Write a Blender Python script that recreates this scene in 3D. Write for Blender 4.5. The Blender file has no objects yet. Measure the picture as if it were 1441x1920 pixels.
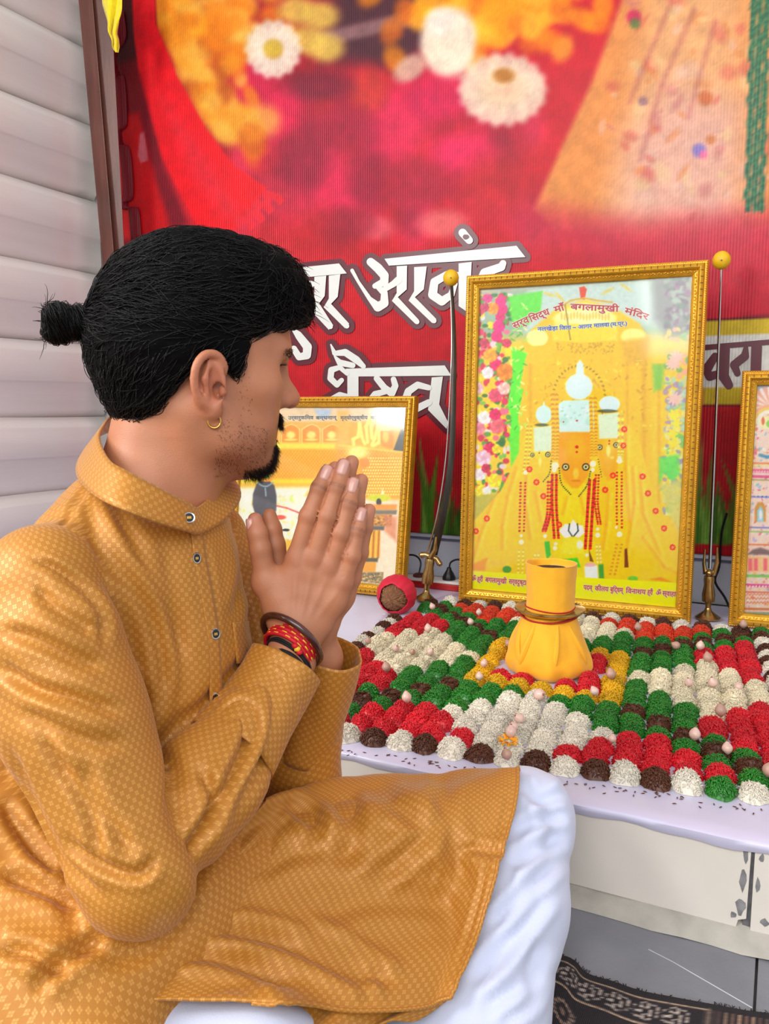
import bpy, bmesh, math, random
import numpy as np
from mathutils import Vector, Matrix
from mathutils.geometry import tessellate_polygon

SC = bpy.context.scene
COL = SC.collection
rng = np.random.default_rng(7)
random.seed(7)

# ------------------------------------------------------------------ camera, world, lights, exposure
FPX = 1500.0                      # focal length in pixels of the 1441 x 1920 frame
CAM_H = 0.66
YAW = math.radians(26.5)
PITCH = math.atan2(195.0, FPX)
FW = np.array([-math.sin(YAW)*math.cos(PITCH), math.cos(YAW)*math.cos(PITCH), -math.sin(PITCH)])
RT = np.array([math.cos(YAW), math.sin(YAW), 0.0])
UP = np.cross(RT, FW)
ORI = np.array([0.0, 0.0, CAM_H])

cd = bpy.data.cameras.new('camera')
cd.sensor_fit = 'HORIZONTAL'; cd.sensor_width = 36.0; cd.lens = 36.0*FPX/1441.0
cd.clip_start = 0.01; cd.clip_end = 200
cam = bpy.data.objects.new('camera', cd); COL.objects.link(cam)
M = Matrix.Identity(4)
for i in range(3):
    M[i][0] = RT[i]; M[i][1] = UP[i]; M[i][2] = -FW[i]; M[i][3] = ORI[i]
cam.matrix_world = M
SC.camera = cam

world = bpy.data.worlds.new('world'); SC.world = world; world.use_nodes = True
bgn = world.node_tree.nodes['Background']
bgn.inputs[0].default_value = (0.93, 0.96, 1.0, 1); bgn.inputs[1].default_value = 0.62

def area_light(name, loc, target, sx, sy, power, color):
    l = bpy.data.lights.new(name, 'AREA'); l.shape = 'RECTANGLE'; l.size = sx; l.size_y = sy
    l.energy = power; l.color = color
    o = bpy.data.objects.new(name, l); COL.objects.link(o)
    o.location = loc
    o.rotation_euler = (Vector(target)-Vector(loc)).to_track_quat('-Z', 'Y').to_euler()
    return o
# daylight entering through the open front of the shed, behind and to the right of the camera
area_light('open_front_daylight', (0.9, -2.6, 2.6), (-0.6, 1.4, 0.5), 3.4, 2.2, 95, (1.0, 0.98, 0.95))
# daylight from the open left-hand side in front of the sheet wall
area_light('open_side_daylight', (-2.5, -1.3, 2.3), (-0.7, 1.2, 0.4), 1.8, 1.6, 125, (1.0, 0.98, 0.94))

SC.cycles.max_bounces = 6; SC.cycles.diffuse_bounces = 3; SC.cycles.glossy_bounces = 3; SC.cycles.transparent_max_bounces = 8
SC.view_settings.view_transform = 'Standard'
try: SC.view_settings.look = 'None'
except Exception: pass
SC.view_settings.exposure = 0.22
SC.view_settings.gamma = 1.0
SC.view_settings.use_curve_mapping = False

# ------------------------------------------------------------------ geometry of the view (pixels of the photograph -> points in the room)
def ray(u, v):
    return FW*FPX + RT*(u-720.5) - UP*(v-960.0)
def at_z(u, v, z): d = ray(u, v); return ORI + d*((z-CAM_H)/d[2])
def at_y(u, v, y): d = ray(u, v); return ORI + d*(y/d[1])
def at_x(u, v, x): d = ray(u, v); return ORI + d*(x/d[0])
def W(u, v, D): return ORI + ray(u, v)*(D/FPX)
def pix(P):
    q = np.asarray(P, float) - ORI
    z = q @ FW
    return 720.5 + FPX*(q @ RT)/z, 960.0 - FPX*(q @ UP)/z

# ------------------------------------------------------------------ helpers
def lin(c):
    c = np.asarray(c, float)/255.0
    return np.where(c <= 0.04045, c/12.92, ((c+0.055)/1.055)**2.4)
def L3(r, g, b): return tuple(float(x) for x in lin((r, g, b)))

def mesh_np(name, V, Fq, smooth=True):
    V = np.asarray(V, np.float32)
    me = bpy.data.meshes.new(name)
    if isinstance(Fq, np.ndarray):
        k = Fq.shape[1]; n = len(Fq)
        me.vertices.add(len(V)); me.vertices.foreach_set('co', V.ravel())
        me.loops.add(n*k); me.loops.foreach_set('vertex_index', Fq.astype(np.int32).ravel())
        me.polygons.add(n)
        me.polygons.foreach_set('loop_start', np.arange(0, n*k, k, dtype=np.int32))
        me.polygons.foreach_set('loop_total', np.full(n, k, np.int32))
        me.update(calc_edges=True)
    else:
        me.from_pydata([tuple(map(float, v)) for v in V], [], [tuple(int(i) for i in f) for f in Fq]); me.update()
    if smooth:
        me.polygons.foreach_set('use_smooth', np.ones(len(me.polygons), bool))
    return me

def link(name, me, mat=None, parent=None):
    o = bpy.data.objects.new(name, me); COL.objects.link(o)
    if mat is not None and me is not None and len(me.materials) == 0:
        for m in (mat if isinstance(mat, (list, tuple)) else [mat]): me.materials.append(m)
    if parent is not None: o.parent = parent
    return o
def tag(o, label=None, cat=None, group=None, kind=None):
    if label: o['label'] = label
    if cat: o['category'] = cat
    if group: o['group'] = group
    if kind: o['kind'] = kind
    return o
def thing(name, label, cat, loc=(0, 0, 0), rotz=0.0, group=None):
    o = bpy.data.objects.new(name, None); COL.objects.link(o)
    o.location = loc; o.rotation_euler = (0, 0, rotz); o.empty_display_size = 0.02
    return tag(o, label, cat, group)

class MB:                                   # collects primitive shapes into one mesh
    def __init__(s): s.V = []; s.F = []
    def add(s, V, F):
        o = len(s.V); s.V += [tuple(map(float, v)) for v in V]; s.F += [tuple(i+o for i in f) for f in F]; return s
    def box(s, a, b):
        (x0, y0, z0), (x1, y1, z1) = a, b
        return s.add([(x0,y0,z0),(x1,y0,z0),(x1,y1,z0),(x0,y1,z0),(x0,y0,z1),(x1,y0,z1),(x1,y1,z1),(x0,y1,z1)],
                     [(0,3,2,1),(4,5,6,7),(0,1,5,4),(1,2,6,5),(2,3,7,6),(3,0,4,7)])
    def tube(s, pts, r, n=10, cap=True):
        V, F = tube(pts, r, n, cap); return s.add(V, F)
    def lathe(s, prof, n=24, axis_o=(0, 0, 0)):
        V = []; F = []; m = len(prof)
        for i in range(n):
            a = 2*math.pi*i/n
            for (r, z) in prof: V.append((axis_o[0]+r*math.cos(a), axis_o[1]+r*math.sin(a), axis_o[2]+z))
        for i in range(n):
            for j in range(m-1):
                a, b = i*m+j, ((i+1) % n)*m+j
                F.append((a, b, b+1, a+1))
        F.append(tuple(i*m for i in reversed(range(n)))); F.append(tuple(i*m+m-1 for i in range(n)))
        return s.add(V, F)
    def mesh(s, name, smooth=True): 
        me = mesh_np(name, s.V, s.F, smooth)
        return me
    def obj(s, name, mat, parent=None, smooth=True, bevel=0.0):
        me = s.mesh(name, smooth)
        if bevel > 0 or smooth:
            bm = bmesh.new(); bm.from_mesh(me)
            if bevel > 0:
                bmesh.ops.bevel(bm, geom=[e for e in bm.edges if e.is_manifold and e.calc_face_angle(0) > 0.5], offset=bevel, segments=2, affect='EDGES', profile=0.6)
            bmesh.ops.recalc_face_normals(bm, faces=bm.faces)
            bm.to_mesh(me); bm.free()
        if smooth:
            me.polygons.foreach_set('use_smooth', np.ones(len(me.polygons), bool))
            me.set_sharp_from_angle(angle=math.radians(42))
        return link(name, me, mat, parent)

def tube(pts, r, n=10, cap=True, closed=False):
    pts = [np.asarray(p, float) for p in pts]; m = len(pts)
    if not hasattr(r, '__len__'): r = [r]*m
    V = []; F = []
    prev = None
    for i, p in enumerate(pts):
        if closed: t = pts[(i+1) % m]-pts[i-1]
        else: t = pts[min(i+1, m-1)]-pts[max(i-1, 0)]
        t = t/(np.linalg.norm(t)+1e-12)
        if prev is None:
            a = np.array([0, 0, 1.0]) if abs(t[2]) < 0.9 else np.array([1.0, 0, 0])
            x = np.cross(a, t)
        else:
            x = prev - t*(prev @ t)
        x /= np.linalg.norm(x)+1e-12; prev = x
        y = np.cross(t, x)
        for k in range(n):
            a = 2*math.pi*k/n
            V.append(p + (x*math.cos(a)+y*math.sin(a))*r[i])
    mm = m if closed else m-1
    for i in range(mm):
        for k in range(n):
            a = i*n+k; b = i*n+(k+1) % n; c = ((i+1) % m)*n+(k+1) % n; d = ((i+1) % m)*n+k
            F.append((a, b, c, d))
    if cap and not closed:
        F.append(tuple(reversed(range(n)))); F.append(tuple((m-1)*n+k for k in range(n)))
    return V, F

def crom(P, n, closed=False):
    """Catmull-Rom through control points P (m,k) -> (n,k)."""
    P = np.asarray(P, float); m = len(P)
    if closed:
        t = np.linspace(0, m, n, endpoint=False); idx = lambda i: P[np.mod(i, m)]
    else:
        t = np.linspace(0, m-1, n); 
        E0 = 2*P[0]-P[1]; E1 = 2*P[-1]-P[-2]
        PP = np.vstack([E0, P, E1]); idx = lambda i: PP[np.clip(i+1, 0, m+1)]
    i = np.floor(t).astype(int)
    if not closed: i = np.minimum(i, m-2)
    f = (t-i).reshape(-1, *([1]*(P.ndim-1)))
    p0, p1, p2, p3 = idx(i-1), idx(i), idx(i+1), idx(i+2)
    return 0.5*((2*p1)+(-p0+p2)*f+(2*p0-5*p1+4*p2-p3)*f*f+(-p0+3*p1-3*p2+p3)*f**3)

def grid_faces(nr, nc, wrap=False):
    r = np.arange(nr-1)[:, None]; c = np.arange(nc if wrap else nc-1)[None, :]
    c2 = (c+1) % nc
    return np.stack([r*nc+c, r*nc+c2, (r+1)*nc+c2, (r+1)*nc+c], -1).reshape(-1, 4)

def set_uv(me, uv):
    """uv per vertex (n,2)"""
    l = me.uv_layers.new(name='UVMap')
    vi = np.empty(len(me.loops), np.int32); me.loops.foreach_get('vertex_index', vi)
    l.data.foreach_set('uv', np.asarray(uv, np.float32)[vi].ravel())
def set_col(me, rgb, name='Col'):
    a = me.color_attributes.new(name, 'FLOAT_COLOR', 'POINT')
    c = np.ones((len(me.vertices), 4), np.float32); c[:, :3] = rgb
    a.data.foreach_set('color', c.ravel())

# value noise
_tab = np.random.default_rng(3).random(65536)
def vnoise(*xs):
    xs = [np.asarray(x, float) for x in xs]
    ii = [np.floor(x).astype(np.int64) for x in xs]; ff = [x-i for x, i in zip(xs, ii)]
    ff = [f*f*(3-2*f) for f in ff]
    out = 0
    prim = (73856093, 19349663, 83492791)
    for c in range(1 << len(xs)):
        h = 0; w = 1
        for k in range(len(xs)):
            b = (c >> k) & 1
            h = h ^ ((ii[k]+b)*prim[k]); w = w*(ff[k] if b else 1-ff[k])
        out = out + w*_tab[h & 65535]
    return out
def fbm(*xs, o=4):
    s = 0; a = 0.5
    for k in range(o): s = s + a*vnoise(*[x*2**k+17.3*k for x in xs]); a *= 0.5
    return s/(1-0.5**o)

# ------------------------------------------------------------------ materials
def nodes(m): return m.node_tree.nodes, m.node_tree.links
def new_mat(name):
    m = bpy.data.materials.new(name); m.use_nodes = True
    return m, m.node_tree.nodes['Principled BSDF']
def mat(name, rgb, rough=0.5, metal=0.0, var=0.12, scale=30.0, bump=0.0, bscale=None, coat=0.0, sheen=0.0, spec=0.5, sss=0.0, coord='Object', stretch=(1, 1, 1)):
    """principled material whose colour and relief come from noise textures"""
    m, b = new_mat(name); N, Lk = nodes(m)
    tc = N.new('ShaderNodeTexCoord'); mp = N.new('ShaderNodeMapping'); mp.inputs['Scale'].default_value = stretch
    Lk.new(tc.outputs[coord], mp.inputs[0])
    nz = N.new('ShaderNodeTexNoise'); nz.inputs['Scale'].default_value = scale; nz.inputs['Detail'].default_value = 5
    Lk.new(mp.outputs[0], nz.inputs['Vector'])
    cr = N.new('ShaderNodeValToRGB')
    c = np.array(L3(*rgb))
    cr.color_ramp.elements[0].position = 0.3; cr.color_ramp.elements[1].position = 0.7
    cr.color_ramp.elements[0].color = (*np.clip(c*(1-var), 0, 1), 1); cr.color_ramp.elements[1].color = (*np.clip(c*(1+var), 0, 1), 1)
    Lk.new(nz.outputs['Fac'], cr.inputs[0]); Lk.new(cr.outputs[0], b.inputs['Base Color'])
    b.inputs['Roughness'].default_value = rough; b.inputs['Metallic'].default_value = metal
    b.inputs['Specular IOR Level'].default_value = spec
    if coat: b.inputs['Coat Weight'].default_value = coat; b.inputs['Coat Roughness'].default_value = 0.08
    if sheen: b.inputs['Sheen Weight'].default_value = sheen
    if sss:
        b.inputs['Subsurface Weight'].default_value = sss; b.inputs['Subsurface Radius'].default_value = (0.012, 0.004, 0.002); b.inputs['Subsurface Scale'].default_value = 0.6
    if bump:
        n2 = N.new('ShaderNodeTexNoise'); n2.inputs['Scale'].default_value = bscale or scale*3; n2.inputs['Detail'].default_value = 6
        Lk.new(mp.outputs[0], n2.inputs['Vector'])
        bp = N.new('ShaderNodeBump'); bp.inputs['Strength'].default_value = bump; bp.inputs['Distance'].default_value = 0.004
        Lk.new(n2.outputs['Fac'], bp.inputs['Height']); Lk.new(bp.outputs[0], b.inputs['Normal'])
    return m
def print_mat(name, rough=0.35, coat=0.0, flutes=False, spec=0.5):
    """flat print: colour stored on the points of the sheet, with a fine print grain"""
    m, b = new_mat(name); N, Lk = nodes(m)
    at = N.new('ShaderNodeAttribute'); at.attribute_name = 'Col'
    nz = N.new('ShaderNodeTexNoise'); nz.inputs['Scale'].default_value = 500
    tc = N.new('ShaderNodeTexCoord'); Lk.new(tc.outputs['Object'], nz.inputs['Vector'])
    mr = N.new('ShaderNodeMapRange'); mr.inputs['To Min'].default_value = 0.9; mr.inputs['To Max'].default_value = 1.1
    Lk.new(nz.outputs['Fac'], mr.inputs['Value'])
    mx = N.new('ShaderNodeMix'); mx.data_type = 'RGBA'; mx.blend_type = 'MULTIPLY'; mx.inputs['Factor'].default_value = 1
    Lk.new(at.outputs['Color'], mx.inputs['A']); Lk.new(mr.outputs[0], mx.inputs['B']); Lk.new(mx.outputs['Result'], b.inputs['Base Color'])
    b.inputs['Roughness'].default_value = rough; b.inputs['Specular IOR Level'].default_value = spec
    if coat: b.inputs['Coat Weight'].default_value = coat; b.inputs['Coat Roughness'].default_value = 0.12
    if flutes:
        wv = N.new('ShaderNodeTexWave'); wv.wave_type = 'BANDS'; wv.bands_direction = 'X'; wv.inputs['Scale'].default_value = 42; wv.inputs['Distortion'].default_value = 0.35
        wv.inputs['Detail'].default_value = 2
        Lk.new(tc.outputs['Object'], wv.inputs['Vector'])
        bp = N.new('ShaderNodeBump'); bp.inputs['Strength'].default_value = 0.35; bp.inputs['Distance'].default_value = 0.002
        Lk.new(wv.outputs['Fac'], bp.inputs['Height']); Lk.new(bp.outputs[0], b.inputs['Normal'])
        if coat: Lk.new(bp.outputs[0], b.inputs['Coat Normal'])
    return m

# ------------------------------------------------------------------ print painter (colours in photograph pixels u, v)
class Paint:
    def __init__(s, U, Vv, base):
        s.U = U; s.V = Vv; s.C = np.tile(np.array(base, float), (len(U), 1))
    def _mix(s, idx, color, a):
        a = np.asarray(a)[:, None] if np.ndim(a) else a
        s.C[idx] = s.C[idx]*(1-a) + np.array(color, float)*a
    def ell(s, cx, cy, rx, ry, col, a=1.0, soft=0.15, rot=0.0):
        R = max(rx, ry)*(1+soft)
        idx = np.nonzero((np.abs(s.U-cx) < R) & (np.abs(s.V-cy) < R))[0]
        if not len(idx): return
        x = s.U[idx]-cx; y = s.V[idx]-cy; c, t = math.cos(rot), math.sin(rot)
        d = np.sqrt(((x*c+y*t)/rx)**2+((-x*t+y*c)/ry)**2)
        w = np.clip((1+soft-d)/(2*soft+1e-6), 0, 1); w = w*w*(3-2*w)
        s._mix(idx, col, w*a)
    def poly(s, pts, col, a=1.0, soft=0.0):
        p = np.asarray(pts, float); m = soft+1
        idx = np.nonzero((s.U > p[:, 0].min()-m) & (s.U < p[:, 0].max()+m) & (s.V > p[:, 1].min()-m) & (s.V < p[:, 1].max()+m))[0]
        if not len(idx): return
        x = s.U[idx]; y = s.V[idx]; ins = np.zeros(len(idx), bool); d2 = np.full(len(idx), 1e9)
        for k in range(len(p)):
            x0, y0 = p[k]; x1, y1 = p[(k+1) % len(p)]
            cnd = ((y0 > y) != (y1 > y))
            with np.errstate(divide='ignore', invalid='ignore'):
                xi = (x1-x0)*(y-y0)/(y1-y0)+x0
            ins ^= cnd & (x < xi)
            if soft > 0:
                ex, ey = x1-x0, y1-y0; t = np.clip(((x-x0)*ex+(y-y0)*ey)/(ex*ex+ey*ey+1e-9), 0, 1)
                d2 = np.minimum(d2, (x-x0-t*ex)**2+(y-y0-t*ey)**2)
        if soft > 0:
            sd = np.sqrt(d2)*np.where(ins, 1, -1); w = np.clip((sd+soft)/(2*soft), 0, 1); w = w*w*(3-2*w)
        else: w = ins.astype(float)
        s._mix(idx, col, w*a)
    def line(s, pts, w, col, a=1.0, soft=0.8):
        pts = np.asarray(pts, float)
        for (x0, y0), (x1, y1) in zip(pts[:-1], pts[1:]):
            m = w+soft+1
            idx = np.nonzero((s.U > min(x0, x1)-m) & (s.U < max(x0, x1)+m) & (s.V > min(y0, y1)-m) & (s.V < max(y0, y1)+m))[0]
            if not len(idx): continue
            x = s.U[idx]; y = s.V[idx]; ex, ey = x1-x0, y1-y0
            t = np.clip(((x-x0)*ex+(y-y0)*ey)/(ex*ex+ey*ey+1e-9), 0, 1)
            d = np.sqrt((x-x0-t*ex)**2+(y-y0-t*ey)**2)
            s._mix(idx, col, np.clip((w/2+soft-d)/(2*soft), 0, 1)*a)
    def grain(s, amt, sc=0.15, seed=0):
        n = fbm(s.U*sc+seed, s.V*sc+seed*1.7)
        s.C *= (1+amt*(n-0.5)*2)[:, None]
    def done(s): return lin(np.clip(s.C, 0, 255))

def sheet(origin, ex, ey, w, h, step):
    """flat grid of points on a plane: returns V (n,3), quads and pixel coordinates"""
    nx = max(2, int(w/step)+1); ny = max(2, int(h/step)+1)
    gx, gy = np.meshgrid(np.linspace(0, w, nx), np.linspace(0, h, ny))
    V = np.asarray(origin)[None]+gx.reshape(-1, 1)*np.asarray(ex)[None]+gy.reshape(-1, 1)*np.asarray(ey)[None]
    U, Vp = pix(V)
    return V, grid_faces(ny, nx), U, Vp

# flat lettering strokes on a plane, given in photograph pixels
class Letters:
    def __init__(s, proj, nrm): s.proj = proj; s.n = np.asarray(nrm, float); s.mb = {}; s.cnt = {}
    def _lift(s, k):                      # every piece lies a hair above the one before it
        s.cnt[k] = s.cnt.get(k, 0)+1; return s.cnt[k]*1.2e-5
    def _mb(s, k): return s.mb.setdefault(k, MB())
    def stroke(s, pts, k, off, grow=0.0, n=14):
        mb = s._mb(k)
        P = np.asarray(pts, float)
        for i in range(len(P)):
            u, v, w = P[i]; r = w/2+grow
            lf = off+s._lift(k)
            c = [s.proj(u+r*math.cos(2*math.pi*j/n), v+r*math.sin(2*math.pi*j/n))+s.n*lf for j in range(n)]
            mb.add(c, [tuple(range(n))])
            if i+1 < len(P):
                u2, v2, w2 = P[i+1]; r2 = w2/2+grow
                d = np.array([u2-u, v2-v]); d /= np.linalg.norm(d)+1e-9; nn = np.array([-d[1], d[0]])
                q = [(u+nn[0]*r, v+nn[1]*r), (u-nn[0]*r, v-nn[1]*r), (u2-nn[0]*r2, v2-nn[1]*r2), (u2+nn[0]*r2, v2+nn[1]*r2)]
                lf = off+s._lift(k)
                mb.add([s.proj(*a)+s.n*lf for a in q], [(0, 1, 2, 3)])
    def poly(s, pts, k, off, grow=0.0):
        mb = s._mb(k)
        tri = tessellate_polygon([[Vector((p[0], p[1], 0)) for p in pts]])
        lf = off+s._lift(k)
        mb.add([s.proj(*p)+s.n*lf for p in pts], [tuple(t) for t in tri])
        if grow > 0:
            s.stroke([(p[0], p[1], 0.01) for p in list(pts)+[pts[0]]], k, off, grow)

def text_polys(body, size=1.0, shear=0.0):
    """outline of a line of text as a flat triangle mesh in text units"""
    c = bpy.data.curves.new('lettering', 'FONT'); c.body = body; c.size = size; c.shear = shear; c.resolution_u = 3
    o = bpy.data.objects.new('lettering', c); COL.objects.link(o)
    dg = bpy.context.evaluated_depsgraph_get(); me = o.evaluated_get(dg).to_mesh()
    V = np.array([v.co[:2] for v in me.vertices]) if len(me.vertices) else np.zeros((0, 2))
    F = [tuple(p.vertices) for p in me.polygons]
    o.evaluated_get(dg).to_mesh_clear()
    bpy.data.objects.remove(o); bpy.data.curves.remove(c)
    return V, F
# ================================================================== THE SETTING
ZA = 0.14            # altar top
YF = 1.018           # altar front
YB = 2.25            # banner plane
XL = -2.305           # sheet wall

def struct(name, mb, m, parent=None, bevel=0.0, smooth=False):
    o = mb.obj(name, m, parent, smooth=smooth, bevel=bevel)
    if parent is None: o['kind'] = 'structure'
    return o

m_stone = mat('grey_stone', (128, 128, 134), 0.55, var=0.14, scale=9, bump=0.15, bscale=120)
m_wallwhite = mat('white_plaster', (232, 230, 226), 0.8, var=0.04, scale=6)
m_sheet = mat('white_coated_sheet', (236, 230, 226), 0.45, var=0.05, scale=5, bump=0.05, bscale=30, stretch=(1, 0.25, 3))
m_post = mat('brown_painted_steel', (98, 52, 40), 0.4, var=0.3, scale=18, bump=0.15, bscale=90, stretch=(1, 1, 0.3))
m_skirt = mat('pale_glazed_tile', (214, 220, 232), 0.2, var=0.05, scale=8)
m_black = mat('black_plastic', (22, 22, 24), 0.4, var=0.2)

floor = struct('floor', MB().box((-3.2, -3.0, -0.06), (2.6, 2.6, -0.012)), mat('cement_bed', (120, 118, 116), 0.8))
# grey stone slabs of the floor, with narrow joints
xs = [-3.2, -2.4, -1.62, -0.84, -0.06, 0.72, 1.5, 2.6]; ys = [-3.0, -2.0, -1.0, 0.0, 1.018]
for i in range(len(xs)-1):
    for j in range(len(ys)-1):
        g = 0.0015
        x0, x1 = xs[i]+0.066, xs[i+1]+0.066
        o = MB().box((x0+g, ys[j]+g, -0.02), (x1-g, ys[j+1]-g, 0.0)).obj('stone_slab', m_stone, floor, smooth=False, bevel=0.001)
# a pale scratch across the slab by the carpet
p0, p1, p2 = at_z(1215, 1780, 0), at_z(1260, 1803, 0), at_z(1410, 1890, 0)
MB().tube([p0, p1, p2], 0.0007, 4).obj('scratch', mat('pale_scratch', (190, 188, 190), 0.7), floor)

wall_back = struct('wall_back', MB().box((-3.2, YB+0.05, -0.06), (2.6, YB+0.12, 3.2)), m_wallwhite)
skirt = struct('trim_1', MB().box((-2.28, YB+0.015, ZA), (0.9, YB+0.05, 0.262)).box((-2.28, YB+0.008, 0.262), (0.9, YB+0.05, 0.275)), m_skirt)
MB().box((-2.28, YB+0.006, 0.256), (0.9, YB+0.0149, 0.2615)).obj('joint_line', mat('blue_grey_line', (96, 100, 130), 0.6), skirt, smooth=False)

# ribbed white sheet wall, panel by panel
wall_left = struct('wall_left', MB().box((XL-0.09, -0.6, -0.06), (XL-0.045, 2.30, 3.2)), m_wallwhite)
PZ = 0.2630
zref = at_x(0, 160, XL)[2]
k0 = int((0-zref)/PZ)-1
for k in range(k0, k0+14):
    z0 = zref+k*PZ
    if z0+PZ < 0.0 or z0 > 3.15: continue
    prof = [(-0.040, -0.002), (-0.012, 0.030), (-0.012, 0.118), (-0.004, 0.124), (0.0, 0.128), (0.0, 0.224), (-0.002, 0.228), (-0.030, 0.259), (-0.0405, 0.2615)]
    V = []; ny = 26
    for j in range(ny):
        y = -0.6+2.88*j/(ny-1)
        for (dx, dz) in prof:
            V.append((XL+dx+0.002*math.sin(y*5+k)*(1 if dx > -0.02 else 0), y, z0+dz+0.0015*math.sin(y*7+k*2)))
    V = np.array(V); Fq = grid_faces(ny, len(prof))
    me = mesh_np('panel', V, Fq, smooth=False)
    o = link('panel', me, m_sheet, wall_left)
    sm = o.modifiers.new('thickness', 'SOLIDIFY'); sm.thickness = 0.003; sm.offset = -1

# brown steel post in the corner, leaning slightly
def quadpost(lo, hi):
    MBp = MB(); MBp.add([*lo, *hi], [(0, 3, 2, 1), (4, 5, 6, 7), (0, 1, 5, 4), (1, 2, 6, 5), (2, 3, 7, 6), (3, 0, 4, 7)]); return MBp
yp = 2.10
def post_ring(v, z):
    a = at_y(147+43*v, 470*v, yp); b = at_y(172+40*v, 470*v, yp-0.035); c = at_y(208+25*v, 470*v, yp)
    # extrapolate to the wanted height along the post axis
    return a, b, c
A0, B0, C0 = post_ring(0.0, 0); A1, B1, C1 = post_ring(1.0, 0)
def ext(p, q, z): t = (z-p[2])/(q[2]-p[2]); return p+(q-p)*t
ring = lambda z: [ext(A0, A1, z), ext(B0, B1, z), ext(C0, C1, z), ext(C0, C1, z)+(ext(A0, A1, z)-ext(B0, B1, z))]
post = quadpost(ring(ZA+0.001), ring(3.1)).obj('steel_post', m_post, None, smooth=False, bevel=0.004)
tag(post, 'brown painted square steel post leaning in the corner beside the banner', 'post')

# ================================================================== BANNER
bx0 = at_y(214, 100, YB)[0]; bx1 = 0.75; bz0 = 0.275; bz1 = 2.35
V, Fq, U, Vp = sheet((bx0, YB, bz0), (1, 0, 0), (0, 0, 1), bx1-bx0, bz1-bz0, 0.0062)
P = Paint(U, Vp, (196, 32, 46))
t = np.clip((Vp-350)/400, 0, 1)[:, None]
P.C = P.C*(1-t)+np.array((190, 30, 40))*t
def blob(u, v, ru, rv, c, a=0.9, s=0.6, rot=0): P.ell(u, v, ru, rv, c, a, s, rot)
# dark backdrop of the portrait at the top
P.poly([(560, -300), (560, 40), (600, 120), (760, 130), (860, 40), (860, -300)], (70, 36, 46), 0.95, 30)
P.poly([(250, -300), (300, 60), (420, 300), (560, 200), (620, 0), (600, -300)], (150, 26, 40), 0.9, 30)
P.poly([(595, 62), (840, 5), (840, 30), (600, 90)], (150, 110, 110), 0.8, 8)
# roses
r2 = np.random.default_rng(5)
for _ in range(70):
    u, v = r2.uniform(430, 1010), r2.uniform(160, 430)
    c = [(214, 32, 78), (165, 24, 58), (236, 54, 96), (120, 26, 48), (200, 40, 60)][r2.integers(5)]
    blob(u, v, r2.uniform(22, 60), r2.uniform(22, 52), c, r2.uniform(0.35, 0.75), 0.7, r2.uniform(0, 3))
for (u, v, a, b, c) in [(470, 170, 70, 50, (200, 28, 70)), (600, 330, 55, 60, (225, 40, 85)), (740, 240, 60, 70, (228, 44, 90)), (690, 170, 35, 42, (205, 60, 50)),
                        (820, 180, 70, 45, (212, 28, 84)), (870, 290, 60, 36, (235, 40, 100)), (560, 300, 50, 70, (140, 24, 52)), (640, 240, 70, 40, (160, 30, 60)),
                        (690, 330, 40, 60, (150, 26, 54)), (780, 340, 50, 45, (170, 34, 58)), (530, 210, 34, 40, (224, 30, 80)), (600, 160, 60, 30, (110, 26, 50)),
                        (500, 370, 60, 30, (196, 40, 66)), (930, 350, 70, 60, (190, 40, 50)), (830, 420, 46, 26, (238, 120, 118)), (705, 428, 34, 22, (226, 96, 110)), (660, 420, 40, 30, (160, 34, 56))]:
    blob(u, v, a, b, c, 0.8, 0.5)
# marigolds left and centre
for _ in range(120):
    tt = r2.uniform(0, 1); u = 300+tt*150+r2.normal(0, 45)*(1-0.5*tt)+60*(1-tt)*0; v = tt*260+r2.normal(0, 14)
    if u < 290+0.5*v: u = 295+0.5*v+r2.uniform(0, 25)
    c = [(240, 140, 28), (250, 170, 50), (226, 112, 20), (255, 190, 80), (190, 80, 20)][r2.integers(5)]
    blob(u, v, r2.uniform(12, 30), r2.uniform(14, 34), c, 0.75, 0.6, r2.uniform(0, 3))
for _ in range(60):
    blob(430+r2.normal(0, 45), 30+r2.normal(0, 50), 22, 18, [(246, 158, 34), (236, 130, 22), (255, 196, 90)][r2.integers(3)], 0.7, 0.6)
for (u, v) in [(600, 30), (575, 75), (610, 90), (555, 20)]: blob(u, v, 34, 26, (236, 196, 90), 0.85, 0.5)
for k in range(14):
    a = k*2*math.pi/14; blob(512+34*math.cos(a), 92+36*math.sin(a), 20, 14, (246, 226, 206), 0.85, 0.4, a)
blob(512, 92, 18, 18, (214, 180, 70), 0.95, 0.4)
for _ in range(110):
    blob(945+r2.normal(0, 85), 15+r2.normal(0, 40), 26, 20, [(250, 158, 16), (240, 140, 14), (255, 186, 50), (220, 110, 20)][r2.integers(4)], 0.7, 0.5, r2.uniform(0, 3))
blob(840, 75, 52, 62, (246, 224, 200), 1, 0.22, 0.3); blob(826, 40, 30, 26, (250, 236, 220), 0.9, 0.4); blob(846, 110, 40, 34, (250, 232, 206), 0.9, 0.5)
blob(768, 128, 34, 22, (214, 170, 150), 0.9, 0.4, -0.6)
for k in range(18):
    a = k*2*math.pi/18; blob(942+54*math.cos(a), 168+40*math.sin(a), 30, 18, (244, 216, 190) if k % 2 else (232, 196, 176), 0.9, 0.35, a)
blob(942, 165, 44, 36, (240, 206, 170), 0.9, 0.5); blob(944, 142, 20, 14, (176, 110, 40), 0.9, 0.5)
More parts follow.
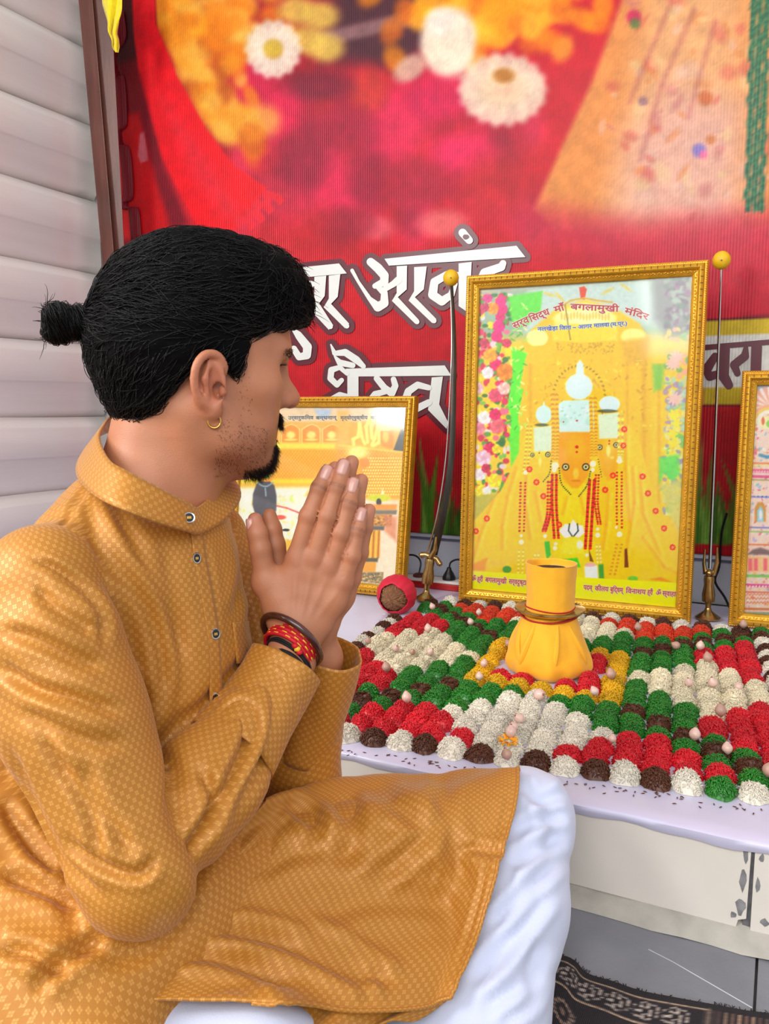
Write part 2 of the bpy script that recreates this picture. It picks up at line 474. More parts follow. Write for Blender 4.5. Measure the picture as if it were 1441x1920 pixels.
# pale gold robe at the right
P.poly([(1172, -300), (1165, 0), (1110, 150), (1050, 280), (1000, 392), (1040, 430), (1200, 450), (1500, 430), (1900, 430), (1900, -300)], (226, 150, 82), 0.95, 9)
P.poly([(1230, -200), (1180, 200), (1130, 420), (1390, 420), (1400, -200)], (230, 176, 128), 0.75, 50)
P.poly([(1180, 250), (1150, 440), (1390, 440), (1390, 200), (1260, 160)], (226, 176, 176), 0.6, 60)  # pinkish lilac glare on the glossy banner, painted over the robe's middle
for _ in range(90):
    u, v = r2.uniform(1120, 1440), r2.uniform(0, 420)
    if u < 1165-0.43*v+10: continue
    blob(u, v, r2.uniform(4, 16), r2.uniform(4, 20), [(214, 130, 70), (240, 206, 150), (206, 90, 80), (236, 190, 170), (190, 110, 110)][r2.integers(5)], 0.5, 0.6, r2.uniform(0, 3))
for q in [[(1300, 20), (1240, 160), (1200, 300)], [(1260, 0), (1180, 190)], [(1340, 40), (1290, 220)]]: P.line(q, 7, (170, 90, 90), 0.5, 6)
for (u, v, r, c) in [(1188, 32, 14, (200, 40, 90)), (1190, 44, 10, (90, 120, 60)), (1310, 282, 13, (120, 110, 190)), (1318, 290, 8, (230, 110, 150)), (1322, 184, 14, (190, 96, 50)), (1332, 262, 9, (200, 120, 70)), (1205, 190, 9, (150, 110, 120))]: blob(u, v, r, r, c, 0.85, 0.4)
# rose coloured fall-off below the robe
P.poly([(980, 380), (980, 470), (1900, 470), (1900, 370), (1400, 395), (1200, 420)], (200, 52, 74), 0.85, 40)
P.poly([(1090, 440), (1090, 620), (1900, 620), (1900, 440)], (188, 40, 66), 0.6, 60)
# green bead strand
for k in range(60):
    v = -20+k*7
    for du in (0, 13, 26): blob(1412+du-0.03*v+2*math.sin(k), v, 6, 6, (38, 92, 66) if (k+du) % 2 else (60, 120, 84), 0.9, 0.3)
# bright red shawl with tassels
P.poly([(214, -300), (214, 460), (300, 460), (300, 200), (280, -300)], (120, 10, 26), 1, 3)
P.poly([(212, -300), (215, 120), (260, 110), (262, -300)], (70, 14, 20), 0.9, 8)
P.poly([(222, 220), (226, 450), (330, 450), (300, 330), (262, 210)], (200, 14, 26), 0.95, 10)
P.poly([(238, -300), (250, 60), (262, 150), (300, 290), (372, 430), (440, 432), (470, 392), (500, 352), (440, 312), (385, 240), (330, 140), (292, 45), (284, -300)], (236, 22, 38), 1, 3)
P.poly([(262, 140), (300, 290), (352, 420), (320, 430), (290, 330), (262, 220)], (120, 14, 34), 0.9, 8)
P.poly([(300, 180), (360, 330), (420, 410), (450, 400), (380, 280)], (226, 50, 66), 0.6, 16)
for (u, v, a) in [(505, 368, 0.5), (486, 385, 0.6), (470, 402, 0.7), (452, 415, 0.8)]:
    P.poly([(u-10, v-12), (u+18, v-6), (u+28, v+8), (u+18, v+18), (u+6, v+4), (u-4, v+16), (u-14, v)], (232, 40, 58), 0.95, 1.5)
P.poly([(262, 250), (270, 248), (278, 300), (264, 306), (258, 292)], (206, 110, 120), 0.9, 2)
# grass along the foot
for _ in range(420):
    u = r2.uniform(480, 1700); h = r2.uniform(110, 240)*(0.75+0.25*math.sin(u*0.05)); w = r2.uniform(8, 20); lean = r2.normal(0, 18)
    c = np.array([(74, 122, 34), (100, 150, 50), (134, 176, 78), (56, 96, 28), (90, 134, 42)][r2.integers(5)], float)
    P.poly([(u-w/2, 1020), (u+lean*0.5-w*0.3, 1020-h*0.6), (u+lean, 1020-h), (u+lean*0.5+w*0.35, 1020-h*0.6), (u+w/2, 1020)], c, 0.75, 2.0)
P.poly([(1316, 602), (1316, 758), (1900, 746), (1900, 570)], (206, 178, 52), 1, 1.2)
P.line([(1316, 600), (1900, 566)], 5, (96, 26, 40), 1)
P.line([(1316, 760), (1900, 748)], 4, (110, 30, 44), 0.9)
P.poly([(1316, 632), (1900, 596), (1900, 700), (1316, 728)], (226, 222, 214), 1, 1)
P.C[:] = np.clip(P.C.mean(1, keepdims=True)*-0.10+P.C*1.03, 0, 255); P.grain(0.10, 0.05); P.grain(0.06, 0.35, 9)
me = mesh_np('banner', V, Fq, smooth=False); set_col(me, P.done())
m_banner = print_mat('printed_flex', 0.45, coat=0.06, flutes=True, spec=0.22)
banner = link('banner', me, m_banner)
tag(banner, 'large red printed flex banner with flowers and white lettering behind the altar', 'banner')
sm = banner.modifiers.new('thickness', 'SOLIDIFY'); sm.thickness = 0.003; sm.offset = -1
# a loose curled margin along the left edge of the banner
pts = [(212, 20, 0.00), (216, 70, .01), (199, 108, .03), (205, 140, .035), (214, 150, .01), (218, 230, .004), (208, 246, .03), (212, 270, .03), (224, 282, .01), (230, 365, .0), (219, 380, .03), (226, 392, .01), (240, 392, .0), (246, 452, 0)]
c = crom([(a, b, d) for a, b, d in pts], 60)
V = []; 
for a, b, d in c:
    V.append(at_y(a, b, YB-0.004-d)); V.append(at_y(a+7, b, YB-0.005-d*0.5)); V.append(at_y(a+20, b, YB-0.0035))
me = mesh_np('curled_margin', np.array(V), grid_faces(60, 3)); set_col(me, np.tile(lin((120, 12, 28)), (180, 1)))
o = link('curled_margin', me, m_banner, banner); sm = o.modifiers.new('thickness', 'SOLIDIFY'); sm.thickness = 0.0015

# lettering on the banner, drawn stroke by stroke in the crop's units
def cvt(p, s=2.882, ou=500, ov=380):
    return [(ou+q[0]/s, ov+q[1]/s, *( [q[2]/s] if len(q) > 2 else [])) for q in p]
projB = lambda u, v: at_y(u, v, YB)
LT = Letters(projB, (0, -1, 0))
polys = [
 [(20, 368), (395, 330), (437, 384), (20, 422)],                                            # headline of first word
 [(262, 402), (326, 396), (318, 505), (288, 545), (364, 664), (340, 688), (235, 575), (262, 520)],
 [(340, 396), (402, 388), (388, 510), (352, 548), (450, 655), (428, 680), (312, 566), (340, 520)],
 [(640, 305), (1352, 235), (1400, 296), (664, 342)],                                        # headline of second word
 [(706, 345), (762, 342), (760, 470), (712, 512), (826, 635), (806, 655), (680, 532), (706, 490)],
 [(800, 350), (868, 346), (852, 470), (804, 512), (920, 630), (898, 652), (770, 530), (800, 480)],
 [(1040, 330), (1110, 322), (1098, 600), (1040, 560)],
 [(430, 898), (965, 880), (1000, 935), (450, 940)],                                         # headline of third word
 [(895, 945), (955, 940), (935, 1090), (985, 1190), (975, 1222), (875, 1120)],
 [(440, 930), (500, 930), (500, 1080), (440, 1080)],
]
strokes = [
 [(250, 440, 34), (190, 430, 40), (130, 470, 44), (125, 540, 46), (165, 590, 44), (215, 570, 40), (240, 505, 34), (225, 470, 24)],
 [(110, 655, 14), (150, 690, 22), (175, 715, 40), (225, 780, 48), (222, 825, 44), (180, 835, 36), (152, 790, 34)],
 [(350, 672, 24)], [(438, 668, 26)], [(816, 645, 26)], [(908, 640, 26)],
 [(466, 368, 20), (500, 430, 16), (560, 520, 24), (605, 565, 50), (640, 545, 46), (640, 490, 36), (600, 452, 26)],
 [(566, 322, 44), (605, 355, 50), (640, 395, 48), (640, 430, 44), (590, 452, 30)],
 [(640, 470, 30), (690, 440, 34), (715, 420, 40)],
 [(1060, 395, 30), (980, 390, 40), (910, 430, 44), (900, 500, 48), (950, 535, 46), (1000, 500, 36), (1020, 440, 30)],
 [(1280, 330, 36), (1270, 350, 44), (1180, 380, 46), (1150, 450, 50), (1200, 500, 44)],
 [(1062, 165, 44), (1098, 206, 40)],
 [(352, 768, 8), (372, 815, 26), (430, 810, 38), (490, 850, 40), (528, 885, 26)], [(372, 830, 10), (400, 865, 34), (470, 880, 30)],
 [(440, 925, 22), (400, 890, 26), (355, 905, 34), (350, 950, 34), (385, 985, 30), (410, 960, 26)],
 [(330, 1080, 36), (400, 1040, 34), (470, 1060, 36)],
 [(600, 950, 34), (640, 1000, 36), (680, 1030, 40), (700, 990, 34), (690, 955, 30)], [(560, 1080, 40), (590, 1035, 34), (650, 1020, 30)],
 [(880, 1000, 30), (820, 985, 36), (770, 1020, 40), (750, 1080, 44), (800, 1120, 40), (880, 1080, 36)],
]
for p in polys:
    LT.poly(cvt([(a, b) for a, b in p]), 'edge', 0.0012, grow=9.5); LT.poly(cvt(p), 'face', 0.0060)
for p in strokes:
    LT.stroke(cvt(p), 'edge', 0.0012, grow=9.5); LT.stroke(cvt(p), 'face', 0.0060)
# dark counter of the dot above the headline
LT.stroke(cvt([(1078, 188, 26), (1088, 186, 20)]), 'counter', 0.0105)
# maroon letters on the yellow band at the right: pixel strokes
mar = [[(1316, 652, 10), (1460, 640, 10)], [(1358, 655, 20), (1356, 705, 20), (1366, 722, 16)], [(1326, 690, 18), (1340, 668, 14), (1352, 676, 14), (1350, 700, 14), (1330, 706, 16), (1322, 690, 14)],
       [(1398, 650, 8), (1396, 668, 16), (1376, 684, 16), (1382, 700, 12)], [(1418, 650, 20), (1416, 706, 20)], [(1455, 650, 20), (1453, 700, 20)], [(1480, 650, 16), (1470, 690, 18), (1490, 706, 16)]]
for p in mar: LT.stroke(p, 'maroon', 0.0015)
m_let = mat('white_print', (226, 228, 222), 0.35, var=0.02); m_mar = mat('maroon_print', (92, 24, 40), 0.35, var=0.05)
LT.mb['counter'].obj('letter_counter', m_mar, banner, smooth=False)
tag(LT.mb['edge'].obj('letter_outline', m_mar, banner, smooth=False), 'maroon outline of the lettering')
tag(LT.mb['face'].obj('lettering', m_let, banner, smooth=False), 'white slanted Devanagari lettering')
tag(LT.mb['maroon'].obj('band_lettering', m_mar, banner, smooth=False), 'maroon Devanagari lettering on the yellow band')

# yellow cloth strip tied to the post at the top
V = []
prof = [(192, -60, 228, -60), (192, 0, 229, -2), (196, 20, 228, 22), (202, 40, 222, 44), (203, 60, 219, 62), (209, 75, 222, 74), (210, 88, 224, 86), (216, 98, 222, 99)]
c = crom(prof, 30)
for i, (a, b, d, e) in enumerate(c):
    for k in range(9):
        f = k/8; y = 2.055+0.012*math.sin(f*9+i*0.25)
        V.append(at_y(a+(d-a)*f, b+(e-b)*f, y))
me = mesh_np('yellow_cloth', np.array(V), grid_faces(30, 9))
o = link('yellow_cloth', me, mat('yellow_cotton', (245, 222, 20), 0.85, var=0.1, scale=60, bump=0.2, bscale=500, sheen=0.3))
sm = o.modifiers.new('thickness', 'SOLIDIFY'); sm.thickness = 0.002
tag(o, 'torn yellow cloth strip hanging from the top of the brown post', 'cloth')

# ================================================================== ALTAR PLATFORM
altar = thing('altar_platform', 'low tiled altar platform with a lavender top sheet', 'platform', (0, 0, 0))
m_cement = mat('cement', (176, 170, 160), 0.85, var=0.15, scale=25, bump=0.3)
MB().box((-2.27, YF+0.012, 0.0), (0.75, YB+0.005, ZA-0.012)).obj('core', m_cement, altar, smooth=False)
m_tile = mat('beige_wall_tile', (222, 214, 204), 0.35, var=0.06, scale=7, bump=0.06, bscale=60)
jx = [at_y(606, 1445, YF)[0], at_y(1408, 1650, YF)[0]]
wt = jx[1]-jx[0]
edges = [jx[0]-3*wt, jx[0]-2*wt, jx[0]-wt, jx[0], jx[1], jx[1]+wt]
for i in range(len(edges)-1):
    x0 = max(edges[i]+0.002, -2.27); x1 = min(edges[i+1]-0.002, 0.75)
    if x1-x0 < 0.02: continue
    V = [(x0, YF, 0.020), (x1-0.012, YF, 0.020), (x1-0.010, YF, 0.030), (x1-0.001, YF, 0.034), (x1, YF, 0.127), (x0, YF, 0.127)]
    n = len(V); V2 = [(a, YF+0.0115, c) for a, b, c in V]
    MB().add(V+V2, [tuple(range(n)), tuple(reversed(range(n, 2*n)))]+[(j, j+n, (j+1) % n+n, (j+1) % n) for j in range(n)]).obj('tile', m_tile, altar, smooth=False, bevel=0.0008)
# chipped, grouted joint and the rough cement fillet at the foot
def rough_strip(name, path, prof, m, seed, amp):
    r3 = np.random.default_rng(seed); V = []
    c = crom(path, 90)
    for i, p in enumerate(c):
        for (dy, dz) in prof:
            V.append((p[0], p[1]+dy+r3.normal(0, amp), max(0.0005, p[2]+dz+r3.normal(0, amp))))
    me = mesh_np(name, np.array(V), grid_faces(90, len(prof))); return link(name, me, m, altar)
rough_strip('cement_fillet', [(-2.27, YF, 0), (-1.2, YF, 0), (0.0, YF, 0), (0.75, YF, 0)], [(-0.022, 0.0005), (-0.016, 0.006), (-0.006, 0.015), (0.002, 0.021), (0.012, 0.024)], m_cement, 4, 0.0012)
MB().box((jx[1]-0.007, YF+0.004, 0.02), (jx[1]+0.003, YF+0.0118, 0.128)).obj('grout', mat('dark_grout', (96, 94, 98), 0.9, var=0.3, scale=80), altar, smooth=False)
r3 = np.random.default_rng(11)
for (u, v, h, w) in [(1398, 1600, 40, 5), (1392, 1650, 46, 6), (1388, 1700, 36, 9), (1420, 1660, 34, 4), (1428, 1610, 18, 5), (1374, 1716, 12, 7), (1432, 1730, 16, 8)]:
    c = at_y(u, v, YF-0.0004); k = 9; s = 0.00066
    ring_ = [(c[0]+w*s*math.cos(a)*r3.uniform(0.6, 1.2), c[1], max(0.022, c[2]+h*s*0.5*math.sin(a)*r3.uniform(0.7, 1.2))) for a in np.linspace(0, 2*math.pi, k, endpoint=False)]
    MB().add(ring_+[(a, b+0.001, d) for a, b, d in ring_], [tuple(range(k)), tuple(reversed(range(k, 2*k)))]+[(j, j+k, (j+1) % k+k, (j+1) % k) for j in range(k)]).obj('chip', mat('grey_chip', (128, 126, 128), 0.9, var=0.3, scale=90) if u == 1398 else bpy.data.materials['grey_chip'], altar, smooth=False)
# lavender plastic sheet over the slab, folded over the edge
nx = 160; prof = [(0.0015, ZA-0.016), (-0.0035, ZA-0.008), (-0.004, ZA-0.002), (0.0, ZA), (0.03, ZA), (0.2, ZA), (0.5, ZA), (0.9, ZA), (YB-YF-0.002, ZA)]
V = []
for i in range(nx):
    x = -2.27+3.02*i/(nx-1)
    for j, (dy, z) in enumerate(prof):
        wob = 0.0014*math.sin(x*31)+0.001*math.sin(x*77+1) if j < 3 else 0
        V.append((x, YF-0.004+dy+wob*(0.6 if j < 3 else 0), z+(wob if j == 0 else 0)))
V = np.array(V)
me = mesh_np('top_sheet', V, grid_faces(nx, len(prof)), smooth=True); me.set_sharp_from_angle(angle=1.2)
m_lav = mat('lavender_sheet', (206, 202, 226), 0.3, var=0.05, scale=5, bump=0.06, bscale=25)
link('top_sheet', me, m_lav, altar)
MB().box((-2.27, YF+0.001, ZA-0.0115), (0.75, YB+0.004, ZA-0.001)).obj('slab', m_cement, altar, smooth=False)

# ================================================================== CARPET
ue = [(980, 1815), (1010, 1806), (1035, 1800), (1060, 1801), (1080, 1812), (1100, 1833), (1150, 1849), (1200, 1866), (1260, 1878), (1330, 1891), (1395, 1903), (1441, 1909), (1520, 1922)]
E3 = crom([at_z(u, v, 0.0)[:2] for u, v in ue], 200)
E3 = np.vstack([np.linspace([-1.55, 0.93], E3[0]-[0.005, 0], 60), E3, np.linspace(E3[-1]+[0.005, 0], [0.55, E3[-1][1]+0.01], 20)])
seg = np.r_[0, np.cumsum(np.linalg.norm(np.diff(E3, axis=0), axis=1))]
nc = 620; sx = np.linspace(0, seg[-1], nc)
EX = np.c_[np.interp(sx, seg, E3[:, 0]), np.interp(sx, seg, E3[:, 1])]
dd = np.r_[np.linspace(0, 0.10, 60), np.linspace(0.104, 0.9, 60)]
nr = len(dd)
X = np.repeat(EX[None, :, 0], nr, 0); Yc = EX[None, :, 1]-dd[:, None]
Yc = EX[:, 1].mean()*np.clip((dd[:, None]-0.1)/0.5, 0, 1)*0+Yc
Z = 0.006+0.003*np.sin(X*14+Yc*9)**2*np.clip(dd[:, None]/0.03, 0, 1)
V = np.stack([X, Yc, Z], -1).reshape(-1, 3)
mm = np.repeat(sx[None], nr, 0).ravel()*1000; dm = np.repeat(dd[:, None], nc, 1).ravel()*1000
s0 = np.interp(at_z(1045, 1850, 0)[0], EX[:, 0], sx)*1000; s1 = np.interp(at_z(1327, 1895, 0)[0], EX[:, 0], sx)*1000
P = Paint(mm, dm, (34, 28, 32))
be = (186, 160, 132)
def band(y, w): P.line([(0, y), (s1, y)], w, be, 0.95, 0.6)
band(12, 2.6); band(52, 2.6)
for k in range(-40, 9):
    cx = s0+12+k*30.5
    if cx > s1-14: break
    P.ell(cx, 31, 5, 5, (30, 24, 28), 1, 0.1)
    for j in range(6):
        a = j*math.pi/3+0.3
        px_, py_ = cx+9.5*math.cos(a), 31+9.5*math.sin(a)
        for q in range(10):
            b1 = q*2*math.pi/10
            if (q+j) % 4 != 3: P.ell(px_+4.6*math.cos(b1), py_+4.6*math.sin(b1), 1.5, 1.5, (196, 180, 168), 0.8, 0.4)
for k in range(-20, 8):
    cx = s0+20+k*62
    for j in range(14):
        a = j*2*math.pi/14; P.ell(cx+15*math.cos(a), 84+13*math.sin(a), 3.2, 2.4, (170, 140, 120), 0.8, 0.4)
    P.ell(cx, 84, 5, 4, (150, 120, 100), 0.8, 0.4)
P.line([(s1, 10), (s1, 100)], 3, be, 0.9)
for k in range(1, 40):
    x = s1+k*6.5
    P.line([(x, 12), (x, 120)], 2.4, (176, 140, 116) if k % 2 else (120, 88, 76), 0.9)
P.grain(0.25, 1.1)
me = mesh_np('carpet', V, grid_faces(nr, nc)[:, ::-1]); set_col(me, P.done())
mc_, b = new_mat('woven_wool'); N, Lk = nodes(mc_)
a_ = N.new('ShaderNodeAttribute'); a_.attribute_name = 'Col'; Lk.new(a_.outputs['Color'], b.inputs['Base Color']); b.inputs['Roughness'].default_value = 0.95
wv = N.new('ShaderNodeTexWave'); wv.inputs['Scale'].default_value = 160; tc = N.new('ShaderNodeTexCoord'); Lk.new(tc.outputs['Object'], wv.inputs['Vector'])
bp = N.new('ShaderNodeBump'); bp.inputs['Strength'].default_value = 0.5; bp.inputs['Distance'].default_value = 0.002; Lk.new(wv.outputs['Fac'], bp.inputs['Height']); Lk.new(bp.outputs[0], b.inputs['Normal'])
carpet = link('carpet', me, mc_); sm = carpet.modifiers.new('thickness', 'SOLIDIFY'); sm.thickness = 0.005; sm.offset = -1
tag(carpet, 'black woven carpet with beige flower border on the grey stone floor', 'carpet')
mb = MB(); r3 = np.random.default_rng(2)
for k in range(700):
    i = r3.integers(60, nc-60); p = EX[i]
    d = np.array([r3.normal(0, 0.4), 1.0]); d /= np.linalg.norm(d); l = r3.uniform(0.005, 0.011)
    q = np.array([p[0], p[1]-0.002, 0.005]); e = np.array([p[0]+d[0]*l, p[1]+d[1]*l, 0.0015]); w = np.array([0.0005, 0, 0])
    mb.add([q-w, q+w, e+w, e-w, q+[0, 0, .0008], e+[0, 0, .0008]], [(0, 1, 4), (1, 2, 5, 4), (2, 3, 5), (3, 0, 4, 5)])
fr = mb.obj('fringe', mat('dark_wool_fringe', (52, 40, 44), 0.95, var=0.5, scale=900), carpet, smooth=False); fr['kind'] = 'stuff'
# ================================================================== PICTURE FRAMES
m_gold = mat('gold_moulding', (214, 158, 40), 0.32, metal=0.55, var=0.15, scale=40, bump=0.1, bscale=300)
m_gold2 = mat('gold_beads', (226, 176, 70), 0.3, metal=0.6, var=0.2, scale=200)
m_tick = mat('brown_inlay', (92, 50, 16), 0.5, var=0.2)
m_back = mat('hardboard', (96, 72, 50), 0.85)
m_printgloss = print_mat('glossy_photo_print', 0.3)
mg = bpy.data.materials.new('picture_glass'); mg.use_nodes = True
N, Lk = nodes(mg); N.remove(N['Principled BSDF'])
tr = N.new('ShaderNodeBsdfTransparent'); gl = N.new('ShaderNodeBsdfGlossy'); gl.inputs['Roughness'].default_value = 0.07
fr_ = N.new('ShaderNodeFresnel'); fr_.inputs['IOR'].default_value = 1.5; mxs = N.new('ShaderNodeMixShader')
nzg = N.new('ShaderNodeTexNoise'); nzg.inputs['Scale'].default_value = 6; mrg = N.new('ShaderNodeMapRange'); mrg.inputs['To Min'].default_value = 0.97; mrg.inputs['To Max'].default_value = 1.0
Lk.new(nzg.outputs['Fac'], mrg.inputs['Value']); Lk.new(mrg.outputs[0], tr.inputs['Color'])
Lk.new(fr_.outputs[0], mxs.inputs[0]); Lk.new(tr.outputs[0], mxs.inputs[1]); Lk.new(gl.outputs[0], mxs.inputs[2]); Lk.new(mxs.outputs[0], N['Material Output'].inputs['Surface'])

_bead = None
def bead_mesh_data():
    bm = bmesh.new(); bmesh.ops.create_icosphere(bm, subdivisions=1, radius=1.0)
    V = np.array([v.co[:] for v in bm.verts]); F = np.array([[v.index for v in f.verts] for f in bm.faces]); bm.free(); return V, F
BV, BF = bead_mesh_data()

def picture_frame(name, label, BL, yaw, lean, w, h, bw):
    """standing picture frame; local x right, -y towards the viewer, z up"""
    BL = (BL[0], BL[1], ZA+0.0125*math.sin(lean)+0.0006)
    root = thing(name, label, 'picture', BL)
    root.rotation_euler = (-lean, 0, yaw)
    Rm = Matrix.Rotation(yaw, 3, 'Z') @ Matrix.Rotation(-lean, 3, 'X')
    Rn = np.array(Rm); Bn = np.asarray(BL, float)
    toW = lambda P: np.asarray(P) @ Rn.T + Bn
    # moulding profile: distance from the outer edge, height towards the viewer
    prof = [(0, 0.012), (0, -0.004), (0.0025, -0.010), (0.12*bw, -0.012), (0.22*bw, -0.012), (0.26*bw, -0.017), (0.36*bw, -0.021), (0.50*bw, -0.022), (0.60*bw, -0.019), (0.64*bw, -0.012), (0.70*bw, -0.011), (0.80*bw, -0.010), (0.86*bw, -0.0085), (0.95*bw, -0.007), (bw, -0.004), (bw, 0.012)]
    corners = [(0, 0), (w, 0), (w, h), (0, h)]; ins = [(1, 1), (-1, 1), (-1, -1), (1, -1)]
    for s in range(4):
        c0, c1 = corners[s], corners[(s+1) % 4]; i0, i1 = ins[s], ins[(s+1) % 4]
        V = [(c0[0]+i0[0]*d, y, c0[1]+i0[1]*d) for d, y in prof]+[(c1[0]+i1[0]*d, y, c1[1]+i1[1]*d) for d, y in prof]
        n = len(prof)
        F = [(j, n+j, n+(j+1) % n, (j+1) % n) for j in range(n)]+[tuple(range(n)), tuple(reversed(range(n, 2*n)))]
        MB().add(V, F).obj('rail', m_gold, root)
    # beads along the outer edge and the twisted filigree along the inner edge
    def row(d, y, r, step, jit):
        pts = []
        for s in range(4):
            c0 = np.array(corners[s])+np.array(ins[s])*d; c1 = np.array(corners[(s+1) % 4])+np.array(ins[(s+1) % 4])*d
            n = int(np.linalg.norm(c1-c0)/step)
            for k in range(n): q = c0+(c1-c0)*k/n; pts.append((q[0]+jit*math.sin(k*2.2), y, q[1]+jit*math.cos(k*2.2)))
        pts = np.array(pts)
        V = (pts[:, None, :]+BV[None]*r).reshape(-1, 3); F = (BF[None]+(np.arange(len(pts))*len(BV))[:, None, None]).reshape(-1, 3)
        return mesh_np('bead_trim', V, F)
    o = link('bead_trim', row(0.12*bw, -0.0125, 0.0021, 0.0052, 0), m_gold2, root); o['kind'] = 'stuff'
    o = link('filigree', row(0.74*bw, -0.0115, 0.0021, 0.0048, 0.0014), m_gold2, root); o['kind'] = 'stuff'
    mb = MB()
    for s in range(4):
        c0 = np.array(corners[s])+np.array(ins[s])*0.3*bw; c1 = np.array(corners[(s+1) % 4])+np.array(ins[(s+1) % 4])*0.3*bw
        e = (c1-c0)/np.linalg.norm(c1-c0); nn = np.array([-e[1], e[0]]); L = np.linalg.norm(c1-c0); n = int(L/0.0145)
        for k in range(1, n):
            q = c0+e*(L*k/n); a = q-e*0.0008; b = q+e*0.0008; r = nn*0.16*bw
            mb.add([(a[0], -0.0215, a[1]), (b[0], -0.0215, b[1]), (b[0]+r[0], -0.0228, b[1]+r[1]), (a[0]+r[0], -0.0228, a[1]+r[1]), (a[0], -0.015, a[1]), (b[0], -0.015, b[1]), (b[0]+r[0], -0.015, b[1]+r[1]), (a[0]+r[0], -0.015, a[1]+r[1])], [(0, 1, 2, 3), (0, 4, 5, 1), (1, 5, 6, 2), (2, 6, 7, 3), (3, 7, 4, 0)])
    o = mb.obj('inlay_ticks', m_tick, root, smooth=False); o['kind'] = 'stuff'
    MB().box((0.004, 0.004, 0.004), (w-0.004, 0.012, h-0.004)).obj('backing', m_back, root, smooth=False)
    MB().box((bw-0.003, -0.0035, bw-0.003), (w-bw+0.003, -0.0015, h-bw+0.003)).obj('glass_pane', mg, root, smooth=False)
    return root, toW, Rn

def frame_print(root, toW, Rn, w, h, bw, step, paint):
    x0 = bw-0.002; z0 = bw-0.002; ww = w-2*x0; hh = h-2*z0
    nx = int(ww/step)+1; nz = int(hh/step)+1
    gx, gz = np.meshgrid(np.linspace(x0, x0+ww, nx), np.linspace(z0, z0+hh, nz))
    Vl = np.stack([gx, np.full_like(gx, 0.003), gz], -1).reshape(-1, 3)
    U, Vp = pix(toW(Vl))
    P = paint(U, Vp); P.C[:] = np.clip(P.C.mean(1, keepdims=True)*-0.10+P.C*1.20, 0, 255)
    me = mesh_np('print', Vl, grid_faces(nz, nx), smooth=False); set_col(me, P.done())
    o = link('print', me, m_printgloss, root)
    return o
def proj_frame(toW, Rn, BL, yl):
    """pixel -> frame-local point on the sheet at local depth yl"""
    n = Rn[:, 1]; p0 = toW(np.array([0, yl, 0.0]))
    Bn = np.asarray(BL, float)
    def f(u, v):
        d = ray(u, v); t = ((p0-ORI) @ n)/(d @ n); return (ORI+d*t-Bn) @ Rn
    return f
def lay_text(name, body, place, proj, m, parent, bold=0.0, y=0.0024):
    """place: (x in 0..1, y in letter heights) -> pixel"""
    V2, F = text_polys(body)
    if not len(V2): return
    x0, x1 = V2[:, 0].min(), V2[:, 0].max()
    mb = MB(); k = 0
    offs = [(0, 0)] if bold == 0 else [(-bold, 0), (bold, 0), (0, bold), (0, -bold)]
    for (ox, oy) in offs:
        pts = []
        for (x, yy) in V2:
            u, v = place((x-x0)/(x1-x0), yy)
            q = proj(u+ox, v+oy); pts.append((q[0], y-k*3e-5, q[2]))
        mb.add(pts, F); k += 1
    return mb.obj(name, m, parent, smooth=False)

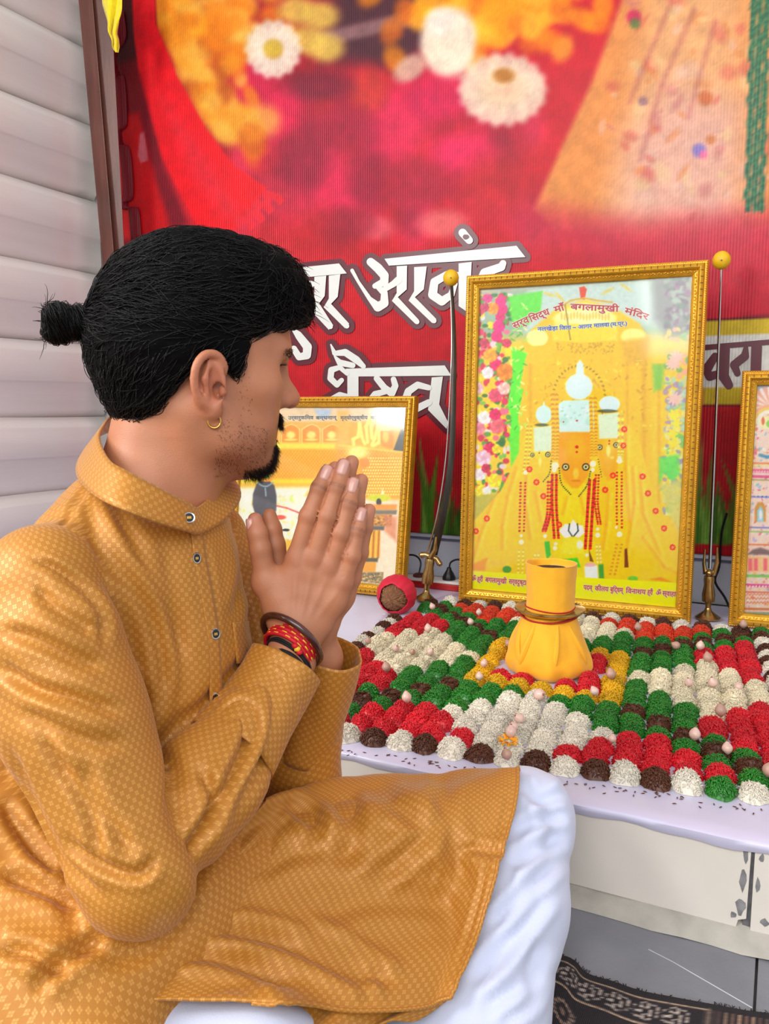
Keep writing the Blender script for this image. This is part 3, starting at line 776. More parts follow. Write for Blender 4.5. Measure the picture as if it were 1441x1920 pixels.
# ---- large portrait picture of three gold idols
BLb = at_z(860, 1127, ZA); BRb = at_z(1294, 1170, ZA)
wB = float(np.linalg.norm(BRb-BLb)); yawB = math.atan2(BRb[1]-BLb[1], BRb[0]-BLb[0]); hB = 0.862; bwB = 0.036
rootB, toWB, RnB = picture_frame('framed_picture', 'tall gold framed picture of three yellow idols in the middle of the altar', BLb, yawB, math.radians(2.4), wB, hB, bwB)
def pa(L): return [(860+x/3.066, 500+y/3.066) for x, y in L]
def pb(L): return [(860+x/3.066, 780+y/3.066) for x, y in L]
def paintB(U, Vp):
    P = Paint(U, Vp, (238, 196, 40)); r = np.random.default_rng(21); k = 1/3.066
    def ea(x, y, rx, ry, c, a=1, s=0.15, rot=0): P.ell(860+x*k, 500+y*k, rx*k, ry*k, c, a, s, rot)
    def eb(x, y, rx, ry, c, a=1, s=0.15, rot=0): P.ell(860+x*k, 780+y*k, rx*k, ry*k, c, a, s, rot)
    P.poly(pa([(60, 100), (1340, 20), (1340, 400), (60, 420)]), (150, 176, 150), 1, 20)
    P.poly(pa([(400, 100), (1100, 70), (1150, 330), (380, 380)]), (196, 212, 206), 0.9, 14)
    for (x, y, a) in [(580, 175, 0.8), (855, 140, -0.5), (960, 120, 0.6), (520, 160, 0.3)]: ea(x, y, 40, 9, (212, 190, 90), 0.8, 0.5, a)
    # gilded shrine behind the idols
    P.poly(pa([(360, 480), (420, 360), (560, 240), (720, 190), (880, 230), (1040, 330), (1110, 450), (1110, 1500), (340, 1500)]), (232, 188, 22), 1, 4)
    P.poly(pa([(545, 300), (600, 240), (720, 200), (850, 230), (905, 300), (905, 420), (545, 420)]), (244, 222, 110), 1, 5)
    ea(720, 380, 185, 55, (240, 206, 50), 1, 0.1); ea(720, 290, 170, 40, (246, 236, 180), 0.9, 0.3)
    for i in range(16): ea(590+i*18, 285+6*math.sin(i), 7, 22, (214, 180, 60), 0.7, 0.3)
    for i in range(90): ea(560+r.uniform(0, 330), 440+r.uniform(0, 60), 7, 4, (190, 150, 16), 0.7, 0.4, r.uniform(0, 3))
    ea(450, 410, 62, 50, (246, 230, 150), 1, 0.12); P.poly(pa([(375, 460), (530, 450), (520, 540), (440, 580), (385, 530)]), (236, 190, 30), 1, 2)
    ea(1000, 400, 70, 45, (244, 226, 130), 1, 0.15); P.poly(pa([(930, 430), (1100, 400), (1080, 560), (960, 560)]), (214, 170, 40), 0.9, 6)
    P.poly(pa([(690, 120), (720, 112), (735, 130), (722, 190), (700, 185)]), (206, 70, 30), 1, 1); P.line(pa([(560, 250), (640, 195), (720, 180), (800, 195), (880, 205)]), 3, (206, 160, 30))
    P.line(pa([(610, 220), (640, 420)]), 2.5, (130, 110, 40), 0.8)
    for (x, w_) in [(400, 20), (1050, 26), (960, 14), (1140, 18)]: P.poly(pa([(x, 560), (x+w_, 560), (x+w_, 1400), (x, 1400)]), (206, 158, 10), 0.6, 4)
    for i in range(150):
        x, y = r.uniform(430, 1100), r.uniform(540, 960); ea(x, y, r.uniform(5, 18), r.uniform(3, 8), [(206, 160, 8), (250, 226, 90), (190, 140, 10)][r.integers(3)], 0.55, 0.4, r.uniform(0, 3))
    for i in range(26):
        a = i*0.18; ea(690-150*math.cos(a*0.8), 760-190*math.sin(a*0.8), 9, 5, (150, 120, 20), 0.8, 0.3, a)
    # flower columns
    for i in range(420):
        y = r.uniform(120, 1440); x = r.uniform(85, 300)+10*math.sin(y*0.01)
        if y > 1330: x = 85+(x-85)*0.75
        c = [(84, 150, 54), (50, 110, 50), (250, 214, 20), (214, 40, 90), (245, 215, 225), (230, 110, 140), (196, 40, 70), (120, 180, 70)][r.integers(8)]
        ea(x, y, r.uniform(8, 22), r.uniform(8, 22), c, 0.9, 0.3)
    for (x, y, q, c) in [(165, 180, 28, (220, 40, 130)), (240, 200, 32, (236, 30, 130)), (250, 245, 30, (230, 20, 120)), (195, 240, 34, (250, 150, 30)), (238, 290, 28, (220, 30, 110)), (230, 345, 34, (232, 24, 130)), (218, 400, 32, (230, 20, 120)),
                         (150, 235, 24, (190, 30, 90)), (145, 440, 30, (196, 50, 80)), (212, 565, 36, (232, 30, 110)), (165, 610, 34, (250, 240, 240)), (275, 440, 26, (214, 60, 90)), (265, 605, 50, (240, 140, 20)), (180, 510, 40, (240, 170, 40)),
                         (210, 740, 40, (226, 80, 110)), (260, 700, 36, (250, 200, 190)), (145, 870, 40, (250, 246, 240)), (208, 850, 34, (226, 30, 100)), (220, 920, 42, (236, 110, 120)), (115, 930, 36, (240, 140, 160)), (110, 700, 34, (240, 190, 200)),
                         (140, 1100, 46, (246, 196, 214)), (180, 1040, 30, (214, 30, 90)), (120, 1195, 36, (250, 230, 240)), (155, 1160, 26, (200, 40, 80)), (205, 1230, 40, (250, 220, 20)), (215, 1050, 26, (250, 214, 20)), (120, 1290, 34, (250, 226, 40)), (160, 1290, 26, (250, 250, 240))]:
        for j in range(9):
            a = j*0.7; ea(x+q*0.5*math.cos(a), y+q*0.5*math.sin(a), q*0.55, q*0.4, np.clip(np.array(c)*(0.9+0.2*(j % 2)), 0, 255), 0.9, 0.25, a)
        ea(x, y, q*0.35, q*0.35, np.array(c)*0.86, 0.8, 0.4)
    P.poly(pa([(285, 170), (480, 140), (470, 250), (400, 330), (330, 360), (300, 300)]), (96, 206, 60), 0.95, 3)
    P.poly(pa([(300, 460), (390, 500), (370, 580), (350, 700), (370, 700), (340, 860), (345, 960), (290, 1000), (300, 860), (280, 800), (310, 600)]), (88, 224, 40), 0.95, 2)
    for i in range(60): ea(r.uniform(290, 400), r.uniform(180, 980), 16, 5, [(60, 170, 40), (150, 236, 90), (240, 240, 160)][r.integers(3)], 0.7, 0.3, r.uniform(0, 3))
    P.poly(pa([(290, 1010), (350, 900), (345, 1070), (300, 1150)]), (90, 220, 40), 0.9, 3)
    P.poly(pb([(60, 460), (230, 440), (230, 480), (60, 630)]), (190, 180, 70), 1, 5)
    P.poly(pa([(1110, 70), (1340, 30), (1330, 390), (1200, 400), (1120, 300)]), (96, 96, 96), 0.85, 14)
    for i in range(330):
        y = r.uniform(60, 1420); x = r.uniform(1185, 1320)-max(0, (y-900))*0.05
        c = ([(70, 44, 66), (110, 60, 100), (60, 90, 70), (130, 150, 130)] if y < 360 else [(240, 180, 120), (246, 170, 150), (230, 190, 70), (110, 170, 90)] if y < 640 else [(150, 190, 150), (180, 210, 190), (236, 220, 120), (160, 140, 190)] if y < 960 else [(240, 212, 60), (150, 140, 180), (110, 190, 90), (220, 230, 170)])[r.integers(4)]
        ea(x, y, r.uniform(10, 26), r.uniform(8, 22), c, 0.8, 0.35, r.uniform(0, 3))
    P.poly(pa([(1105, 440), (1320, 430), (1320, 500), (1105, 500)]), (244, 190, 30), 0.7, 10)
    for (x, y) in [(1235, 850), (1250, 900), (1225, 960), (1240, 1010), (1230, 1090)]: 
        for j in range(6): a = j*1.05; ea(x+16*math.cos(a), y+16*math.sin(a), 18, 9, (244, 214, 50), 0.95, 0.2, a)
    for (x, y) in [(1250, 520), (1240, 760), (1230, 560)]:
        for j in range(10): a = j*0.63; ea(x+26*math.cos(a), y+22*math.sin(a), 22, 7, (240, 190, 180), 0.9, 0.2, a)
    P.poly(pa([(1110, 560), (1180, 560), (1170, 700), (1120, 720)]), (110, 190, 80), 0.8, 6)
    P.poly(pb([(1150, 240), (1260, 220), (1270, 330), (1230, 380), (1180, 330), (1150, 390)]), (100, 210, 90), 0.9, 4)
    P.poly(pb([(1150, 400), (1280, 360), (1280, 700), (1200, 560)]), (206, 200, 110), 0.9, 6)
    # robes
    rb = (250, 196, 26)
    P.poly(pb([(400, 40), (340, 230), (240, 430), (60, 640), (55, 890), (440, 915), (620, 920), (600, 300), (520, 40)]), rb, 1, 2)
    P.poly(pb([(920, 0), (1030, 120), (1075, 290), (1140, 480), (1262, 760), (1270, 960), (740, 930), (740, 300), (840, 0)]), rb, 1, 2)
    P.poly(pb([(560, 390), (760, 390), (800, 930), (540, 920)]), (248, 206, 30), 1, 3)
    for q in [[(330, 300), (280, 470), (250, 640), (250, 760)], [(390, 300), (380, 500), (410, 700)], [(200, 480), (120, 700), (70, 860)], [(440, 440), (470, 600)], [(960, 60), (960, 300), (980, 600)], [(1040, 330), (1060, 560), (1160, 800)], [(1000, 300), (1010, 500), (960, 800)], [(860, 450), (850, 620), (830, 760)], [(620, 470), (600, 560)], [(700, 460), (720, 560)], [(60, 880), (160, 830), (260, 850)], [(1060, 700), (1180, 860), (1260, 900)]]:
        P.line(pb(q), 5, (214, 140, 14), 0.6, 4); P.line(pb([(x+14, y) for x, y in q]), 4, (255, 226, 90), 0.6, 4)
    P.poly(pb([(60, 860), (160, 820), (150, 890), (58, 892)]), (240, 140, 20), 0.8, 4); P.poly(pb([(1100, 940), (1160, 925), (1220, 955)]), (236, 130, 20), 0.9, 3)
    # faces
    def face(cx, top, w_, bot, c):
        P.poly(pb([(cx-w_, top), (cx+w_, top), (cx+w_*1.02, top+(bot-top)*0.55), (cx+w_*0.7, top+(bot-top)*0.82), (cx+w_*0.2, bot), (cx-w_*0.2, bot), (cx-w_*0.7, top+(bot-top)*0.82), (cx-w_*1.02, top+(bot-top)*0.55)]), c, 1, 2.5)
        eb(cx, top+(bot-top)*0.3, w_*0.6, (bot-top)*0.2, np.clip(np.array(c)+[8, 22, 12], 0, 255), 0.7, 0.7)
    face(667, 85, 95, 415, (232, 160, 22)); face(466, 140, 56, 330, (246, 196, 40)); face(862, 70, 60, 370, (240, 172, 24))
    def eye(x, y, q): eb(x, y, q*1.1, q*1.1, (20, 30, 12), 1, 0.12); eb(x, y, q*0.72, q*0.72, (226, 220, 150), 1, 0.15); eb(x, y, q*0.36, q*0.36, (16, 22, 14), 1, 0.2)
    eye(613, 293, 19); eye(729, 293, 20); eye(422, 224, 11); eye(511, 222, 14); eye(809, 180, 15); eye(903, 167, 15)
    eb(672, 330, 16, 34, (246, 200, 70), 0.9, 0.4); eb(672, 372, 30, 7, (206, 120, 20), 0.8, 0.4); eb(466, 262, 9, 26, (250, 226, 120), 0.9, 0.4); eb(858, 200, 12, 34, (252, 226, 130), 0.9, 0.4); eb(880, 240, 12, 8, (250, 214, 110), 0.8, 0.4)
    for (x, y, q) in [(677, 178, 10), (677, 207, 7), (462, 198, 7), (462, 212, 5), (864, 143, 6), (864, 160, 5)]: eb(x, y, q, q, (196, 30, 20), 1, 0.2)
    # silver crowns
    sv = (206, 236, 226)
    P.poly(pa([(560, 800), (600, 770), (760, 765), (785, 800), (775, 950), (565, 950)]), sv, 1, 2); ea(690, 690, 78, 74, (214, 240, 236), 1, 0.08); P.poly(pa([(670, 640), (676, 560), (695, 535), (715, 560), (720, 640)]), (216, 242, 238), 1, 2)
    for i in range(40): ea(570+r.uniform(0, 200), 800+r.uniform(0, 130), 8, 5, [(170, 206, 190), (236, 250, 244)][r.integers(2)], 0.7, 0.4)
    ea(600, 890, 26, 26, (176, 214, 200), 0.6, 0.3); ea(750, 890, 26, 26, (176, 214, 200), 0.6, 0.3); ea(678, 885, 6, 6, (180, 70, 40)); ea(600, 893, 5, 5, (180, 70, 40))
    ea(487, 850, 46, 52, sv, 1, 0.08); P.poly(pa([(476, 810), (488, 770), (500, 810)]), sv, 1, 1); P.poly(pa([(428, 925), (535, 915), (532, 1060), (432, 1064)]), (214, 230, 200), 1, 2); ea(475, 910, 40, 9, (80, 90, 60), 0.9, 0.3)
    ea(865, 790, 60, 46, (214, 244, 240), 1, 0.08); P.poly(pa([(800, 850), (920, 838), (918, 985), (806, 990)]), (216, 232, 200), 1, 2); ea(850, 830, 60, 10, (70, 70, 50), 0.8, 0.3)
    # garlands
    def beads(pts, n, q, c, two=0):
        c2 = crom(pts, n)
        for i, (x, y) in enumerate(c2):
            for d in ((-two, two) if two else (0,)): eb(x+d, y, q, q*0.9, np.clip(np.array(c)*(0.85+0.3*(i % 2)), 0, 255), 1, 0.2)
    yb = (244, 170, 40); wb = (252, 246, 206); rd = (196, 36, 26)
    beads([(548, -120), (555, 100), (550, 260)], 34, 11, yb, 12); beads([(770, -100), (775, 100), (775, 240)], 34, 11, yb, 12)
    beads([(405, 60), (395, 200), (380, 330)], 24, 8, (240, 190, 60), 10); beads([(930, 0), (928, 200), (924, 260)], 22, 9, (246, 200, 80), 10)
    beads([(548, 340), (548, 520), (560, 700)], 26, 9, rd, 12); beads([(520, 380), (515, 560), (490, 660)], 20, 8, rd, 8); beads([(765, 370), (752, 560), (740, 760)], 30, 10, rd, 14); beads([(795, 340), (790, 500), (806, 620)], 20, 7, rd, 8)
    beads([(368, 385), (364, 520), (360, 660)], 15, 7, rd, 13); beads([(922, 325), (920, 480), (922, 640)], 17, 7, rd, 14)
    beads([(358, 770), (352, 900)], 12, 6, (250, 214, 90), 12); beads([(920, 740), (880, 920)], 18, 8, yb, 14); beads([(800, 740), (806, 840)], 10, 6, (250, 220, 120), 9); beads([(450, 790), (420, 890)], 10, 6, (250, 220, 120), 9)
    for (x, y, q) in [(553, 285, 20), (548, 310, 14), (770, 275, 18), (768, 310, 12), (382, 325, 12), (922, 258, 16), (922, 680, 16), (358, 725, 14), (797, 685, 14), (495, 690, 11), (552, 760, 12), (555, 735, 10), (922, 240, 10), (797, 650, 9), (358, 688, 9), (905, 640, 8), (690, 780, 8), (640, 785, 8), (600, 780, 8), (735, 800, 10)]: eb(x, y, q, q, wb, 1, 0.15)
    beads([(575, 300), (590, 390), (640, 450)], 14, 5, (60, 80, 40)); beads([(755, 320), (735, 400), (690, 460)], 14, 5, (60, 80, 40)); beads([(530, 260), (520, 330), (485, 375)], 10, 5, (60, 80, 40)); beads([(800, 250), (820, 350)], 8, 4, (60, 80, 40))
    for (x, y) in [(405, 306), (445, 381), (485, 461), (160, 590), (97, 662), (840, 425), (885, 342), (1055, 348), (1086, 445), (1130, 546), (1178, 646), (1228, 755), (950, 76), (945, 170), (575, 625)]:
        for j in range(8): a = j*math.pi/4; eb(x+13*math.cos(a), y+13*math.sin(a), 6, 6, (222, 50, 30), 1, 0.2)
        eb(x, y, 6, 6, (240, 150, 60), 1, 0.2)
    P.poly(pb([(575, 660), (610, 620), (640, 625), (655, 595), (680, 625), (710, 630), (722, 670), (690, 700), (650, 690), (610, 705)]), (236, 244, 244), 1, 1.5)
    for q in [[(635, 620), (630, 660), (650, 690)], [(680, 620), (685, 660), (660, 690)]]: P.line(pb(q), 2.4, (30, 50, 30))
    P.poly(pb([(600, 700), (700, 700), (720, 790), (580, 790)]), (250, 216, 60), 1, 3); eb(695, 740, 18, 24, (250, 244, 214), 1, 0.3)
    P.poly(pb([(490, 722), (520, 720), (528, 800), (505, 825), (498, 790)]), (60, 180, 40), 1, 1.5); P.poly(pb([(570, 825), (680, 815), (700, 870), (570, 870)]), (60, 200, 40), 1, 2); P.poly(pb([(800, 855), (830, 850), (835, 940), (805, 935)]), (50, 150, 60), 1, 2)
    P.poly(pb([(720, 865), (795, 860), (800, 935), (725, 930)]), (226, 236, 236), 1, 2); eb(755, 855, 30, 12, (240, 170, 190), 0.9, 0.3); P.poly(pb([(952, 765), (966, 760), (975, 870), (950, 872)]), (110, 50, 20), 1, 1); eb(276, 882, 26, 20, (70, 150, 60), 1, 0.2); eb(1000, 935, 30, 16, (90, 190, 60), 0.9, 0.3); P.poly(pb([(745, 760), (775, 840), (750, 835)]), (110, 70, 30), 0.9, 1)
    # yellow caption strip and pale mount at the top
    P.poly(pb([(20, 888), (1290, 962), (1290, 1160), (20, 1060)]), (246, 236, 12), 1, 1.2)
    P.poly(pa([(60, 100), (1345, 0), (1345, 40), (100, 165)]), (176, 178, 160), 0.9, 2)
    P.grain(0.05, 0.2, 3)
    return P
printB = frame_print(rootB, toWB, RnB, wB, hB, bwB, 0.0019, paintB)
pjB = proj_frame(toWB, RnB, BLb, 0.0024)
m_red = mat('red_caption', (196, 34, 60), 0.4, var=0.05); m_blue = mat('blue_caption', (40, 96, 190), 0.4, var=0.05); m_pink = mat('pink_caption', (214, 70, 80), 0.4, var=0.05); m_whitecap = mat('white_caption', (240, 236, 214), 0.4, var=0.03)
def arc(x0, y0, x1, y1, bow, size):
    def f(s, yy):
        u = x0+(x1-x0)*s; v = y0+(y1-y0)*s-bow*4*s*(1-s)
        sl = ((y1-y0)-bow*4*(1-2*s))/(x1-x0)
        return u+sl*yy*size, v-yy*size
    return f
a0 = pa([(318, 362)])[0]; a1 = pa([(1085, 300)])[0]
cap1 = 'सवसिद्ध'
# words in visual order so that the left-standing vowel signs come before their letters
words = [('सर्व', 318, 362, 408, 320), ('िसद्ध', 412, 322, 525, 275), ('माँ', 552, 268, 612, 250), ('बगलामुखी', 640, 248, 918, 262), ('मंिदर', 948, 270, 1085, 310)]
for (tx, x0, y0, x1, y1) in words:
    (u0, v0), (u1, v1) = pa([(x0, y0)])[0], pa([(x1, y1)])[0]
    lay_text('caption_halo', tx, arc(u0, v0, u1, v1, 0, 16.5), pjB, m_whitecap, printB, bold=1.6, y=0.0028)
    lay_text('caption', tx, arc(u0, v0, u1, v1, 0, 16.5), pjB, m_red, printB, bold=0.45, y=0.0024)
for (tx, x0, y0, x1, y1) in [('नलखेड़ा', 452, 372, 568, 366), ('िजला', 578, 366, 645, 362), ('-', 655, 360, 672, 360), ('आगर', 685, 360, 765, 354), ('मालवा', 775, 352, 865, 346), ('(म.प्र.)', 872, 346, 965, 338)]:
    (u0, v0), (u1, v1) = pa([(x0, y0)])[0], pa([(x1, y1)])[0]
    lay_text('caption_halo', tx, arc(u0, v0, u1, v1, 0, 10.5), pjB, m_whitecap, printB, bold=1.4, y=0.0028)
    lay_text('caption', tx, arc(u0, v0, u1, v1, 0, 10.5), pjB, m_blue, printB, bold=0.3, y=0.0024)
for (tx, x0, y0, x1, y1) in [('ॐ ह्रीं', 75, 950, 135, 955), ('बगलामुखी', 150, 956, 272, 966), ('सर्वदुष्टानां', 285, 966, 410, 976), ('वाचं', 416, 976, 470, 980), ('पदम्', 715, 1000, 768, 1004), ('कीलय', 780, 1006, 858, 1012), ('बुिद्धम्', 868, 1012, 945, 1018), ('िवनाशय', 958, 1020, 1072, 1028), ('ह्रीं', 1082, 1028, 1112, 1030), ('ॐ', 1132, 1032, 1160, 1034), ('स्वाहा', 1168, 1034, 1245, 1040)]:
    (u0, v0), (u1, v1) = pb([(x0, y0)])[0], pb([(x1, y1)])[0]
    lay_text('caption_halo', tx, arc(u0, v0, u1, v1, 0, 13), pjB, m_whitecap, printB, bold=1.5, y=0.0028)
    lay_text('caption', tx, arc(u0, v0, u1, v1, 0, 13), pjB, m_pink, printB, bold=0.3, y=0.0024)

# ---- golden temple interior picture behind the praying hands
BRl = at_z(758, 1124, ZA); wL = 0.60; hL = 0.556; bwL = 0.031; yawL = math.radians(1.0)
BLl = BRl-wL*np.array([math.cos(yawL), math.sin(yawL), 0])
rootL, toWL, RnL = picture_frame('framed_picture', 'gold framed picture of a golden temple hall behind the praying hands', BLl, yawL, math.radians(8.5), wL, hL, bwL)
def pl(L): return [(410+x/3.695, 740+y/3.695) for x, y in L]
def paintL(U, Vp):
    P = Paint(U, Vp, (244, 176, 56)); r = np.random.default_rng(31); k = 1/3.695
    def e(x, y, rx, ry, c, a=1, s=0.2, rot=0): P.ell(410+x*k, 740+y*k, rx*k, ry*k, c, a, s, rot)
    P.poly(pl([(-900, 60), (1330, 60), (1330, 200), (-900, 200)]), (222, 196, 158), 1, 6)
    P.poly(pl([(660, 100), (780, 100), (760, 160), (700, 170)]), (170, 190, 210), 0.9, 3)
    P.poly(pl([(-900, 190), (1250, 190), (1220, 350), (-900, 340)]), (238, 170, 70), 1, 4)
    for x in range(-560, 840, 142):
        P.poly(pl([(x, 330), (x, 240), (x+40, 215), (x+70, 205), (x+100, 215), (x+125, 240), (x+125, 330)]), (226, 146, 50), 1, 2)
        P.line(pl([(x, 330), (x, 240), (x+40, 215), (x+70, 205), (x+100, 215), (x+125, 240), (x+125, 330)]), 2, (250, 206, 120), 0.9)
        e(x+64, 280, 30, 26, (252, 226, 130), 0.9, 0.4); e(x+64, 312, 44, 9, (250, 214, 110), 0.9, 0.4)
    P.poly(pl([(-900, 335), (810, 335), (800, 375), (-900, 375)]), (252, 214, 80), 1, 4)
    P.poly(pl([(820, 110), (900, 110), (900, 700), (800, 700)]), (240, 178, 84), 0.9, 6)
    # lattice screens
    P.poly(pl([(-900, 380), (820, 380), (780, 600), (-900, 600)]), (248, 178, 30), 1, 3); P.poly(pl([(990, 420), (1270, 430), (1250, 720), (985, 720)]), (238, 160, 36), 1, 3)
    for i in range(-34, 60):
        P.line(pl([(i*22, 385), (i*22-170, 598)]), 1.5, (206, 130, 14), 0.55, 0.8); P.line(pl([(i*22-170, 385), (i*22, 598)]), 1.5, (206, 130, 14), 0.55, 0.8)
    for i in range(16):
        for j in range(13):
            e(1000+i*17.5+(j % 2)*9, 440+j*21, 6, 7, (255, 222, 120), 0.9, 0.3)
    # ornament pillar capitals
    for q in [[(935, 350), (930, 310), (965, 290), (975, 200), (990, 290), (1010, 340)], [(1030, 330), (1020, 220), (1050, 160), (1060, 300)], [(1060, 350), (1080, 300), (1110, 200), (1110, 330), (1070, 355)]]: P.line(pl(q), 6, (255, 226, 120), 0.95, 1.5)
    P.poly(pl([(1120, 330), (1120, 250), (1165, 205), (1210, 250), (1210, 380), (1130, 360)]), (226, 140, 40), 0.9, 3); e(1155, 240, 40, 12, (255, 214, 130), 0.9, 0.3); e(1155, 290, 22, 40, (250, 196, 90), 0.9, 0.4)
    P.poly(pl([(1285, 170), (1325, 120), (1320, 410), (1205, 395)]), (66, 72, 72), 0.95, 2)
    P.line(pl([(830, 350), (1280, 400)]), 4, (252, 196, 80), 0.9); e(1010, 470, 34, 38, (236, 140, 30), 1, 0.2); e(960, 400, 70, 40, (255, 236, 150), 0.8, 0.5)
    P.line(pl([(-900, 600), (760, 600)]), 9, (255, 206, 40), 1, 3)
    # pale marble floor, offerings
    P.poly(pl([(-900, 650), (640, 640), (600, 700), (980, 760), (980, 1400), (-900, 1400)]), (246, 240, 214), 1, 6)
    for i in range(240):
        x, y = r.uniform(-500, 560), r.uniform(700, 1080); e(x, y, r.uniform(6, 22), r.uniform(4, 12), [(240, 226, 120), (226, 236, 140), (250, 246, 230), (240, 210, 150), (206, 230, 120)][r.integers(5)], 0.7, 0.4, r.uniform(0, 3))
    P.line(pl([(400, 770), (470, 785), (560, 820)]), 3, (206, 60, 60), 0.8); e(425, 850, 40, 16, (214, 70, 50), 0.9, 0.3); e(400, 890, 22, 22, (90, 190, 60), 0.9, 0.3); e(465, 938, 26, 10, (40, 40, 30), 1, 0.2)
    for i in range(30): P.line(pl([(400+i*4, 1010+r.uniform(-10, 10)), (402+i*4, 1080)]), 1.5, (236, 170, 40), 0.9)
    # dark stone emblem with a garland
    P.poly(pl([(232, 760), (236, 690), (260, 620), (300, 590), (345, 592), (385, 630), (400, 700), (398, 800), (370, 860), (260, 860)]), (70, 70, 78), 1, 2); e(330, 585, 46, 18, (244, 150, 40), 1, 0.2); e(326, 562, 30, 18, (110, 210, 60), 1, 0.2)
    for j in range(9): e(270+j*13, 610+26*math.sin(j*0.4), 8, 6, (150, 180, 186), 0.8, 0.4)
    P.line(pl([(322, 650), (326, 700)]), 3, (150, 180, 186), 0.8)
    # brass lamp on a turned column
    P.poly(pl([(980, 720), (1250, 730), (1235, 1340), (960, 1340)]), (244, 218, 190), 1, 5)
    e(1110, 715, 80, 26, (206, 206, 40), 1, 0.15); P.poly(pl([(1122, 690), (1133, 648), (1146, 690)]), (255, 246, 200), 1, 1.5); e(1108, 745, 18, 26, (60, 56, 50), 1, 0.2)
    for (y0, y1, x0, x1, c) in [(760, 800, 1020, 1235, (226, 150, 60)), (800, 830, 1050, 1235, (120, 116, 100)), (830, 910, 1055, 1200, (190, 130, 60)), (910, 940, 1040, 1150, (100, 96, 90)), (940, 1130, 1010, 1120, (240, 160, 30)), (1130, 1160, 1000, 1105, (90, 84, 60)), (1160, 1230, 970, 1090, (230, 160, 50)), (1230, 1330, 960, 1140, (130, 116, 84))]:
        P.poly(pl([(x0, y0), (x1, y0), (x1-6, y1), (x0-6, y1)]), c, 1, 2)
    for j in range(6): P.line(pl([(1020+j*18, 945), (1012+j*18, 1128)]), 2.2, (150, 90, 20) if j % 2 else (255, 206, 90), 0.9, 0.8)
    for i in range(140): e(r.uniform(960, 1130), r.uniform(1235, 1325), 6, 4, [(196, 160, 90), (80, 76, 60), (230, 190, 120)][r.integers(3)], 0.8, 0.4)
    for i in range(60): e(r.uniform(1050, 1190), r.uniform(838, 905), 8, 5, [(230, 180, 90), (120, 90, 50)][r.integers(2)], 0.7, 0.4)
    P.poly(pl([(1140, 830), (1232, 850), (1230, 1020), (1150, 950)]), (206, 130, 90), 0.8, 5); P.poly(pl([(930, 1290), (1240, 1330), (1235, 1400), (920, 1390)]), (236, 232, 228), 1, 4)
    P.grain(0.05, 0.2, 5)
    return P
printL = frame_print(rootL, toWL, RnL, wL, hL, bwL, 0.0021, paintL)
pjL = proj_frame(toWL, RnL, BLl, 0.0024)
m_grey = mat('grey_caption', (96, 110, 120), 0.4, var=0.05)
for (tx, x0, x1) in [('उर्वारुकिमव', 480, 655), ('बन्धनान्', 672, 820), ('मृत्योर्मुक्षीय', 842, 1030), ('मा', 1050, 1088), ('मृतात्', 1112, 1205)]:
    u0, u1 = 410+x0/3.695, 410+x1/3.695
    lay_text('caption', tx, arc(u0, 740+178/3.695, u1, 740+176/3.695, 0, 9.5), pjL, m_grey, printL, bold=0.35, y=0.0024)

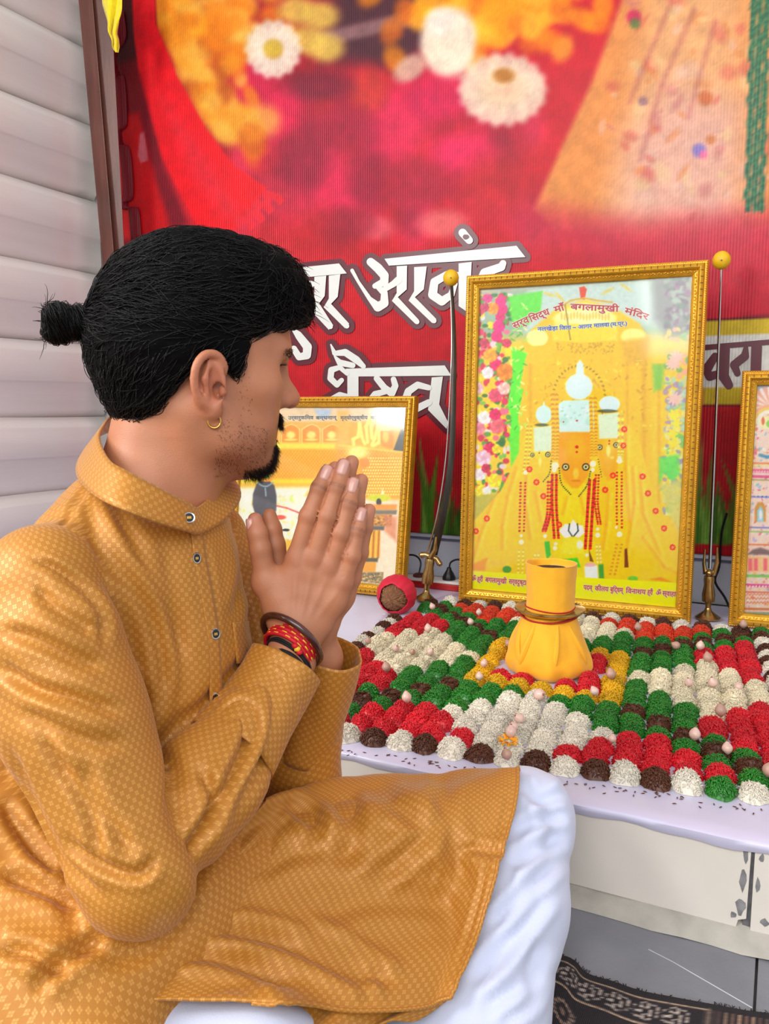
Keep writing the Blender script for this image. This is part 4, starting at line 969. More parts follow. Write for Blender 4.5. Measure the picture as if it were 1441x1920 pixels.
# ---- carved temple tower picture at the right edge
BLr = at_z(1364, 1173, ZA); wR = 0.44; hR = 0.605; bwR = 0.034; yawR = math.radians(3.0)
rootR, toWR, RnR = picture_frame('framed_picture', 'gold framed picture of a pastel carved temple tower at the right edge', BLr, yawR, math.radians(2.0), wR, hR, bwR)
def pr(L): return [(1340+x/3.92, 690+y/3.92) for x, y in L]
def paintR(U, Vp):
    P = Paint(U, Vp, (240, 206, 190)); r = np.random.default_rng(41); k = 1/3.92
    def e(x, y, rx, ry, c, a=1, s=0.2, rot=0): P.ell(1340+x*k, 690+y*k, rx*k, ry*k, c, a, s, rot)
    P.poly(pr([(200, 100), (1500, 100), (1500, 260), (330, 180), (250, 330), (230, 400)]), (150, 160, 170), 1, 5)
    for j in range(14):
        a = math.pi*0.45+j*0.19; P.line(pr([(400, 300), (400+150*math.cos(a), 300-150*math.sin(a)*1.0)]), 7, (246, 220, 214) if j % 2 else (226, 160, 130), 0.95, 1.5)
    for q in (130, 110, 90): 
        P.line(pr([(400+q*math.cos(a), 410-q*math.sin(a)) for a in np.linspace(0.5, 3.6, 24)]), 5, [(236, 170, 130), (250, 226, 210), (240, 200, 90)][q//20 % 3], 0.9, 1.5)
    pal = [(236, 150, 150), (250, 226, 206), (236, 180, 90), (214, 80, 120), (170, 160, 210), (244, 206, 160), (120, 180, 200), (226, 110, 80), (250, 240, 230)]
    for i in range(1500):
        x, y = r.uniform(215, 1500), r.uniform(330, 1790); e(x, y, r.uniform(5, 18), r.uniform(4, 12), pal[r.integers(9)], 0.7, 0.35, r.uniform(0, 3))
    for (y, h, c) in [(690, 14, (226, 120, 50)), (740, 26, (214, 70, 110)), (785, 20, (206, 60, 120)), (815, 10, (130, 140, 60)), (940, 10, (80, 110, 190)), (1165, 10, (80, 100, 180)), (1195, 12, (130, 180, 90)), (1290, 12, (214, 110, 50)), (1515, 22, (110, 190, 80)), (1585, 22, (206, 60, 140)), (1640, 10, (190, 90, 60)), (1760, 18, (190, 110, 60)), (1790, 26, (120, 150, 130))]:
        P.poly(pr([(200, y), (1500, y+30), (1500, y+30+h), (200, y+h)]), c, 0.85, 1.5)
    for i in range(24):
        e(225+i*22, 715, 8, 8, (250, 220, 130), 0.9, 0.3); e(225+i*20, 762, 7, 7, (250, 200, 220), 0.9, 0.3); e(230+i*24, 1605, 7, 7, (250, 236, 220), 0.9, 0.3); e(226+i*30, 945, 7, 5, (40, 70, 180), 0.9, 0.3)
    for x in (335, 620):
        P.poly(pr([(x-45, 1130), (x-45, 1030), (x-20, 985), (x+15, 985), (x+38, 1030), (x+38, 1130)]), (196, 140, 50), 1, 2); P.poly(pr([(x-25, 1130), (x-25, 1050), (x, 1015), (x+20, 1050), (x+20, 1130)]), (150, 206, 226), 1, 2); e(x, 1080, 12, 34, (250, 230, 220), 0.9, 0.3)
        P.poly(pr([(x-100, 1370), (x-60, 1335), (x, 1320), (x+60, 1340), (x+90, 1375)]), (120, 96, 90), 1, 3); P.poly(pr([(x-110, 1380), (x+70, 1390), (x+70, 1500), (x-110, 1500)]), (246, 190, 130), 1, 2)
        for q in (-90, -50, 20): P.poly(pr([(x+q, 1400), (x+q+28, 1400), (x+q+28, 1490), (x+q, 1490)]), (226, 90, 110), 0.9, 2)
    e(370, 400, 46, 46, (250, 236, 170), 0.9, 0.3); e(395, 410, 20, 26, (130, 190, 70), 0.9, 0.3); e(352, 390, 12, 30, (206, 80, 60), 0.9, 0.3); P.line(pr([(330, 640), (380, 655), (460, 640)]), 6, (60, 140, 170), 0.9, 1.5); e(275, 640, 12, 34, (220, 90, 50), 0.9, 0.3)
    for x in range(230, 1400, 24):
        for y in (1670, 1700, 1730): P.line(pr([(x, y), (x+12, y-12), (x+24, y)]), 1.6, (206, 120, 80), 0.9, 0.6)
    P.grain(0.06, 0.25, 8)
    return P
frame_print(rootR, toWR, RnR, wR, hR, bwR, 0.0021, paintR)

# ================================================================== SWORDS AND LEMONS
m_steel = mat('dark_worn_steel', (70, 64, 58), 0.28, metal=0.9, var=0.3, scale=60, stretch=(1, 1, 0.15))
m_edge = mat('bright_steel', (190, 188, 182), 0.2, metal=1.0, var=0.1)
m_brass = mat('aged_brass', (168, 138, 84), 0.22, metal=0.9, var=0.25, scale=60)
m_lemon = mat('lemon_peel', (232, 184, 22), 0.4, var=0.08, scale=60, bump=0.25, bscale=420)
m_stem = mat('lemon_stem_scar', (150, 96, 20), 0.7)
def blade(name, path, width, thick, mt, parent):
    """path: list of points; flat tapering blade facing the viewer"""
    V = []; c = crom(path, 40); n = len(c)
    for i, p in enumerate(c):
        t = c[min(i+1, n-1)]-c[max(i-1, 0)]; t /= np.linalg.norm(t)
        s = np.cross(t, FW); s /= np.linalg.norm(s); nn = np.cross(s, t)
        w = width[0]+(width[1]-width[0])*i/(n-1)
        for (a, b) in [(-0.5, 0), (-0.12, 0.5), (0.42, 0.5), (0.5, 0), (0.42, -0.5), (-0.12, -0.5)]: V.append(p+s*a*w+nn*b*thick)
    F = [tuple(f) for f in grid_faces(n, 6, wrap=True)]+[tuple(range(6)), tuple(range((n-1)*6, n*6))]
    return MB().add(V, F).obj(name, mt, parent)
def hilt_parts(root, p0, p1, scale, guard=True):
    """turned brass grip from the pommel p0 to the guard p1"""
    ax = p1-p0; Lh = np.linalg.norm(ax); z = ax/Lh; x = np.cross(z, FW); x /= np.linalg.norm(x); y = np.cross(z, x)
    def lathe_on(name, prof, mt):
        mb = MB().lathe([(r, t) for r, t in prof], 20); V = np.array(mb.V); mb.V = [tuple(p0+x*a+y*b+z*c) for a, b, c in V]; return mb.obj(name, mt, root)
    lathe_on('pommel', [(0.001, 0.0), (0.028*scale, 0.002), (0.032*scale, 0.006), (0.026*scale, 0.010), (0.010*scale, 0.022), (0.007*scale, 0.03)], m_brass)
    lathe_on('grip', [(0.006*scale, 0.022), (0.009*scale, 0.05), (0.0155*scale, Lh*0.42), (0.0165*scale, Lh*0.58), (0.012*scale, Lh*0.80), (0.0135*scale, Lh*0.92), (0.012*scale, Lh)], m_brass)
    return x, y, z
def lemon(P, label, r=0.021):
    o = thing('lemon', label, 'lemon', P, group='lemons on the sword tips')
    prof = []
    for i in range(15):
        a = -math.pi/2+math.pi*i/14; prof.append((max(0.0006, r*math.cos(a)), r*1.05*math.sin(a)))
    mb = MB().lathe(prof, 20)
    Vn = np.array(mb.V); Vn *= 1+0.05*(fbm(Vn[:, 0]*60+9, Vn[:, 1]*60, Vn[:, 2]*60)-0.5)[:, None]; mb.V = [tuple(v) for v in Vn]
    mb.obj('peel', m_lemon, o)
    d = (ORI-np.asarray(P)); d /= np.linalg.norm(d); q = d*r*0.985
    MB().tube([q-d*0.001, q+d*0.0012], 0.0022, 8).obj('stem_scar', m_stem, o)
    return o
# curved sword at the left of the large picture
pb0 = at_z(797, 1128, ZA); yS = pb0[1]
g0 = at_y(806, 1048, yS+0.012); tip = at_y(846, 532, yS+0.10)
sw = thing('curved_sword', 'curved dark sword standing hilt down left of the large picture', 'sword', tuple(pb0))
def S(u, v, f): return at_y(u, v, yS+0.012+f*0.088)-pb0
blade('blade', [S(812, 1040, 0), S(831, 960, 0.15), S(845, 860, 0.35), S(850, 740, 0.58), S(851, 640, 0.78), S(846, 534, 1.0)], (0.022, 0.009), 0.004, m_steel, sw)
blade('cutting_edge', [S(802, 1036, 0)+[0, -.003, 0], S(821, 960, 0.15)+[0, -.003, 0], S(836, 860, 0.35)+[0, -.003, 0], S(844, 740, 0.58)+[0, -.003, 0], S(847, 640, 0.78)+[0, -.003, 0], S(845, 540, 1.0)+[0, -.003, 0]], (0.005, 0.002), 0.002, m_edge, sw)
x, y, z = hilt_parts(sw, np.array([0, 0, 0.0008]), g0-pb0, 1.0)
gq = g0-pb0
MB().tube([S(790, 1041, 0), S(798, 1040, 0), S(808, 1044, 0), S(818, 1048, 0.02), S(824, 1058, 0.03)], [0.009, 0.007, 0.008, 0.007, 0.008], 12).obj('guard', m_brass, sw)
MB().tube([S(808, 1046, 0)+[0, -.005, 0], S(817, 1030, 0)+[0, -.006, 0], S(819, 1006, 0.02)+[0, -.006, 0]], [0.008, 0.006, 0.003], 10).obj('langet', m_brass, sw)
bead = MB(); bead.V = [tuple(v*0.0085+(S(790, 1041, 0))) for v in BV]; bead.F = [tuple(f) for f in BF]; bead.obj('quillon_knob', m_brass, sw)
bead = MB(); bead.V = [tuple(v*0.0085+(S(824, 1057, 0.03))) for v in BV]; bead.F = [tuple(f) for f in BF]; bead.obj('quillon_knob', m_brass, sw)
lemon(at_y(845, 521, yS+0.10), 'yellow lemon stuck on the tip of the curved dark sword')
# straight sword seen edge-on between the two right-hand pictures
pr0 = at_z(1326, 1162, ZA); yR_ = pr0[1]
def R_(u, v, f): return at_y(u, v, yR_+f*0.06)-pr0
sr = thing('straight_sword', 'thin straight sword standing upright between the two right-hand pictures', 'sword', tuple(pr0))
mb = MB().tube([R_(1330, 1066, 0), R_(1341, 800, 0.5), R_(1352, 500, 1.0)], [0.0042, 0.0036, 0.0024], 8); mb.obj('blade', m_edge, sr)
hilt_parts(sr, np.array([0, 0, 0.0008]), R_(1329, 1080, 0), 0.95)
bead = MB(); bead.V = [tuple(v*0.0125+(R_(1329, 1074, 0)+[0, -.004, 0])) for v in BV]; bead.F = [tuple(f) for f in BF]; o = bead.obj('guard_knob', m_brass, sr); o.modifiers.new('s', 'SUBSURF').levels = 2; o.modifiers['s'].render_levels = 2
MB().tube([R_(1322, 1076, 0), R_(1319, 1055, 0), R_(1321, 1030, 0)], [0.006, 0.004, 0.002], 8).obj('quillon', m_brass, sr)
MB().tube([R_(1337, 1078, 0), R_(1344, 1055, 0), R_(1344, 1026, 0)], [0.006, 0.005, 0.002], 8).obj('quillon', m_brass, sr)
lemon(at_y(1352, 488, yR_+0.06), 'yellow lemon stuck on the tip of the straight sword')

# ================================================================== POWER STRIP AND CABLES
ps = at_z(838, 1117, ZA); ps = at_y(838, 1118, 2.12)
m_redpl = mat('red_plastic', (176, 20, 18), 0.35, var=0.08); m_whitepl = mat('white_plastic', (226, 222, 216), 0.35, var=0.04)
st = thing('extension_board', 'red and white extension board with a plug behind the curved sword', 'power strip', (ps[0]-0.02, 2.12, ZA+0.0005))
MB().box((-0.13, -0.03, 0), (0.13, 0.03, 0.018)).obj('body', m_redpl, st, bevel=0.003)
MB().box((-0.128, -0.028, 0.0181), (0.128, 0.028, 0.026)).obj('face_plate', m_whitepl, st, bevel=0.003)
pk = MB().lathe([(0.019, 0.0262), (0.019, 0.034), (0.013, 0.046), (0.007, 0.056), (0.006, 0.062)], 18, (0.025, 0, 0)).obj('plug', m_black, st)
MB().lathe([(0.018, 0.0262), (0.018, 0.032), (0.012, 0.036)], 18, (-0.07, 0, 0)).obj('plug', mat('brown_plastic', (86, 40, 30), 0.4), st)
MB().tube(crom([(0.025, 0, 0.060), (0.03, 0.004, 0.078), (0.055, 0.01, 0.085), (0.09, 0.02, 0.06), (0.12, 0.03, 0.02), (0.17, 0.034, 0.006)], 24), 0.0028, 8).obj('cable', m_black, st)
MB().tube(crom([(-0.07, 0, 0.034), (-0.07, 0.01, 0.07), (-0.1, 0.02, 0.085), (-0.16, 0.03, 0.07), (-0.22, 0.03, 0.05)], 24), 0.0028, 8).obj('cable', m_black, st)
cb = MB().tube(crom([at_y(1362, 962, 2.2), at_y(1352, 1000, 2.2), at_y(1348, 1060, 2.2), at_y(1340, 1090, 2.19), at_y(1358, 1120, 2.18), at_y(1372, 1150, 2.15)], 30), 0.003, 8).obj('cable', m_black)
tag(cb, 'black cable hanging behind the straight sword', 'cable')
# ================================================================== RICE MANDALA
def grain_mat(name, rgb, rough=0.5, var=0.18, shine=0.5):
    m, b = new_mat(name); N, Lk = nodes(m)
    nz = N.new('ShaderNodeTexNoise'); nz.inputs['Scale'].default_value = 420; nz.inputs['Detail'].default_value = 2
    tc = N.new('ShaderNodeTexCoord'); Lk.new(tc.outputs['Object'], nz.inputs['Vector'])
    oi = N.new('ShaderNodeObjectInfo')
    cr = N.new('ShaderNodeValToRGB'); c = np.array(L3(*rgb))
    cr.color_ramp.elements[0].position = 0.28; cr.color_ramp.elements[1].position = 0.72
    cr.color_ramp.elements[0].color = (*np.clip(c*(1-var*1.6), 0, 1), 1); cr.color_ramp.elements[1].color = (*np.clip(c*(1+var), 0, 1), 1)
    Lk.new(nz.outputs['Fac'], cr.inputs[0])
    hs = N.new('ShaderNodeHueSaturation'); mr = N.new('ShaderNodeMapRange'); mr.inputs['To Min'].default_value = 0.86; mr.inputs['To Max'].default_value = 1.12
    Lk.new(oi.outputs['Random'], mr.inputs['Value']); Lk.new(mr.outputs[0], hs.inputs['Value']); Lk.new(cr.outputs[0], hs.inputs['Color'])
    Lk.new(hs.outputs[0], b.inputs['Base Color']); b.inputs['Roughness'].default_value = rough; b.inputs['Specular IOR Level'].default_value = shine
    return m
RICE = {'white': grain_mat('plain_rice', (236, 228, 210), 0.5, 0.10), 'cream': grain_mat('cream_rice', (240, 228, 196), 0.5, 0.10),
        'green': grain_mat('green_dyed_rice', (36, 132, 30), 0.35, 0.35, 0.7), 'red': grain_mat('red_dyed_rice', (222, 28, 44), 0.45, 0.2),
        'orange': grain_mat('orange_red_dyed_rice', (232, 66, 30), 0.45, 0.2), 'brown': grain_mat('brown_dyed_rice', (92, 48, 26), 0.45, 0.3),
        'yellow': grain_mat('yellow_dyed_rice', (240, 186, 20), 0.5, 0.15)}
def spindle():
    s = 0.5; return np.array([(-s, 0, 0), (-0.18, .13, 0), (-0.18, -.065, .11), (-0.18, -.065, -.11), (0.2, .13, 0), (0.2, -.065, .11), (0.2, -.065, -.11), (s, 0, 0)]), np.array([(0, 2, 1), (0, 3, 2), (0, 1, 3), (1, 2, 5), (1, 5, 4), (2, 3, 6), (2, 6, 5), (3, 1, 4), (3, 4, 6), (4, 5, 7), (5, 6, 7), (6, 4, 7)])
SPV, SPF = spindle()
def heap_mesh(name, seed, rx, ry, h, hollow=False, n=300, gl=0.0075):
    r = np.random.default_rng(seed)
    nr, na = 7, 16
    V = []
    def height(q): 
        if hollow: return h*np.exp(-((q-0.62)/0.26)**2)*0.95+0.001
        return h*np.maximum(1-q**2.5, 0)**0.75+0.0004
    for i in range(nr):
        q = i/(nr-1)
        for k in range(na):
            a = 2*math.pi*k/na; w = 1+0.06*math.sin(3*a+seed)+0.05*math.sin(5*a+seed*2)
            V.append((rx*q*w*math.cos(a), ry*q*w*math.sin(a), max(0.0, height(q)*(1+r.normal(0, 0.04))) if i < nr-1 else 0.0))
    V = np.array(V); F = grid_faces(nr, na, wrap=True); F = np.vstack([F[:, [0, 1, 2]], F[:, [0, 2, 3]]])
    q = np.sqrt(r.uniform(0.0, 1.0, n))*0.99; a = r.uniform(0, 2*math.pi, n); w = 1+0.06*np.sin(3*a+seed)+0.05*np.sin(5*a+seed*2)
    C = np.stack([rx*q*w*np.cos(a), ry*q*w*np.sin(a), height(q)+r.normal(0.0010, 0.0009, n)], -1)
    # direction: mostly along the slope, some sticking up
    phi = a+r.normal(0, 0.9, n)
    D = np.stack([np.cos(phi)*rx, np.sin(phi)*ry, -h*1.2*q**1.2*np.cos(phi-a)+0.016*r.normal(0, 1, n)], -1); D /= np.linalg.norm(D, axis=1)[:, None]
    A = np.cross(D, r.normal(0, 1, (n, 3))); A /= np.linalg.norm(A, axis=1)[:, None]; B = np.cross(D, A)
    L = gl*r.uniform(0.75, 1.15, n)
    G = C[:, None]+(D[:, None]*SPV[None, :, 0:1]+A[:, None]*SPV[None, :, 1:2]+B[:, None]*SPV[None, :, 2:3])*L[:, None, None]
    G[..., 2] = np.maximum(G[..., 2], 0.0003)
    GF = (SPF[None]+(np.arange(n)*8)[:, None, None]+len(V)).reshape(-1, 3)
    me = mesh_np(name, np.vstack([V, G.reshape(-1, 3)]), np.vstack([F, GF]), smooth=False)
    return me
ang = math.radians(4.0)
Cm = np.array([-0.390, 1.522]); SX, SY = 0.0415, 0.0432
def mpos(i, j):
    """centre of a cell: rows and columns laid by hand, a little askew"""
    dy = j*SY
    sl = np.interp(j, [-10, -4, 2, 10], [0.120, 0.045, 0.035, 0.06])
    return np.array([Cm[0]+i*SX-0.115*dy, Cm[1]+dy+i*SX*sl])
HM = {}
for ci, cname in enumerate(RICE):
    HM[cname] = [heap_mesh('rice_mound', 10*ci+s, 0.0212, 0.0220, 0.0200 if cname in ('white', 'cream') else 0.0185, gl=0.0085) for s in range(4)]
    for me in HM[cname]: me.materials.append(RICE[cname])
HM['ring'] = [heap_mesh('rice_ring', 300+s, 0.0205, 0.0213, 0.017, hollow=True, n=260) for s in range(3)]
for me in HM['ring']: me.materials.append(RICE['brown'])
kal = np.array([-0.395, 1.522, ZA])
coco_xy = at_z(737, 1152, ZA)[:2]+np.array([0, 0.02]); sword_xy = pb0[:2]
def lab(kind, i, j):
    side = 'front' if -j > abs(i) else 'rear' if j > abs(i) else 'left' if i < 0 else 'right'
    arm = ('front' if j < 0 else 'rear')+(' left' if i < 0 else ' right')
    t = {'white': 'white rice mound in the %s diamond' % side, 'cream': 'cream rice mound in the %s diamond' % side, 'green': 'green rice mound in the %s arm' % arm,
         'ring': 'brown rice ring in the %s arm' % arm, 'red': 'red rice mound beside the %s diamond' % side, 'orange': 'orange-red rice mound before the large picture',
         'yellow': 'yellow rice mound on the %s side of the pot' % side, 'redC': 'red rice mound against the foot of the pot', 'bw': 'white rice mound in the %s border row' % side,
         'bb': 'brown rice mound in the %s border row' % side, 'corner': 'green rice mound set into the %s border row' % side}[kind]
    return t, t.replace('mound', 'mounds', 1).replace('rice ring', 'rice rings', 1)
r4 = np.random.default_rng(77)
def cell(i, j):
    """colour of a cell of the pattern"""
    a, b = abs(i), abs(j)
    if max(a, b) == 10:
        if (j == -10 and i in (-8, 7)) or a == b: return 'green', 'corner'
        if j == -10 and i == 0: return 'white', 'bw'
        k = i if b == 10 else j
        return ('brown', 'bb') if k % 2 else ('white', 'bw')
    if max(a, b) <= 2: return 'red', 'redC'
    if max(a, b) == 3: return 'yellow', 'yellow'
    if a == b: return 'ring', 'ring'
    if abs(a-b) == 1: return 'green', 'green'
    if b > a:
        if a+abs(b-7) <= 3: return ('white', 'white') if j < 0 else ('cream', 'cream')
        if b <= 6: return 'green', 'green'
        return ('red', 'red') if j < 0 else ('orange', 'orange')
    if b+abs(a-7) <= 3: return 'cream', 'cream'
    if a <= 6: return 'green', 'green'
    return 'red', 'red'
def put_heap(x, y, kind, lk, i=0, j=0, s=1.0):
    ms = HM[kind]; me = ms[r4.integers(len(ms))]
    o = bpy.data.objects.new('rice_ring' if kind == 'ring' else 'rice_mound', me); COL.objects.link(o)
    o.location = (x, y, ZA+0.0003); o.rotation_euler = (0, 0, ang+(math.pi if r4.random() < 0.5 else 0)+r4.normal(0, 0.08)); s = s*r4.uniform(0.96, 1.07); o.scale = (s, s, s*r4.uniform(0.8, 1.15))
    l_, g_ = lab(lk, i, j); tag(o, l_, 'rice', g_); return o
KR = 0.068
placed = {}
for j in range(-10, 11):
    for i in range(-10, 11):
        p = mpos(i, j)
        if np.linalg.norm(p-kal[:2]) < KR+0.021: continue
        kind, lk = cell(i, j)
        u, v = pix((p[0], p[1], ZA))
        if u > 1560 or u < 500: continue
        yfr = BLb[1]+(p[0]-BLb[0])*math.tan(yawB) if p[0] > -0.80 else 9
        if p[1] > yfr-0.046: continue
        if np.linalg.norm(p-coco_xy) < 0.075 or np.linalg.norm(p-sword_xy) < 0.058: continue
        jx_, jy_ = r4.normal(0, 0.0016, 2)
        o = put_heap(p[0]+jx_, p[1]+jy_, kind, lk, i, j); placed.setdefault(o['label'], []).append((j, i, o))
# tell the mounds of each field apart: rows counted from the front edge, then from the left
ORD = ['zeroth', 'first', 'second', 'third', 'fourth', 'fifth', 'sixth', 'seventh', 'eighth', 'ninth', 'tenth', 'eleventh', 'twelfth', 'thirteenth', 'fourteenth', 'fifteenth', 'sixteenth', 'seventeenth', 'eighteenth', 'nineteenth', 'twentieth', 'last']
for base_l, lst in placed.items():
    rows = sorted({j for j, i, o in lst})
    for n_, j in enumerate(rows):
        row_ = sorted([(i, o) for jj, i, o in lst if jj == j], key=lambda q: q[0])
        for m_, (i, o) in enumerate(row_):
            q = []
            if len(rows) > 1: q.append(ORD[n_+1]+' row from front')
            if len(row_) > 1: q.append(ORD[m_+1]+' from left')
            if q: o['label'] = base_l+', '+', '.join(q)
# stray grains along the front edge
mb = MB()
for _ in range(90):
    u = r4.uniform(600, 1440); k_ = (u-590)/785; v = 1396+k_*112+abs(r4.normal(0, 7))
    c = at_z(u, v, ZA); a = r4.uniform(0, 6.28); d = np.array([math.cos(a), math.sin(a), 0]); e_ = np.array([-d[1], d[0], 0]); up_ = np.array([0, 0, 1.0])
    q = [c+[0, 0, 0.0011]+(d*s[0]+e_*s[1]+up_*s[2])*0.007 for s in SPV]; mb.add(q, [tuple(f) for f in SPF])
o = mb.obj('stray_rice', RICE['brown'], None, smooth=False); tag(o, 'stray brown rice grains scattered along the altar edge', 'rice', kind='stuff')

# ================================================================== PALE POINTED NUTS LYING ON THE RICE
m_nut = mat('pink_white_nut', (226, 190, 176), 0.35, var=0.14, scale=90, coat=0.2)
m_nutb = mat('brown_nut_tip', (150, 100, 80), 0.5, var=0.2)
def nut(u, v, r, label, tilt=0.2, tz=0.0, mt=None, lift=0.021):
    r *= 1.18
    P_ = at_z(u, v, ZA+lift)
    root = thing('areca_nut', label, 'nut', (P_[0], P_[1], ZA+lift-0.002), group=None)
    prof = []
    n = 12
    for i in range(n+1):
        t = i/n; a = math.pi*t
        rr = r*math.sin(a)**0.9*(1-0.28*t); prof.append((max(0.0003, rr), r*0.1+r*2.3*t))
    MB().lathe(prof, 14).obj('shell', mt or m_nut, root)
    MB().lathe([(0.0004, r*2.26), (r*0.2, r*2.3), (r*0.12, r*2.42), (0.0002, r*2.46)], 8).obj('tip', m_nutb, root)
    root.rotation_euler = (tilt, tz, r4.uniform(0, 6)); return root
m_nutd = mat('tan_nut', (190, 150, 132), 0.4, var=0.15, scale=90)
nuts = [
 (1146, 1386, .0062, 'white pointed nut upright on the front right red rice', 0.1, None), (1300, 1382, .0085, 'white rounded nut on a brown rice ring at the front right', 0.1, None),
 (1364, 1408, .0075, 'pink white nut on the brown rice nearest the right corner', 0.2, None), (957, 1378, .0085, 'pink nut upright in the orange marigold ring', 0.1, None),
 (968, 1363, .0075, 'pink nut leaning behind the marigold ring', 0.6, None), (981, 1345, .0085, 'pink white nut tilted on the front white diamond', 0.9, None),
 (953, 1418, .0075, 'tan pink nut just before the marigold ring', 0.3, m_nutd), (1004, 1295, .0105, 'large pink nut lying between yellow rice and white diamond', 1.2, None),
 (1120, 1298, .0075, 'pink nut on the yellow rice right of the pot', 0.6, None), (1147, 1268, .0090, 'dusky pink nut at the right corner of the yellow square', 0.2, m_nutd),
 (899, 1270, .0070, 'pink nut at the left corner of the yellow square', 0.2, None), (905, 1245, .0070, 'pink nut between the left cream diamond and the yellow rice', 0.3, None),
 (764, 1312, .0085, 'pale pink nut upright on the green rice left of centre', 0.2, None), (726, 1254, .0085, 'tan nut at the near tip of the left cream diamond', 0.2, m_nutd),
 (803, 1180, .0085, 'pale pink nut upright on the rear left red rice', 0.1, None), (802, 1220, .0075, 'pink nut lying in the middle of the left cream diamond', 0.7, None),
 (770, 1218, .0060, 'small brown nut on the left cream diamond', 0.8, m_nutd), (741, 1212, .0075, 'pink nut near the left end of the left cream diamond', 0.8, None),
 (690, 1201, .0070, 'tan nut on the left border row of white rice', 0.3, m_nutd), (813, 1137, .0075, 'pale nut beside the pommel of the curved sword', 0.4, None),
 (884, 1166, .0075, 'pink nut on the brown rice behind the left cream diamond', 0.3, None), (897, 1148, .0070, 'pink nut at the left end of the orange rice', 0.3, None),
 (959, 1207, .0080, 'brown nut at the back left of the yellow square', 0.8, m_nutd), (1197, 1177, .0080, 'grey pink nut on the rear right orange rice', 0.2, m_nutd),
 (1276, 1207, .0085, 'brown pink nut lying on the rear right green rice', 1.1, m_nutd), (1311, 1213, .0085, 'pale pink nut upright on the rear right green rice', 0.1, None),
 (1329, 1237, .0090, 'grey nut leaning beside the right red rice', 0.3, m_nutd), (1292, 1280, .0075, 'pink nut in the middle of the right cream diamond', 0.4, None),
 (1338, 1283, .0085, 'pink tan nut on the right half of the right cream diamond', 0.3, None), (1386, 1290, .0070, 'pink nut at the right tip of the right cream diamond', 0.5, None),
 (1351, 1338, .0090, 'dusky nut upright on the right red rice', 0.1, m_nutd), (1393, 1172, .0085, 'tan nut before the picture at the right edge', 0.1, m_nutd), (1437, 1450, .0090, 'pale tan nut on white rice at the right edge', 0.2, m_nutd)]
for (u, v, r, l_, t_, m_) in nuts: nut(u, v+6, r, l_, t_, 0.0, m_, lift=0.021)
# small marigold ring round one nut
mg_ = at_z(952, 1390, ZA+0.021)
root = thing('marigold', 'small orange marigold ring on the front white rice diamond', 'flower', (mg_[0], mg_[1], ZA+0.021))
m_mari = mat('marigold_petal', (246, 160, 16), 0.7, var=0.2, scale=300)
for k in range(22):
    a = k*2*math.pi/22*1.0; d = np.array([math.cos(a), math.sin(a), 0]); e_ = np.array([-d[1], d[0], 0]); c0 = d*0.0075; c1 = d*0.0145+np.array([0, 0, 0.0035*((k % 3)-0.5)])
    MB().add([c0-e_*0.0018, c0+e_*0.0018, c1+e_*0.003, c1-e_*0.003, c0+[0, 0, .0016], c1+[0, 0, .0016]], [(0, 1, 4), (1, 2, 5, 4), (2, 3, 5), (3, 0, 4, 5), (3, 2, 1, 0)]).obj('petal', m_mari, root, smooth=False)

# ================================================================== YELLOW CLOTH-WRAPPED POT
m_ycl = mat('yellow_orange_cotton', (246, 176, 24), 0.75, var=0.08, scale=20, bump=0.15, bscale=700, sheen=0.25)
m_rthread = mat('red_thread', (176, 20, 24), 0.7, var=0.2, scale=300)
pot = thing('wrapped_pot', 'ritual pot wrapped in yellow cloth with a brass plate at the centre of the rice', 'pot', (kal[0], kal[1], ZA+0.0005), ang)
sc = 0.00108   # metres per photograph pixel at the pot
def wrap(prof, n=96, m=40, fold=0.0, seed=0, twist=0.0, jag=0.0, rim=0.0):
    c = crom(prof, m); V = []
    for q, (r, z) in enumerate(c):
        t = q/(m-1)
        for k in range(n):
            a = 2*math.pi*k/n
            f = 1+fold*(math.sin(5*a+seed+twist*t*4)*0.5+math.sin(9*a+2*seed-twist*t*6)*0.3+math.sin(14*a+twist*7*t)*0.2)*(0.35+0.65*(1-t))
            f += 0.05*(float(fbm(np.array(math.cos(a)*3+seed+9), np.array(math.sin(a)*3+5), np.array(z*45+3), o=2))-0.5)*(1 if fold > 0 else 0)
            V.append((r*f*math.cos(a), r*f*math.sin(a), max(0.0, z+jag*math.sin(7*a+seed)*(1-t)**4+rim*(math.sin(2*a+0.6)+0.6*math.sin(5*a)+0.4*math.sin(9*a))*t**5)))
    return np.array(V), grid_faces(m, n, wrap=True)
V, F = wrap([(0.066, 0.0), (0.078, 0.010), (0.081, 0.028), (0.074, 0.055), (0.064, 0.082), (0.055, 0.104), (0.050, 0.116), (0.043, 0.121)], fold=0.075, seed=1.3, twist=0.8)
V = np.vstack([V, [[0, 0, 0.119]]]); n = 96; top = [(len(V)-1, 39*n+k, 39*n+(k+1) % n) for k in range(n)]
MB().add(V, [tuple(f) for f in F]+top+[tuple(reversed(range(n)))]).obj('cloth_wrap', m_ycl, pot)
